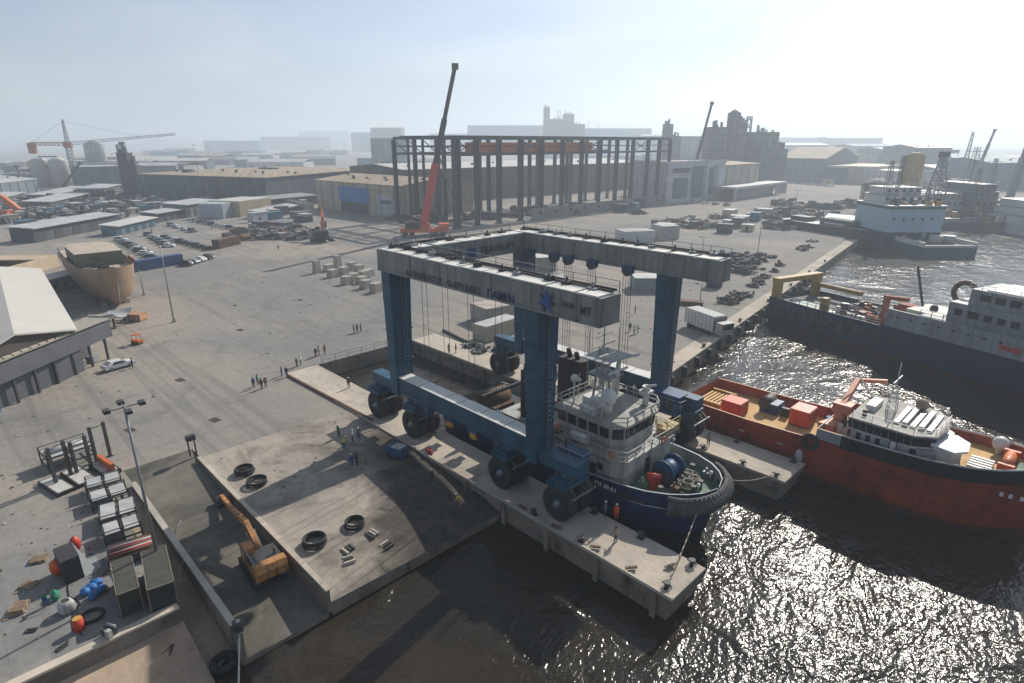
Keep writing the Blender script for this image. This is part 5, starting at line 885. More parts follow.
# concrete weights on the yard
blk = None
BL = [(317, 273, 4.0), (329, 271, 2.2), (338, 268, 4.2), (333, 277, 2.4), (344, 275, 2.6), (352, 270, 2.6), (359, 272, 2.4), (347, 284, 2.4), (354, 281, 2.4), (364, 279, 2.6), (369, 276, 2.2), (366, 288, 2.4), (376, 292, 2.6), (362, 283, 2)]
for k, (u, v_, h) in enumerate(BL):
    p = G(u, v_); o = T('ballast_block', ('tall pale concrete ballast block, %s of the two tall ones left of the lift' % ('left' if k == 0 else 'right')) if h > 3.5 else '%s low concrete ballast block from the left in the cluster left of the lift' % ORD[[i for i in range(len(BL)) if BL[i][2] < 3.5].index(k)], 'concrete block', (p.x, p.y, 0), R(12), 'concrete blocks set out left of the lift')
    b = MB(CONC()); w_ = .85 if h > 3.5 else 1.15; h *= .88; b.box(-w_, w_, -w_, w_, 0, h, 0, .06, .06); b.box(-w_-.03, w_+.03, -w_-.03, w_+.03, 0, .25); b.build('body', None, o); q = MB(DARKS()); [q.tor((x, 0, h), .18, .04, 'y', 10, 5) for x in (-.5, .5)]; q.build('lifting_eye', None, o)
# ------------------------------------------------------------------ walls and near left yard
wl = MB(CONC(), CONCD()); pts = [(-7.6, -29.25, 0), (21.2, -29.55, 0)]
wl.add([(-7.6, -29.6, -1), (21.4, -29.6, -5), (21.4, -29.2, -5), (-7.6, -29.2, -1), (-7.6, -29.6, .3), (21.4, -29.6, .35), (21.4, -29.2, .35), (-7.6, -29.2, .3)], [(0, 1, 5, 4), (1, 2, 6, 5), (2, 3, 7, 6), (3, 0, 4, 7)], 1); wl.add([(-7.7, -29.66, .304), (21.5, -29.66, .354), (21.5, -29.14, .354), (-7.7, -29.14, .304), (-7.7, -29.66, .42), (21.5, -29.66, .47), (21.5, -29.14, .47), (-7.7, -29.14, .42)], [(3, 2, 1, 0), (4, 5, 6, 7), (0, 1, 5, 4), (1, 2, 6, 5), (2, 3, 7, 6), (3, 0, 4, 7)])
tag(wl.build('ramp_wall'), 'long pale capped concrete wall between the racks and the excavator ramp', 'wall')
wl = MB(CONCD(), DECKM); wl.box(-9, 21.5, -22.5, -22.2, -5, .0, 0); wl.box(-9.2, 21.6, -22.55, -22.1, .004, .14, 1); tag(wl.build('ramp_wall'), 'low kerbed wall between the excavator ramp and the sunlit hardstand', 'wall')
wl = MB(DECKM, CONCD()); wl.box(14.7, 15.05, -60, -31.7, -3, .0, 1); wl.box(14.45, 15.2, -60, -31.7, .006, .2, 0); tag(wl.build('kerb_wall'), 'low kerb along the sand at the bottom left edge of the yard', 'kerb')
bo_ = T('bollard', 'dark mooring bollard frame at the head of the wall beside the excavator ramp', 'bollard', (-10.2, -22.6, 0)); b = MB(DARKS()); b.cyl((0, -.35, 0), (0, -.35, 2.0), .09); b.cyl((0, .35, 0), (0, .35, 2.0), .09); b.box(-.3, .3, -.5, .5, 2.0, 2.6); b.build('frame', None, bo_)
def ring(u, v_, r, t, label, z=0.03):
    p = G(u, v_, z); b = MB(RUBBER())
    for k in range(4): b.tor((random.uniform(-.06, .06), random.uniform(-.06, .06), t*(.8+1.1*k)), r+random.uniform(-.12, .06), t*.7, 'z', 28, 8)
    tag(b.build('hose_coil', None, None, (p.x, p.y, ramp_z(p.x, p.y)+.02 if p.y > -22 and p.x > 6 else .02)), label, 'hose coil', 'hose coils on the hardstand')
ring(245, 473, 1.0, .15, 'black hose coil farthest from the water on the hardstand by the ramp wall'); ring(257, 484, .95, .13, 'black hose coil overlapping the farther one beside the ramp wall'); ring(315, 542, 1.05, .15, 'black hose coil lying alone near the water end of the hardstand'); ring(355, 524, .9, .12, 'dark hose coil half lost in the stained shaded concrete', -.1)
for k, (u, v_) in enumerate(((347, 548), (349, 557), (372, 533), (388, 540))):
    p = G(u, v_, -.3); b = MB(DARKS(), CONC()); [b.box(-.5+random.uniform(-.2, .2), .3+random.random()*.4, y, y+.2, 0, .25, random.randrange(2)) for y in (-.4, 0, .35)]; tag(b.build('rubble_heap', None, None, (p.x, p.y, ramp_z(p.x, p.y)-.03), random.random()*3), '%s small heap of rubble from the left on the stained ramp edge' % ORD[k], 'rubble', 'rubble on the stained ramp')
def gp(u, v_, z=0): p = G(u, v_, z); return p
PALL = M('pallet_wood', (.30, .22, .14), .85, .25, 1.5)
for k, (u, v_, st_) in enumerate(((40, 560, 2), (30, 585, 1), (20, 610, 3), (118, 560, 1), (150, 590, 1))):
    p = gp(u, v_); b = MB(PALL)
    for s_ in range(st_):
        for j in range(6): b.box(-.6, .6, -.5+j*.18, -.4+j*.18, .12+s_*.15, .145+s_*.15)
        for j in (-.55, 0, .5): b.box(j-.05, j+.05, -.5, .5, s_*.15, .12+s_*.15)
    tag(b.build('wooden_pallet', None, None, (p.x, p.y, .005), random.random()*3), '%s wooden pallet from the left lying in the near left yard' % ORD[(2, 1, 0, 3, 4)[k]], 'pallet', 'pallets in the near yard')
for k, (pts, cl_) in enumerate((((70, 560, 66, 590, 78, 604, 70, 622, 84, 640), 'black'), ((112, 566, 100, 578, 108, 590, 96, 602), 'red'), ((180, 520, 172, 540, 182, 560, 178, 590), 'grey'))):
    q_ = [gp(pts[j], pts[j+1], .05) for j in range(0, len(pts), 2)]; c_ = []
    for a_, b_ in zip(q_, q_[1:]): c_ += [a_.lerp(b_, t/6)+Vector((.12*math.sin(t), .12*math.cos(t*1.3), 0)) for t in range(6)]
    b = MB({'black': RUBBER(), 'red': M('hose_red', (.35, .04, .04), .7), 'grey': STEEL()}[cl_]); b.tube(c_, .045, 6); tag(b.build('loose_hose'), 'loose %s hose snaking over the ground in the near left yard' % cl_, 'hose')
def goal(label, l, r, tl, tr):
    a, b_ = gp(*l), gp(*r); h = HT(r[0], r[1], tr); o = T('post_frame', label, 'steel frame', (a.x, a.y, 0), math.atan2(b_.y-a.y, b_.x-a.x), 'post frames in the near yard'); n = (b_-a).length
    for x in (0, n): q = MB(DARKS()); q.box(x-.14, x+.14, -.14, .14, 0, h); q.box(x-.3, x+.3, -.3, .3, 0, .05); q.build('post', None, o)
    q = MB(DARKS()); q.beam((0, 0, h-.25), (n, 0, h-.25), .07); q.build('crossbar', None, o)
goal('dark post frame, left of the three standing at the rack', (57, 486), (72, 478), 445, 441); goal('dark post frame, middle of the three standing at the rack', (78, 476), (92, 469), 439, 436); goal('dark post frame, right of the three and standing clear of the rack', (97, 462), (110.5, 456), 427, 422)
def rack(label, c0, c1, c2, h, deckmat, tiers=1, rails=0, name='steel_rack', side=.25, contents=None):
    a, rz, n = front(c0, c1); d = (gp(*c2)-a).length; o = T(name, label, 'rack', (a.x, a.y, 0), rz); b = MB(DARKS())
    for x in (0.06, n/2, n-.06):
        for y in (.06, d-.06): b.box(x-.06, x+.06, y-.06, y+.06, 0, h+rails)
    for z in (h*.35, h): b.beam((0, .06, z), (n, .06, z), .1, .14); b.beam((0, d-.06, z), (n, d-.06, z), .1, .14); [b.beam((x, 0, z), (x, d, z), .1, .14) for x in (.06, n/2, n-.06)]
    if rails: b.beam((0, .06, h+rails), (n, .06, h+rails), .07); b.beam((0, d-.06, h+rails), (n, d-.06, h+rails), .07)
    b.build('frame', None, o); q = MB(deckmat); m_ = 2 if n > 2.5 else 1
    for k in range(m_): q.box(.18+k*n/m_, n/m_*(k+1)-.18, .18, d-.18, h-.02, h+.08)
    q.build('deck_panel', None, o)
    if contents: q = MB(*contents[1]); contents[0](q, n, d, h); q.build('contents', None, o)
    return o
def bottles(q, n, d, h):
    for k in range(14): q.cyl((.3+k*(n-.6)/13, random.uniform(.3, d-.3), h), (.3+k*(n-.6)/13, random.uniform(.3, d-.3), h+.9), .16, n=8, m=k % 3)
rack('pipe rack with white rolls on top behind the dark post frames', (50, 474), (97, 458), (52, 462), 1.7, SHW, rails=.5, contents=(lambda q, n, d, h: [q.cyl((.2, d*.5+.1*k, h+.25), (n-.2, d*.5+.12*k, h+.25), .2, n=8, m=0) for k in (-2, 1)], (SHW,)))
PLT = M('white_plate', (.50, .49, .45), .6, .1, 1.0, rust=.1)
rack('low white decked skid, left of the pair in front of the post frames', (58, 498), (77, 490), (54, 480), .35, PLT); rack('low white decked skid, right of the pair in front of the post frames', (79, 489), (99, 481), (76, 471), .35, PLT); rack('small white decked skid with an orange bracket beside the lamp post racks', (104, 479), (122, 472), (98, 465), .35, PLT, contents=(lambda q, n, d, h: (q.box(n-.9, n-.5, .2, d-.2, h+.1, h+.9), q.box(n*.3, n*.6, .4, .7, h+.1, h+.3)), (ORANGE(),)))
LGP = M('light_panel', (.40, .41, .41), .5, .12, 1.0)
rack('open rack with long grey panels, farthest of the four stacked racks', (88, 500), (124, 490), (85, 490), 1.2, LGP, rails=.3); rack('open rack with a wide white panel, second of the four stacked racks', (93, 513), (131, 501), (90, 502), 1.1, SHW, rails=.3)
rack('open rack with four white bundles, third of the four stacked racks', (101, 532), (139, 521), (97, 516), 1.1, SHW, rails=.4); rack('open rack with small white bundles, nearest of the four stacked racks', (106, 548), (144, 535), (102, 535), 1.1, SHW, rails=.4)
rack('rack crowded with pipes and red hoses beside the dark equipment boxes', (110, 572), (158, 556), (107, 556), .9, RUSTM(), contents=(lambda q, n, d, h: [q.cyl((.2, .3+.28*k, h+.2+.1*(k % 2)), (n-.2, .4+.25*k, h+.25), .1, n=7, m=k % 3) for k in range(7)], (RUSTM(), M('hose_red', (.35, .04, .04), .7), SHW)))
def eqbox(label, c0, c1, c2, h, m):
    a, rz, n = front(c0, c1); d = (gp(*c2)-a).length; o = T('equipment_box', label, 'equipment box', (a.x, a.y, 0), rz, 'equipment boxes in the near yard'); b = MB(m); b.box(.06, n-.06, .06, d-.06, .15, h-.04, 0); [b.box(.02+k*n/5, .08+k*n/5, .02, d-.02, .3, h-.2) for k in range(1, 5)]; b.build('body', None, o)
    q = MB(M('box_frame', (.20, .17, .13), .6), DARKS()); 
    for x in (0.03, n-.03):
        for y in (.03, d-.03): q.box(x-.05, x+.05, y-.05, y+.05, 0, h)
        q.beam((x, 0, h), (x, d, h), .08); q.beam((x, 0, .1), (x, d, .1), .1, .14, 1)
    for y in (.03, d-.03): q.beam((0, y, h), (n, y, h), .08)
    q.build('frame', None, o); q = MB(M('lid_olive', (.062, .06, .05), .7, .2, 1.5)); q.box(.1, n-.1, .1, d-.1, h-.035, h+.01); q.build('lid', None, o)
OLV = M('box_olive', (.05, .048, .04), .7, .2, 1)
eqbox('dark olive equipment box, left of the two behind the kerb', (122, 619), (145, 610), (108, 588), 2.2, OLV); eqbox('dark green equipment box, right of the two behind the kerb', (152, 614), (179, 604), (136, 578), 2.2, M('box_green', (.028, .038, .034), .7, .2, 1))
tk = MB(DARKS(), GREYP()); p = gp(66, 585); q0, rzz, _ = front((62, 590), (90, 578)); o = T('tool_container', 'dark open tool container with an orange buoy beside it in the near left yard', 'container', (p.x, p.y, 0), rzz); b = MB(M('dark_box', (.035, .036, .04), .7), GREYP()); b.box(0, 1.3, 0, 2.6, 0, 2.2); b.build('body', None, o); b = MB(GREYP()); b.add([(1.33, 0, 0), (2.3, .2, 0), (1.33, 2.6, 2.2), (1.33, .1, 2.2)], [(0, 1, 2), (0, 2, 3)]); b.add([(1.33, 0, .0), (2.7, .6, .02), (2.7, 2.4, .02), (1.33, 2.6, .02)], [(0, 1, 2, 3)]); b.build('ramp_flap', None, o)
def buoy(u, v_, r, h, m, label, name='buoy'):
    p = gp(u, v_); o = T(name, label, 'buoy' if name == 'buoy' else 'drum', (p.x, p.y, 0)); b = MB(m)
    if name == 'buoy': b.sph((0, 0, h*.5), r, r, h*.5, 14, 10); b.build('body', None, o); q = MB(DARKS()); q.tor((0, 0, h), .1, .03, 'y', 8, 5); q.build('ring', None, o)
    else: b.cyl((0, 0, 0), (0, 0, h), r, n=16); [b.tor((0, 0, h*t), r, .025, 'z', 16, 5) for t in (.05, .35, .65, .97)]; b.build('body', None, o); q = MB(YELP()); q.cyl((0, 0, h), (0, 0, h+.06), r*.9, n=16); q.build('lid', None, o)
BUO = M('buoy_orange', (.70, .11, .03), .5, .1, 1)
buoy(59, 574, .55, 1.5, BUO, 'orange upright buoy leaning on the dark tool container'); buoy(77, 551, .45, 1.5, M('buoy_red', (.55, .06, .03), .5), 'red buoy at the far end of the dark tool container'); buoy(80, 630, .34, 1.05, M('drum_red', (.60, .06, .025), .5), 'red drum with a yellow lid near the bottom left kerb', 'drum')
for k, (u, v_) in enumerate(((86, 594), (92, 590), (97, 585), (101, 592), (94, 598))):
    p = gp(u, v_); b = MB(M('tarp_blue', (.025, .15, .42), .6, .15, 2)); b.sph((0, 0, .28), .5, .38, .32, 12, 8, jit=.10); b.cyl((-.3, 0, .5), (.3, 0, .52), .08, n=6); tag(b.build('blue_bundle', None, None, (p.x, p.y, 0), k*.7), '%s bright blue tarpaulin bundle from the left in the pile by the equipment boxes' % ORD[[0, 1, 3, 4, 2][k]], 'bundle', 'blue bundles piled by the equipment boxes')
p = gp(68, 612); o = T('bulk_bag', 'white bulk bag with an open dark mouth near the red drum', 'bulk bag', (p.x, p.y, 0), .5); b = MB(SHW); b.loft([[(.55*r*math.cos(t)*(1+.12*math.sin(3*t)), .5*r*math.sin(t), z) for t in [2*math.pi*k/16 for k in range(16)]] for r, z in ((.9, 0), (1.1, .3), (1.1, .8), (.85, 1.05), (.55, 1.1))], 0, True, (True, False)); b.build('body', None, o); b = MB(DARKS()); b.cyl((0, 0, 1.0), (0, 0, 1.06), .36, n=14); b.build('mouth', None, o)
p = gp(56, 598); b = MB(M('green_net', (.02, .22, .12), .8)); b.sph((0, 0, .3), .55, .3, .4, 10, 8, jit=.15); tag(b.build('green_net', None, None, (p.x, p.y, 0)), 'green net bundle lying between the tool container and the white bag', 'net')
p = gp(110, 636); b = MB(STEEL(), DARKS(), SHW); b.box(-.5, .5, -.3, .3, 0, .5, 1); b.cyl((-.4, .2, .6), (.5, .25, .62), .12, m=0); b.box(.2, .6, -.4, -.1, .0, .7, 2); tag(b.build('pump_unit', None, None, (p.x, p.y, .2), .4), 'small grey pump unit sitting on the bottom left kerb', 'pump')
p = gp(92, 617); b = MB(RUBBER()); b.tor((0, 0, .12), .75, .13, 'z', 20, 8); tag(b.build('hose_coil', None, None, (p.x, p.y, 0)), 'black hose coil in the shade between the red drum and the equipment boxes', 'hose coil')
for k, (u, v_, lb) in enumerate(((31, 631, 'small dark scrap piece lying alone left of the red drum'), (62, 648, 'flat dark scrap piece lying near the bottom left kerb'))): p = gp(u, v_); b = MB(DARKS()); b.box(-.35, .35, -.2, .2, 0, .12); b.box(-.1, .5, -.05, .1, .12, .2); tag(b.build('scrap_piece', None, None, (p.x, p.y, 0), 1+k), lb, 'scrap')
for k, (x, y, z) in enumerate(((18.6, -36.6, -2.1), (20.6, -30.6, -2.4), (17.2, -33.4, -1.9))):
    b = MB(RUSTM(), RUBBER());
    if k == 1: b.tor((0, 0, .3), .75, .3, 'z', 18, 8, 1)
    else: [b.cyl((random.uniform(-.9, .4), random.uniform(-.5, .5), .1), (random.uniform(.2, 1), random.uniform(-.5, .5), .25), .07, m=0) for _ in range(5)]
    tag(b.build('driftwood' if k != 1 else 'old_tyre', None, None, (x, y, z), k), ('brown driftwood sticks on the sand nearest the bottom edge', 'half buried tyre on the sand below the long wall', 'brown driftwood sticks on the sand nearer the kerb')[k], 'driftwood' if k != 1 else 'tyre')
# ------------------------------------------------------------------ plant and cranes
def excavator(label, loc, rz, slew, body, boomm, sc=1.0, pose=None, name='excavator'):
    o = T(name, label, 'excavator', loc, rz); s = sc
    for y in (-1.15, 1.15):
        b = MB(DARKS(), RUSTM()); pr = [(-1.9*s, .1), (1.9*s, .1), (2.3*s, .45), (2.1*s, .85), (-2.1*s, .85), (-2.3*s, .45)]; b.prismy(pr, (y-.3)*s, (y+.3)*s); [b.box(-2*s+k*.4*s, -1.85*s+k*.4*s, (y-.33)*s, (y+.33)*s, .03, .92) for k in range(11)]; b.build('track', None, o)
    b = MB(DARKS()); b.box(-1.2*s, 1.2*s, -.9*s, .9*s, .45*s, 1.0*s); b.cyl((0, 0, .9*s), (0, 0, 1.25*s), .8*s, n=14); b.build('undercarriage', None, o)
    M4 = Matrix.Rotation(slew, 4, 'Z')
    b = MB(body, DARKS(), STEEL()); b.T = M4; b.box(-2.6*s, .3*s, -1.35*s, 1.35*s, 1.25*s, 1.9*s, 0); b.prismy([(-2.9*s, 1.2*s), (-1.9*s, 1.2*s), (-1.9*s, 2.5*s), (-2.7*s, 2.5*s), (-2.95*s, 2.0*s)], -1.4*s, 1.4*s); b.box(-1.85*s, .2*s, -1.3*s, 1.3*s, 1.9*s, 2.42*s, 1, .05, .05); b.box(.3*s, 1.2*s, -1.3*s, -.4*s, 1.25*s, 1.7*s); b.rail([(-2.6*s, 1.3*s, 2.5*s), (-.2*s, 1.3*s, 2.42*s)], .6*s, .03, .8, 2); b.cyl((-1.4*s, -.8*s, 2.4*s), (-1.4*s, -.8*s, 3.0*s), .09*s, m=1); b.build('upper_body', None, o)
    b = MB(body, GLASS()); b.T = M4; b.prismy([(-.2*s, 1.25*s), (1.35*s, 1.25*s), (1.45*s, 2.2*s), (1.1*s, 3.0*s), (-.2*s, 3.0*s)], .45*s, 1.35*s); b.prismy([(0, 2.1*s), (1.3*s, 2.1*s), (1.05*s, 2.85*s), (0, 2.85*s)], .42*s, 1.38*s, 1); b.build('cab', None, o)
    pts = pose or [(.9, 1.7), (2.6, 4.4), (5.6, 3.9), (7.3, 1.2)]
    b = MB(boomm, STEEL()); b.T = M4; P_ = [Vector((x*s, -.15*s, z*s)) for x, z in pts]
    b.beam(P_[0], P_[1], .45*s, .7*s); b.beam(P_[1], P_[2], .42*s, .55*s); b.beam(P_[0]+Vector((.5*s, -.35*s, -.3*s)), P_[0].lerp(P_[1], .7)+Vector((0, -.35*s, 0)), .16*s, m=1); b.beam(P_[0]+Vector((.5*s, .35*s, -.3*s)), P_[0].lerp(P_[1], .7)+Vector((0, .35*s, 0)), .16*s, m=1); b.build('boom', None, o)
    b = MB(boomm, STEEL()); b.T = M4; b.beam(P_[2]+(P_[2]-P_[3]).normalized()*.6*s, P_[3], .36*s, .5*s); b.beam(P_[1].lerp(P_[2], .4)+Vector((0, 0, .45*s)), P_[2]+(P_[2]-P_[3]).normalized()*.6*s, .15*s, m=1); b.build('dipper_arm', None, o)
    b = MB(DARKS()); b.T = M4; q = P_[3]; b.prismy([(q.x-.2*s, q.z+.2*s), (q.x+.5*s, q.z-.1*s), (q.x+.3*s, q.z-1.0*s), (q.x-.7*s, q.z-1.1*s), (q.x-.9*s, q.z-.4*s)], -.75*s, .45*s); b.build('bucket', None, o)
    return o
YEX = M('excavator_ochre', (.44, .20, .06), .65, .25, .9, rust=.5, rustcol=(.12, .08, .05))
pb = G(262, 566, -1.3); pt = G(208, 482, -.6); d = pt-pb
excavator('ochre yellow excavator with its long boom laid down the ramp between the two walls', (pb.x+.2, pb.y, -1.72), math.atan2(d.y, d.x), 0, YEX, YEX, .98, [(.9, 1.7), (4.2, 2.9), (8.6, 2.0), (12.8, 1.5)])
p = gp(323, 241); excavator('orange excavator with raised boom working in front of the scrap heaps left of the crane', (p.x, p.y, 0), R(200), R(-50), M('excavator_black', (.04, .04, .04), .6, .2), ORANGE(), 1.75, [(.9, 1.7), (2.6, 4.6), (5.4, 6.2), (6.6, 3.2)])
REDB = M('boom_red', (.52, .06, .045), .5, .12, .3); BOOMD = M('boom_dark', (.05, .05, .052), .6, .1)
def mobile_crane(label, u, v_, ut, vt, dist_dir, m1, m2, frac=.34, s=1.0, carrier=ORANGE):
    """boom from the pivot at u, v_ to a tip in the plane facing along dist_dir"""
    p = gp(u, v_); o = T('mobile_crane', label, 'crane', (p.x, p.y, 0), dist_dir)
    # find the tip: in the vertical plane through p with heading dist_dir
    hd = Vector((math.cos(dist_dir), math.sin(dist_dir), 0)); d = _fw+_R*((ut-512)/FPX)+_up*((341.5-vt)/FPX)
    nrm = Vector((-hd.y, hd.x, 0)); t = (p-CAM).dot(nrm)/d.dot(nrm); tip = CAM+d*t; L_ = (tip-p).dot(hd); h = tip.z
    a, b_ = Vector((0, 0, 3.0*s)), Vector((L_, 0, h)); k = a.lerp(b_, frac); k2 = a.lerp(b_, frac+.28)
    q = MB(m1); q.beam(a, k, 1.5*s, 1.9*s); q.build('boom_base', None, o); q = MB(m2); q.beam(k, k2, 1.15*s, 1.4*s); q.beam(k2, b_, .8*s, 1.0*s); q.box(b_.x-.8*s, b_.x+.8*s, -.5*s, .5*s, b_.z-.8*s, b_.z+.6*s); q.build('boom_extension', None, o)
    q = MB(carrier(), DARKS(), RUBBER()); q.box(-6*s, 6*s, -1.5*s, 1.5*s, 1.1*s, 2.0*s); q.box(4*s, 6.6*s, -1.5*s, 1.5*s, 1.2*s, 3.2*s); q.box(-4.6*s, -1*s, -1.6*s, 1.6*s, 2.0*s, 3.6*s, 1); q.box(-3*s, 1.6*s, -1.3*s, 1.3*s, 2.0*s, 3.4*s); q.build('carrier', None, o)
    for x in (-4.8, -3, 3, 5): [(lambda q: (q.cyl((x*s, y-.25*s, .65*s), (x*s, y+.25*s, .65*s), .65*s, n=12), q.build('wheel', None, o)))(MB(RUBBER())) for y in (-1.3*s, 1.3*s)]
    q = MB(DARKS()); [q.box(x-.25, x+.25, -3.6*s, 3.6*s, .7*s, 1.0*s) for x in (-5*s, 2*s)]; [q.box(x-.5, x+.5, y-.5, y+.5, 0, .7*s) for x in (-5*s, 2*s) for y in (-3.5*s, 3.5*s)]; q.build('outrigger', None, o)
    return o
mobile_crane('tall mobile crane with a red boom base and dark telescopic boom beside the steel frame', 424, 236, 455, 66, R(45.6)+.15, REDB, BOOMD, .40, 1.5)
mobile_crane('dark crane boom slanting up behind the white office building', 688, 196, 712, 103, R(45.6)-.1, BOOMD, BOOMD, .3, 1.4, DARKS)
mobile_crane('orange based crane with its boom lowered at the left edge of the crowded yard', 22, 219, -24, 178, R(225), ORANGE(), ORANGE(), .4, 1.3)
mobile_crane('dark crane leaning right below the tower crane in the left background', 62, 196, 80, 163, R(45.6), BOOMD, BOOMD, .3, 1.1, DARKS)
mobile_crane('thin dark crane boom leaning left over the low pale shed', 26, 192, 16, 166, R(225.6), BOOMD, BOOMD, .3, 1.0, DARKS)
TCO = M('tower_orange', (.42, .17, .08), .6, .1); p = gp(78, 190); hT = HT(78, 190, 148); o = T('tower_crane', 'hammerhead tower crane with an orange counter jib on the left skyline', 'tower crane', (p.x, p.y, 0), R(45.6)+.25)
q = MB(GREYP()); q.lattice((0, 0, 0), (0, 0, hT), 3, 3, 12, .5); q.build('mast', None, o); q = MB(TCO); q.lattice((0, 0, hT+3), (-24, 0, hT+3), 2.4, 2.0, 8, .45); q.box(-26, -21, -1.5, 1.5, hT-4, hT+3.6); q.build('counter_jib', None, o); q = MB(TCO, GREYP()); q.box(-2.4, 2.4, -2, 2, hT, hT+4); q.lattice((0, 0, hT+4), (0, 0, hT+20), 2.2, .8, 6, .35, 1); q.build('slewing_cab', None, o)
q = MB(GREYP()); q.lattice((0, 0, hT+3), (74, 0, hT+10), 2.2, 1.2, 22, .28); q.beam((0, 0, hT+19), (50, 0, hT+8), .15); q.beam((0, 0, hT+19), (-23, 0, hT+4), .15); q.build('jib', None, o)
def silo(label, u, v_, vt, r, m, n=1, name='silo', gap=2.2):
    p = gp(u, v_); h = HT(u, v_, vt); o = T(name, label, 'silo', (p.x, p.y, 0), YAW)
    for k in range(n): q = MB(m); q.cyl((k*r*gap, 0, 0), (k*r*gap, 0, h), r, n=18); q.cyl((k*r*gap, 0, h), (k*r*gap, 0, h+r*.4), r, r*.3, n=18); q.build('tank', None, o)
    q = MB(DARKS()); q.beam((0, 0, h+r*.5), ((n-1)*r*gap+.1, 0, h+r*.5), .8); q.lattice((-r-1.2, 0, 0), (-r-1.2, 0, h), 1.4, 1.4, 8, .25); q.build('walkway', None, o)
silo('pair of pale silos on the left skyline beside the tower crane', 45, 187, 161, 7, PALE, 2); silo('single white silo rising behind the sage green shed', 101, 178, 144, 9, SHW)
def plant(label, u0, u1, v_, towers, m, seed=1, name='processing_tower', cat='plant'):
    a, rz, n = front((u0, v_), (u1, v_)); o = T(name, label, cat, (a.x, a.y, 0), rz); rnd = random.Random(seed)
    for t0, t1, vt, kind in towers:
        h = HT(u0, v_, vt); x0, x1 = t0*n, t1*n; q = MB(m, DARKS(), STEEL())
        if kind == 'box':
            q.box(x0, x1, 0, (x1-x0), 0, h); k = 4
            while k < h: q.box(x0-.3, x1+.3, -.3, (x1-x0)+.3, k, k+.5, 1); k += 6
        elif kind == 'cyl': q.cyl(((x0+x1)/2, 6, 0), ((x0+x1)/2, 6, h), (x1-x0)/2, n=14); q.cyl(((x0+x1)/2, 6, h), ((x0+x1)/2, 6, h+3), (x1-x0)/2, .5, n=14)
        elif kind == 'lat': q.lattice(((x0+x1)/2, 6, 0), ((x0+x1)/2, 6, h), x1-x0, (x1-x0)*.6, 9, .6, 1)
        else:
            q.lattice((x0, 5, h*.35), (x1, 5, h), 4, 4, 9, .5, 1)
        q.build('tower' if kind != 'conv' else 'conveyor', None, o)
        if kind == 'box':
            [(lambda xx: feat(o, 'roof_unit', rnd.choice((DARKS(), STEEL())), (xx, xx+1.5, 1, 3, h, h+rnd.uniform(1.5, 6))))(x0+rnd.random()*(x1-x0)*.8) for _ in range(5)]
SAGE = M('plant_sage', (.10, .125, .11), .8, .2, .1, panel=(4, 5)); PGREY = M('plant_grey', (.13, .145, .15), .8, .15, .1, panel=(4, 5))
plant('greenish batching plant with several towers on the skyline above the steel frame', 543, 586, 158, [(.0, .14, 107, 'box'), (.16, .45, 119, 'box'), (.45, .7, 114, 'box'), (.62, .95, 124, 'box'), (.3, .4, 110, 'lat')], SAGE, 2)
plant('thin mast group on the skyline right of the batching plant', 586, 600, 150, [(.0, .2, 119, 'lat'), (.7, .9, 122, 'lat')], SAGE, 3)
plant('tall grey processing plant with silo towers and conveyor right of the leaning boom', 704, 774, 186, [(.0, .26, 127, 'box'), (.27, .45, 113, 'cyl'), (.40, .52, 123, 'box'), (.52, .80, 129, 'conv'), (.58, .98, 132, 'box'), (.53, .62, 116, 'lat')], PGREY, 4)
plant('grey concrete plant block standing beside the right warehouse', 757, 783, 187, [(.0, .55, 146, 'box'), (.5, 1.0, 149, 'box')], PGREY, 5)
plant('dark blocky tower with a thin mast in front of the tan roofed dark shed', 124, 142, 199, [(.05, .6, 153, 'box'), (.0, .3, 142, 'lat'), (.55, 1.0, 165, 'box')], M('plant_dark', (.05, .055, .06), .8, .2), 6)
plant('small grey tower near the right end of the steel frame skyline', 661, 678, 176, [(.0, .5, 124, 'box'), (.3, 1.0, 136, 'box')], SAGE, 7)
silo('yellow ochre silo tower standing behind the pale blue ship', 904, 213, 156, 4.5, M('silo_ochre', (.40, .29, .13), .7), 1); silo('squat rust brown tank at the quay left of the pale blue ship', 873, 211, 183, 6, M('tank_brown', (.22, .19, .16), .8), 1, 'storage_tank')
for label, pts, sc in (('pale lattice quay crane leaning right over the dark barge', (1006, 210, 1040, 112), 1.0), ('thin pale quay crane with a raised jib behind the work ship', (968, 195, 995, 130), .7)):
    mobile_crane(label, pts[0], pts[1], pts[2], pts[3], R(45.6), STEEL(), STEEL(), .5, sc*1.6, DARKS)
p = gp(958, 190); o = T('quay_crane', 'slender pale jib standing straight up behind the lattice derrick', 'crane', (p.x, p.y, 0), 0); q = MB(STEEL()); q.lattice((0, 0, 0), (1, 2, HT(958, 190, 132)), 4, 1, 12, .4); q.build('jib', None, o); q = MB(DARKS()); q.box(-6, 6, -4, 4, 0, 8); q.build('base', None, o)
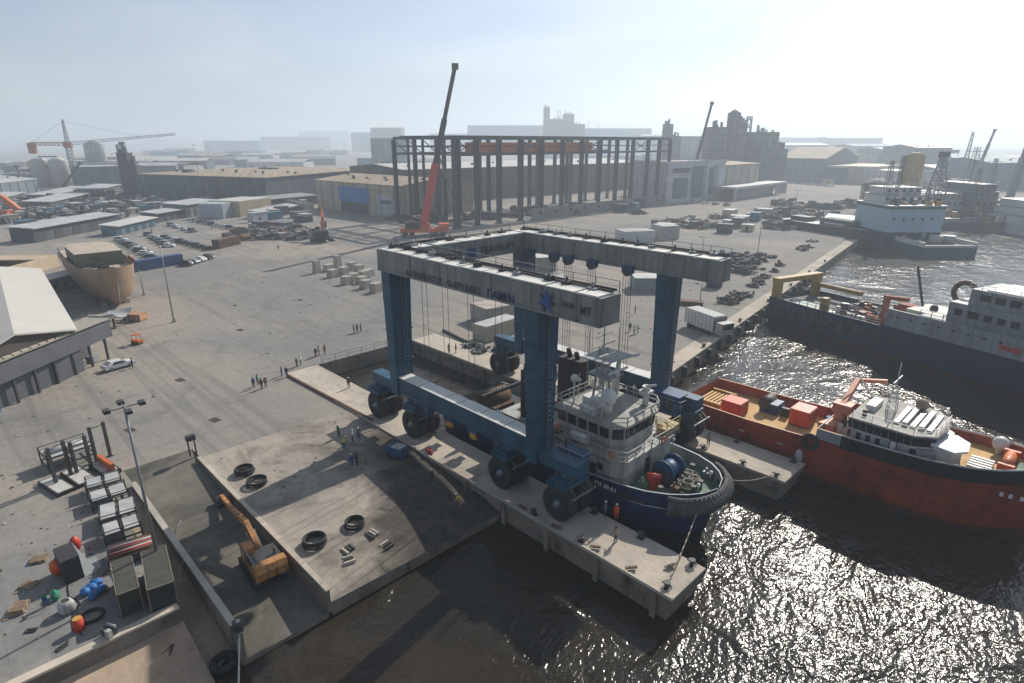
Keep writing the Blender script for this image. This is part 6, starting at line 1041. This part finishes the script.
# ------------------------------------------------------------------ skyline sheds
SKY = [(0, 60, 170, 163, GRAYW, 'pale'), (95, 130, 176, 157, SHW, 'green'), (205, 260, 152, 141, BLUR, 'blue'), (262, 330, 150, 137, GRAYW, 'grey'), (300, 350, 148, 131, SHW, 'white'), (352, 400, 152, 133, BLUR, 'blue'), (372, 402, 156, 128, GRAYW, 'grey'), (430, 520, 152, 134, SHW, 'white'), (468, 545, 154, 126, BLUR, 'blue'), (545, 650, 155, 129, BLUR, 'blue'), (640, 668, 160, 136, SHW, 'white'), (676, 708, 176, 137, SHW, 'white'), (770, 828, 154, 138, BLUR, 'blue'), (782, 826, 163, 145, SHW, 'white'), (826, 880, 156, 138, BEIGE, 'beige'), (850, 890, 164, 146, BLUR, 'blue'), (880, 955, 172, 150, BLUR, 'blue'), (912, 946, 178, 148, GRAYW, 'grey'), (950, 1010, 178, 158, BLUR, 'blue'), (985, 1060, 190, 163, BLUR, 'blue'), (845, 875, 172, 155, CREAM(), 'cream'), (890, 935, 188, 172, SHW, 'white'), (938, 975, 186, 170, GRAYW, 'grey'), (700, 760, 152, 139, GRAYW, 'grey')]
cnt = {}
for u0, u1, vb, vt, m, c in SKY:
    cnt[c] = cnt.get(c, 0)+1
    building('warehouse', '%s hazy %s warehouse from the left along the far skyline' % (ORD[cnt[c]-1], c), 'warehouse', (u0, vb), (u1, vb), 0, 60, vt, m, m if m is BLUR else PALE if c != 'white' else SHW, random.choice(('gable', 'flat', 'gable')), .05, lambda o, n, h, d: feat(o, 'doors', SLATE, *[(n*k/6+n*.04, n*k/6+n*.1, -.5, -.05, 0, h*.4) for k in range(6)]), group='warehouses along the hazy skyline')
rh = MB(M('far_hill', (.20, .19, .17), .9, .2, .01)); 
hp = [(-4600, -600), (-4300, 400), (-4100, 1400), (-3900, 2400), (-3200, 3400), (-2300, 4300)]; rgs = []
for k in range(60):
    t = k/59*(len(hp)-1); i = min(int(t), len(hp)-2); f_ = t-i; x = hp[i][0]+(hp[i+1][0]-hp[i][0])*f_; y = hp[i][1]+(hp[i+1][1]-hp[i][1])*f_; h = (34+16*math.sin(k*.7)+10*math.sin(k*1.9+1)+6*math.sin(k*4.1))*(math.sin(math.pi*k/59)**.6 if 0 < k < 59 else 0)
    dx = Vector((-x, -y, 0)).normalized(); rgs.append([(x-dx.x*300, y-dx.y*300, 0), (x, y, max(.1, h)), (x+dx.x*300, y+dx.y*300, 0)])
rh.loft(rgs); ST(rh.build('hills'))
# ------------------------------------------------------------------ sheds and clutter
def shed(label, u0, v0, u1, v1, d, h, m, rm, group=None, name='shed'):
    a, rz, n = front((u0, v0), (u1, v1)); o = T(name, label, 'shed', (a.x, a.y, 0), rz, group); b = MB(m); b.box(0, n, .3, d, 0, h); b.build('wall', None, o); r = MB(rm); r.prismx([(-.8, h), (d+.5, h+.7), (d+.5, h+1.0), (-.8, h+.3)], -.5, n+.5); r.build('roof', None, o); feat(o, 'door', DARKS(), *[(n*k/5+.6, n*k/5+n*.1+.6, .2, .28, 0, h*.7) for k in range(5)]); return o
shed('long open shed with a white strip roof behind the tan hull section', 36, 243, 120, 226, 9, 5, SLATE, SHW); shed('low shed with a blue side next to the white strip roofed shed', 118, 236, 157, 226, 6, 3.5, M('shed_blue', (.06, .15, .21), .7), PALE)
shed('long low shed with a thin pale roof right of the blue sided shed', 157, 223, 190, 217, 7, 4, SLATE, SHW); shed('grey green shed with a pale flat roof by the beige box building', 188, 218, 218, 212, 12, 6, M('shed_green', (.14, .19, .19), .7), SHW)
container('cabin_block', 'pale blue grey cabin block beside the beige box building', 224, 241, 219, 215, 7, 12, M('cabin_pale', (.36, .39, .43), .6, .08)); container('cabin_block', 'beige box building at the right end of the sheds row', 241, 272, 217, 212, 7.5, 18, M('cabin_beige', (.50, .42, .28), .7, .08), roofm=PALE)
shed('long grey roofed shed left of the cream workshop', 262, 210, 318, 204, 14, 5, SLATE, M('roof_grey', (.30, .31, .32), .6)); shed('low white roofed shed in front of the long grey roofed shed', 264, 219, 300, 211, 8, 3, GRAYW, SHW)
shed('dark shed with a white edge below the tower crane', 62, 204, 100, 194, 16, 5, SLATE, SHW); shed('narrow dark shed with a white edge nearer than the crane shed', 52, 212, 94, 201, 12, 5, SLATE, SHW); shed('white tarpaulin roofed shelter left of the narrow dark shed', 102, 201, 122, 195, 14, 7, SAGE, SHW)
shed('small white roofed shed at the left frame edge', -8, 208, 26, 199, 10, 4, GRAYW, SHW)
container('shipping_container', 'rusty brown open skip beside the dark row of cars', 220, 241, 249, 244, 3, 3, RUSTM())
HEAPC = [M('heap_grey', (.13, .13, .13), .9, .4, .6), M('heap_dark', (.05, .05, .052), .9, .4, .6), M('heap_pale', (.34, .33, .31), .9, .3, .6), RUSTM(), M('heap_blue', (.10, .14, .18), .8, .3, .6)]
def heap(p, r, h, n, seed, pal):
    rn = random.Random(seed); b = MB(*[HEAPC[k] for k in pal])
    for k in range(n):
        a = rn.uniform(0, 6.28); q = r*rn.random()**.6; s = rn.uniform(.16, .5)*r*.55; z = max(0, h*(1-.7*q/r)*rn.uniform(.1, .9)-.1)
        b.T = Matrix.Translation((q*math.cos(a), q*math.sin(a), z)) @ Matrix.Rotation(rn.uniform(0, 3), 4, 'Z') @ Matrix.Rotation(rn.uniform(-.4, .4), 4, 'X')
        mi = rn.randrange(len(pal))
        if rn.random() < .3: b.cyl((-s*1.6, 0, .1), (s*1.6, 0, .15), s*.25, n=7, m=mi)
        else: b.box(-s, s, -s*rn.uniform(.4, 1), s*rn.uniform(.4, 1), -max(.05, z), s*rn.uniform(.5, 1.6), mi)
    b.T = None; b.sph((0, 0, 0), r*1.02, r*.94, min(.5, h*.25), 14, 5, m=0, half=True, jit=.12, smooth=False); return b
def scatter(poly_u, fn, n, name, cat, where, grp, pal, rr, hh, items=14, seed=0):
    rn = random.Random(seed); L_ = sorted(((lambda t, w_: fn(t, w_))(rn.random(), rn.random()) for _ in range(n)))
    for k, (u, v_) in enumerate(L_):
        p = gp(u, v_); r = rn.uniform(*rr); b = heap(p, r, rn.uniform(*hh), items, seed*100+k, pal); tag(b.build(name, None, None, (p.x, p.y, 0), rn.random()*6), '%s %s from the left %s' % (ORD[k], name.replace('_', ' '), where), cat, grp)
scatter(None, lambda t, w_: (2+118*t, 205+22*w_-18*t*.5), 44, 'scrap_heap', 'scrap heap', 'in the crowded left yard before the sheds', 'scrap in the crowded left yard', (0, 1, 1, 2, 4), (5, 10), (2.5, 6), 26, 3)
scatter(None, lambda t, w_: (128+130*t, 203+12*w_-2*t), 22, 'equipment_heap', 'scrap heap', 'along the foot of the tan roofed dark shed', 'clutter along the dark shed', (1, 1, 0, 2, 4), (5, 10), (2, 5), 26, 4)
scatter(None, lambda t, w_: (244+64*t, 190+16*w_), 14, 'stacked_goods', 'goods stack', 'between the dark shed and the workshop', 'goods between the sheds', (2, 0, 1, 2), (5, 9), (3, 7), 24, 5)
scatter(None, lambda t, w_: (246+66*t, 232+9*w_-2*t), 16, 'timber_pile', 'timber pile', 'beside the orange excavator', 'piles left of the orange excavator', (0, 2, 1, 3), (3.5, 7), (1.2, 3), 26, 6)
scatter(None, lambda t, w_: (712+54*t, 256+18*w_), 22, 'mooring_gear', 'mooring gear', 'in the dark cluster beyond the lift beam', 'dark gear on the quay', (1, 1, 1, 0), (2.2, 4.0), (1, 2.4), 20, 7)
scatter(None, lambda t, w_: (722+90*t, 302-62*t+8*w_), 24, 'quay_gear', 'quay gear', 'along the inner side of the long quay', 'gear along the long quay', (1, 1, 0, 3), (1.1, 2.3), (.8, 2.2), 14, 8)
scatter(None, lambda t, w_: (768+92*t, 205+26*w_), 26, 'scrap_mound', 'scrap heap', 'on the quay near the dark moored hull', 'scrap on the far quay', (1, 0, 0, 2, 3), (4, 8), (2, 4.5), 24, 9)
scatter(None, lambda t, w_: (628+92*t, 231-8*t+10*w_-5), 14, 'rubble_mound', 'rubble', 'beyond the low concrete wall', 'rubble beyond the frame', (0, 3, 0, 2), (4, 8), (1.4, 3), 24, 10)
scatter(None, lambda t, w_: (400+240*t, 216-10*t+8*w_), 18, 'steel_stack', 'steel stack', 'on the floor inside the steel frame', 'steel stacked inside the frame', (1, 3, 1, 0), (4, 8), (1.5, 3.5), 22, 12)
scatter(None, lambda t, w_: (455+90*t, 345-5*t+12*w_), 8, 'slip_gear', 'gear', 'behind the slip wall among the white cabins', 'gear behind the slip', (1, 0, 2, 4), (.8, 1.6), (.6, 1.4), 10, 13)
scatter(None, lambda t, w_: (840+110*t, 172+14*w_), 16, 'cargo_pile', 'cargo', 'on the land behind the far ships', 'cargo behind the far ships', (1, 4, 2, 0), (5, 12), (4, 9), 20, 14)
def yard_boxes(n, fn, where, grp, seed, sz=(5, 11), hh=(2.4, 4.5)):
    rn = random.Random(seed); L_ = sorted(fn(rn.random(), rn.random()) for _ in range(n)); cl = [('white', SHW, PALE), ('grey', GRAYW, GRAYW), ('dark', SLATE, SLATE), ('pale', M('cabin_pale', (.36, .39, .43)), SHW), ('beige', M('cabin_beige', (.50, .42, .28)), PALE), ('blue', M('shed_blue', (.06, .15, .21)), M('shed_blue', (.06, .15, .21)))]; seen = {}
    for u, v_ in L_:
        c, m, rm = rn.choice(cl); seen[c] = seen.get(c, 0)+1; p = gp(u, v_); o = T('yard_cabin', '%s %s cabin from the left %s' % (ORD[seen[c]-1], c, where), 'cabin', (p.x, p.y, 0), R(rn.choice((0, 4, 90, 94))+rn.uniform(-5, 5))+R(12), grp); w_, d, h = rn.uniform(*sz), rn.uniform(2.4, 5), rn.uniform(*hh)
        b = MB(m); b.box(0, w_, 0, d, 0, h); b.build('wall', None, o); b = MB(rm); b.box(-.2, w_+.2, -.2, d+.2, h, h+.22); b.build('roof', None, o); feat(o, 'door', DARKS(), (w_*.4, w_*.4+1.1, -.07, -.01, 0, 2.1))
yard_boxes(44, lambda t, w_: (2+145*t, 200+24*w_-10*t), 'in the crowded left yard', 'cabins in the crowded left yard', 21)
yard_boxes(26, lambda t, w_: (150+150*t, 196+16*w_-3*t), 'before the dark tan roofed shed', 'cabins before the dark shed', 22)
yard_boxes(14, lambda t, w_: (4+80*t, 222+20*w_-14*t), 'around the white strip roofed shed', 'cabins around the white strip roof', 23, (4, 9))
yard_boxes(16, lambda t, w_: (800+120*t, 168+16*w_), 'behind the far ships', 'cabins behind the far ships', 24, (6, 18), (3, 8))
yard_boxes(16, lambda t, w_: (246+60*t, 205+26*w_), 'left of the orange excavator', 'cabins left of the orange excavator', 25, (5, 10))
yard_boxes(12, lambda t, w_: (640+120*t, 226+14*w_-10*t), 'in the right hand yard beyond the wall', 'cabins in the right hand yard', 26, (4, 9))
yard_boxes(10, lambda t, w_: (470+170*t, 214+6*w_-8*t), 'on the floor of the steel frame', 'cabins inside the steel frame', 27, (4, 10))
rn = random.Random(31); fs_ = sorted([(rn.uniform(140, 400), rn.uniform(152, 168)) for _ in range(26)]+[(rn.uniform(-10, 140), rn.uniform(168, 184)) for _ in range(16)]); fc_ = 0
for u, v_ in fs_:
    p = gp(u, v_); w_, d, h = rn.uniform(30, 90), rn.uniform(18, 40), rn.uniform(7, 15); o = T('far_shed', '%s small hazy shed from the left in the band behind the left yard' % ORD[fc_], 'shed', (p.x, p.y, 0), YAW+rn.uniform(-.3, .3), 'hazy small sheds behind the left yard'); fc_ += 1
    b = MB(rn.choice((GRAYW, SHW, BEIGE, SLATE, BLUR))); b.box(0, w_, 0, d, 0, h); b.build('wall', None, o); b = MB(rn.choice((PALE, TANROOF(), SHW, GRAYW))); b.prismx([(-.8, h), (d/2, h+d*.1), (d+.8, h), (d+.8, h+.3), (d/2, h+d*.1+.4), (-.8, h+.3)], -.6, w_+.6); b.build('roof', None, o); feat(o, 'door', DARKS(), *[(w_*k/4+3, w_*k/4+8, -.4, -.05, 0, h*.5) for k in range(4)])
fs_ = sorted((rn.uniform(560, 1000), rn.uniform(150, 166)) for _ in range(24)); fc_ = 0
for u, v_ in fs_:
    v2 = v_+max(0, (u-800)*.06); p = gp(u, v2); w_, d, h = rn.uniform(30, 90), rn.uniform(18, 40), rn.uniform(8, 18); o = T('far_shed', '%s small hazy shed from the left in the band behind the right yard' % ORD[fc_], 'shed', (p.x, p.y, 0), YAW+rn.uniform(-.3, .3), 'hazy small sheds behind the right yard'); fc_ += 1
    b = MB(rn.choice((GRAYW, SHW, BEIGE, BLUR, BLUR))); b.box(0, w_, 0, d, 0, h); b.build('wall', None, o); b = MB(rn.choice((PALE, TANROOF(), BLUR))); b.prismx([(-.8, h), (d/2, h+d*.1), (d+.8, h), (d+.8, h+.3), (d/2, h+d*.1+.4), (-.8, h+.3)], -.6, w_+.6); b.build('roof', None, o); feat(o, 'door', DARKS(), *[(w_*k/4+3, w_*k/4+8, -.4, -.05, 0, h*.5) for k in range(4)])
container('site_cabin', 'large grey ribbed site cabin with a pinkish roof behind the slip', 486, 521, 326, 319, 3.4, 6, M('cabin_grey', (.34, .34, .32), .7, .1), roofm=PINKR); container('site_cabin', 'white roofed site cabin in front of the grey ribbed one', 486, 519, 343, 332, 3.0, 3.5, M('cabin_cream', (.40, .38, .30), .7, .1), roofm=SHW)
container('site_cabin', 'pale green grey cabin with a white roof left of the right front post', 634, 664, 292, 292, 3.4, 6, M('cabin_sage', (.22, .27, .27), .7, .1), roofm=SHW); container('site_cabin', 'small pale cabin under the middle of the right lift beam', 537, 556, 272, 271, 4, 6, M('cabin_stone', (.26, .25, .22), .7, .1), roofm=PALE)
container('site_cabin', 'low pale cabin right of the dark rear post', 541, 565, 287, 287, 2.4, 4, M('cabin_slate', (.18, .19, .2), .7, .1), roofm=SHW); container('shipping_container', 'long white container beyond the right lift beam', 624, 655, 243, 241.5, 4, 8, M('container_white', (.52, .53, .56), .6, .08), roofm=SHW); container('storage_tent', 'pale grey container block right of the long white container', 662, 679, 240, 239, 5, 8, M('tent_grey', (.36, .38, .37), .7, .08))
def truck(label, u0, v0, u1, v1):
    a, rz, n = front((u0, v0), (u1, v1)); o = T('box_trailer', label, 'trailer', (a.x, a.y, 0), rz); b = MB(WHITE(), STEEL()); b.box(0, n, 0, 3.2, .9, 3.8); [b.box(k*n/8, k*n/8+.1, -.04, 3.24, 1, 3.75, 1) for k in range(9)]; b.build('body', None, o); r = MB(GREYP()); r.box(.1, n-.1, .1, 3.1, 3.804, 3.9); r.build('roof', None, o)
    for x in (1.2, 2.4, n-2.4, n-1.2): q = MB(RUBBER()); q.cyl((x, 0, .5), (x, .4, .5), .5, n=12); q.build('wheel', None, o); q = MB(RUBBER()); q.cyl((x, 2.8, .5), (x, 3.2, .5), .5, n=12); q.build('wheel', None, o)
    q = MB(M('cab_grey', (.35, .36, .36), .5), GLASS()); q.box(n+.3, n+2.2, .2, 3.0, .8, 3.0); q.box(n+1.2, n+2.25, .3, 2.9, 1.8, 2.8, 1); q.build('cab', None, o)
truck('white ribbed box trailer parked by the quay kerb right of the front post', 684, 326, 712, 337)
p = gp(714, 287); o = T('blue_tank', 'squat violet blue tank below the tip of the right lift beam', 'tank', (p.x, p.y, 0)); b = MB(M('tank_violet', (.05, .05, .17), .5, .1)); b.cyl((0, 0, .3), (0, 0, 3.0), 2.0, n=18); b.build('body', None, o); b = MB(DARKS()); b.cyl((0, 0, 3), (0, 0, 3.4), .5, n=10); [b.box(x-.2, x+.2, y-.2, y+.2, 0, .4) for x in (-1.2, 1.2) for y in (-1.2, 1.2)]; b.build('fitting', None, o)
b = MB(RUSTM()); a, c = gp(668, 303), gp(703, 306); b.beam((a.x, a.y, .5), (c.x, c.y, .5), 2.2, 1.0); tag(b.build('sheet_pile_stack'), 'brown stack of sheet piles behind the white box trailer', 'steel stack')
b = MB(DARKS()); a, c = gp(443, 331), gp(481, 350); b.beam((a.x, a.y, .25), (c.x, c.y, .25), .3, .4); tag(b.build('steel_beam'), 'long dark rusty beam lying on the ground behind the slip wall', 'steel beam')
p = gp(137.5, 344); o = T('site_buggy', 'small orange buggy standing above the white car', 'buggy', (p.x, p.y, 0), R(30)); b = MB(ORANGE(), DARKS()); b.box(-.9, .9, -.5, .5, .35, .8); [b.cyl((x, -.55, .25), (x, .55, .25), .25, n=10, m=1) for x in (-.6, .6)]; b.build('body', None, o); b = MB(ORANGE()); [b.beam((x, y, .8), (x, y, 1.8), .07) for x in (-.5, .5) for y in (-.45, .45)]; b.box(-.7, .7, -.55, .55, 1.8, 1.9); b.build('canopy', None, o)
p = gp(257, 386); 
b = MB(RUSTM()); a, c = gp(288, 376, .03), gp(372, 421, .03); b.beam((a.x, a.y, .16), (c.x, c.y, .16), .3, .3); tag(b.build('edge_rail'), 'rusty brown edge rail along the outer side of the inner left pier', 'rail')
p = gp(397, 456, -.1); o = T('small_pump', 'small blue machine with a white top in the shade beside the left pier', 'machine', (p.x, p.y, -.1), .3); b = MB(BLUEP(), SHW); b.box(-1.2, 1.2, -.7, .7, .2, 1.3); b.build('body', None, o); b = MB(SHW); b.box(-.3, 1.0, -.6, .6, 1.304, 1.45); b.build('lid', None, o); b = MB(RUBBER()); b.cyl((-.7, -.75, .3), (-.7, .75, .3), .3, n=10); b.build('wheel', None, o); b = MB(RUBBER()); b.cyl((.7, -.75, .3), (.7, .75, .3), .3, n=10); b.build('wheel', None, o)
p = G(429, 466, 0); b = MB(REDP()); b.sph((0, 0, .3), .5, .3, .32, 10, 6, jit=.2); b.box(-.5, .1, -.2, .2, .3, .6); tag(b.build('red_cover', None, None, (9.0, -2.5, .01)), 'bright red cover lying on the outer edge of the left pier', 'cover')
for k, (x, y) in enumerate(((30, 1.9), (35.5, 1.9), (40.8, 1.8), (40.8, -2.2), (32, -2.6), (26, -2.6), (36, 21.5), (31, 21.5), (39.8, 21.6), (39.8, 26.2), (33, 26.2))):
    pl_ = y < 5; b = MB(DARKS()); b.cyl((0, 0, 0), (0, 0, .55), .2, .16, 10); b.cyl((0, 0, .5), (0, 0, .62), .3, n=10); b.box(-.35, .35, -.3, .3, 0, .05); b.beam((-.45, 0, .4), (.45, 0, .4), .12)
    tag(b.build('mooring_bollard', None, None, (x, y, .012 if abs(y-2.4) < 1 or y > 5 else .012)), ('black bollard %s on the left pier' % ('at the outer tip on the slip side', 'farther back on the slip edge', 'midway on the slip edge', 'at the outer tip on the camera side', 'midway on the camera side edge', 'near the wheels on the camera side edge')[(2, 1, 0, 3, 4, 5)[k] if k < 6 else 0]) if k < 6 else 'black bollard %s on the right pier' % ('third along the slip edge', 'nearest the wheels on the slip edge', 'at the outer slip corner', 'at the outer corner beside the red ship', 'midway on the edge beside the red ship')[k-6], 'bollard', 'pier bollards')
for k, (x, y) in enumerate(((24.5, -2.6), (29, -2.6), (33.5, -2.4), (37.4, -2.4), (39.6, .2))): b = MB(DARKS(), RUSTM()); b.box(-.5, .5, -.12, .12, .0, .1); b.box(-.2, .5, -.25, .0, .1, .22, 1); tag(b.build('chain_pile', None, None, (x, y, .17), .3*k), '%s scrap of chain from the wheels along the outer edge of the left pier' % ORD[k], 'chain', 'chain on the left pier')
# fenders and people-scale bits along the long quay
b = MB(RUBBER())
for k in range(22):
    y = 29+k*5.5; b = MB(RUBBER()); b.cyl((0, 0, -1.9), (0, 0, -.2), .35, n=10); b.box(-.4, -.02, -.5, .5, -2.0, -.1)
    tag(b.build('quay_fender', None, None, (qy(y)+.42, y, 0)), '%s rubber fender from the slip along the long quay face' % ORD[k], 'fender', 'fenders along the long quay')
for k in range(7):
    y = 36+k*20; b = MB(DARKS()); b.cyl((0, 0, 0), (0, 0, .5), .28, n=10); b.cyl((0, 0, .5), (0, 0, .66), .4, n=10); tag(b.build('mooring_bollard', None, None, (qy(y)-.6, y, .2)), '%s black bollard from the slip along the long quay kerb' % ORD[k], 'bollard', 'bollards along the long quay')
# small litter trodden into the yard: nobody could count it
rn = random.Random(77); b = MB(DARKS(), RUSTM(), SHW, M('cardboard', (.30, .21, .13), .9), CONC())
for k in range(1100):
    near = k % 3; p = gp(rn.uniform(0, 640), rn.uniform(300, 640)) if near else gp(rn.uniform(230, 800), rn.uniform(235, 340))
    if not ((p.x < -29) or (p.x < 14 and p.y < -32) or (-9 < p.x < 5.5 and -21.5 < p.y < -4) or (p.x < qy(max(27, p.y))-3 and p.y > 28 and p.x < 14)): continue
    s = rn.uniform(.03, .12)*(1 if near else 1.7); b.T = Matrix.Translation((p.x, p.y, .012)) @ Matrix.Rotation(rn.uniform(0, 6), 4, 'Z'); b.box(-s*rn.uniform(.6, 2.6), s*1.2, -s, s*.6, 0, s*rn.uniform(.2, .9), rn.choice((0, 0, 1, 2, 3, 4, 4)))
b.T = None; o = b.build('litter'); o['kind'] = 'stuff'
for k, (u, v_) in enumerate(((240, 330), (180, 380), (300, 300), (420, 215), (215, 420), (130, 430))):
    p = gp(u, v_); b = MB(DARKS(), RUSTM()); b.box(-.8, .8, -.5, .5, .004, .03, 1); [b.box(-.7+.2*j, -.6+.2*j, -.42, .42, .03, .045, 0) for j in range(8)]; tag(b.build('drain_grate', None, None, (p.x, p.y, 0), R(10)), '%s flat rusty drain grate from the front set in the open yard' % ORD[[3, 2, 4, 5, 1, 0][k]], 'drain', 'drain grates in the yard')
# mooring lines
def rope(label, p, q, sag=.5, r=.05, m=None):
    p, q = Vector(p), Vector(q); pts = [p.lerp(q, k/14)-Vector((0, 0, sag*4*(k/14)*(1-k/14))) for k in range(15)]; b = MB(m or M('mooring_rope', (.30, .27, .22), .9, .2, 2)); b.tube(pts, r, 6); tag(b.build('mooring_rope'), label, 'rope')
rope('mooring rope from the tug bow to the outer tip of the left pier', (38.0, 8.6, 3.4), (40.8, -2.2, .5), .7, .06); rope('mooring rope from the tug bow to the right pier', (38.2, 11.6, 3.4), (39.8, 21.6, .5), .6, .05)
rope('pale double rope running from the end of the long wall down into the water', (21.3, -29.4, .2), (30.5, -33.6, WL), .3, .07, M('rope_pale', (.5, .48, .42), .9)); 
b = MB(DARKS(), SHW); b.cyl((0, 0, 0), (0, 0, .7), .3, n=10); b.box(-.5, .5, -.3, .3, 0, .15); b.sph((.1, .1, .75), .18, m=1); tag(b.build('mooring_bollard', None, None, (21.0, -29.4, .47)), 'bollard with a rope at the water end of the long wall', 'bollard')
b = MB(STEEL()); a = [(-28.2, 3.2, .01), (-28.2, 20.8, .01)]; b.rail(a, 1.1, .03, 2.2); tag(b.build('guard_rail'), 'thin steel guard rail along the landward end of the slip', 'railing')
b = MB(M('dark_ship_hull', (.02, .024, .03), .6, .2, .2), GREYP(), WHITE(), SAGE); a, rz, n = front((776, 226), (868, 240)); o = T('moored_hull', 'long dark hull with a grey deck lying along the inner end of the far quay', 'vessel', (a.x, a.y, 0), rz); b.prism([(0, 3), (4, 0), (n-6, 0), (n, 5), (n-4, 10), (0, 10)], 0.02, 3.2, 0, 1); b.build('hull', None, o); b = MB(SAGE, WHITE(), DARKS()); b.box(n*.45, n*.8, 2.5, 8.5, 3.2, 5.6, 0); b.box(n*.1, n*.3, 3, 8, 3.2, 5.0, 2); b.box(n*.5, n*.7, 2.3, 2.5, 3.6, 4.2, 1); b.build('deckhouse', None, o)
for o in list(bpy.data.objects):        # unused prototypes
    if o.get('label') == 'x' and o.parent is None:
        for c in list(o.children): bpy.data.objects.remove(c)
        bpy.data.objects.remove(o)
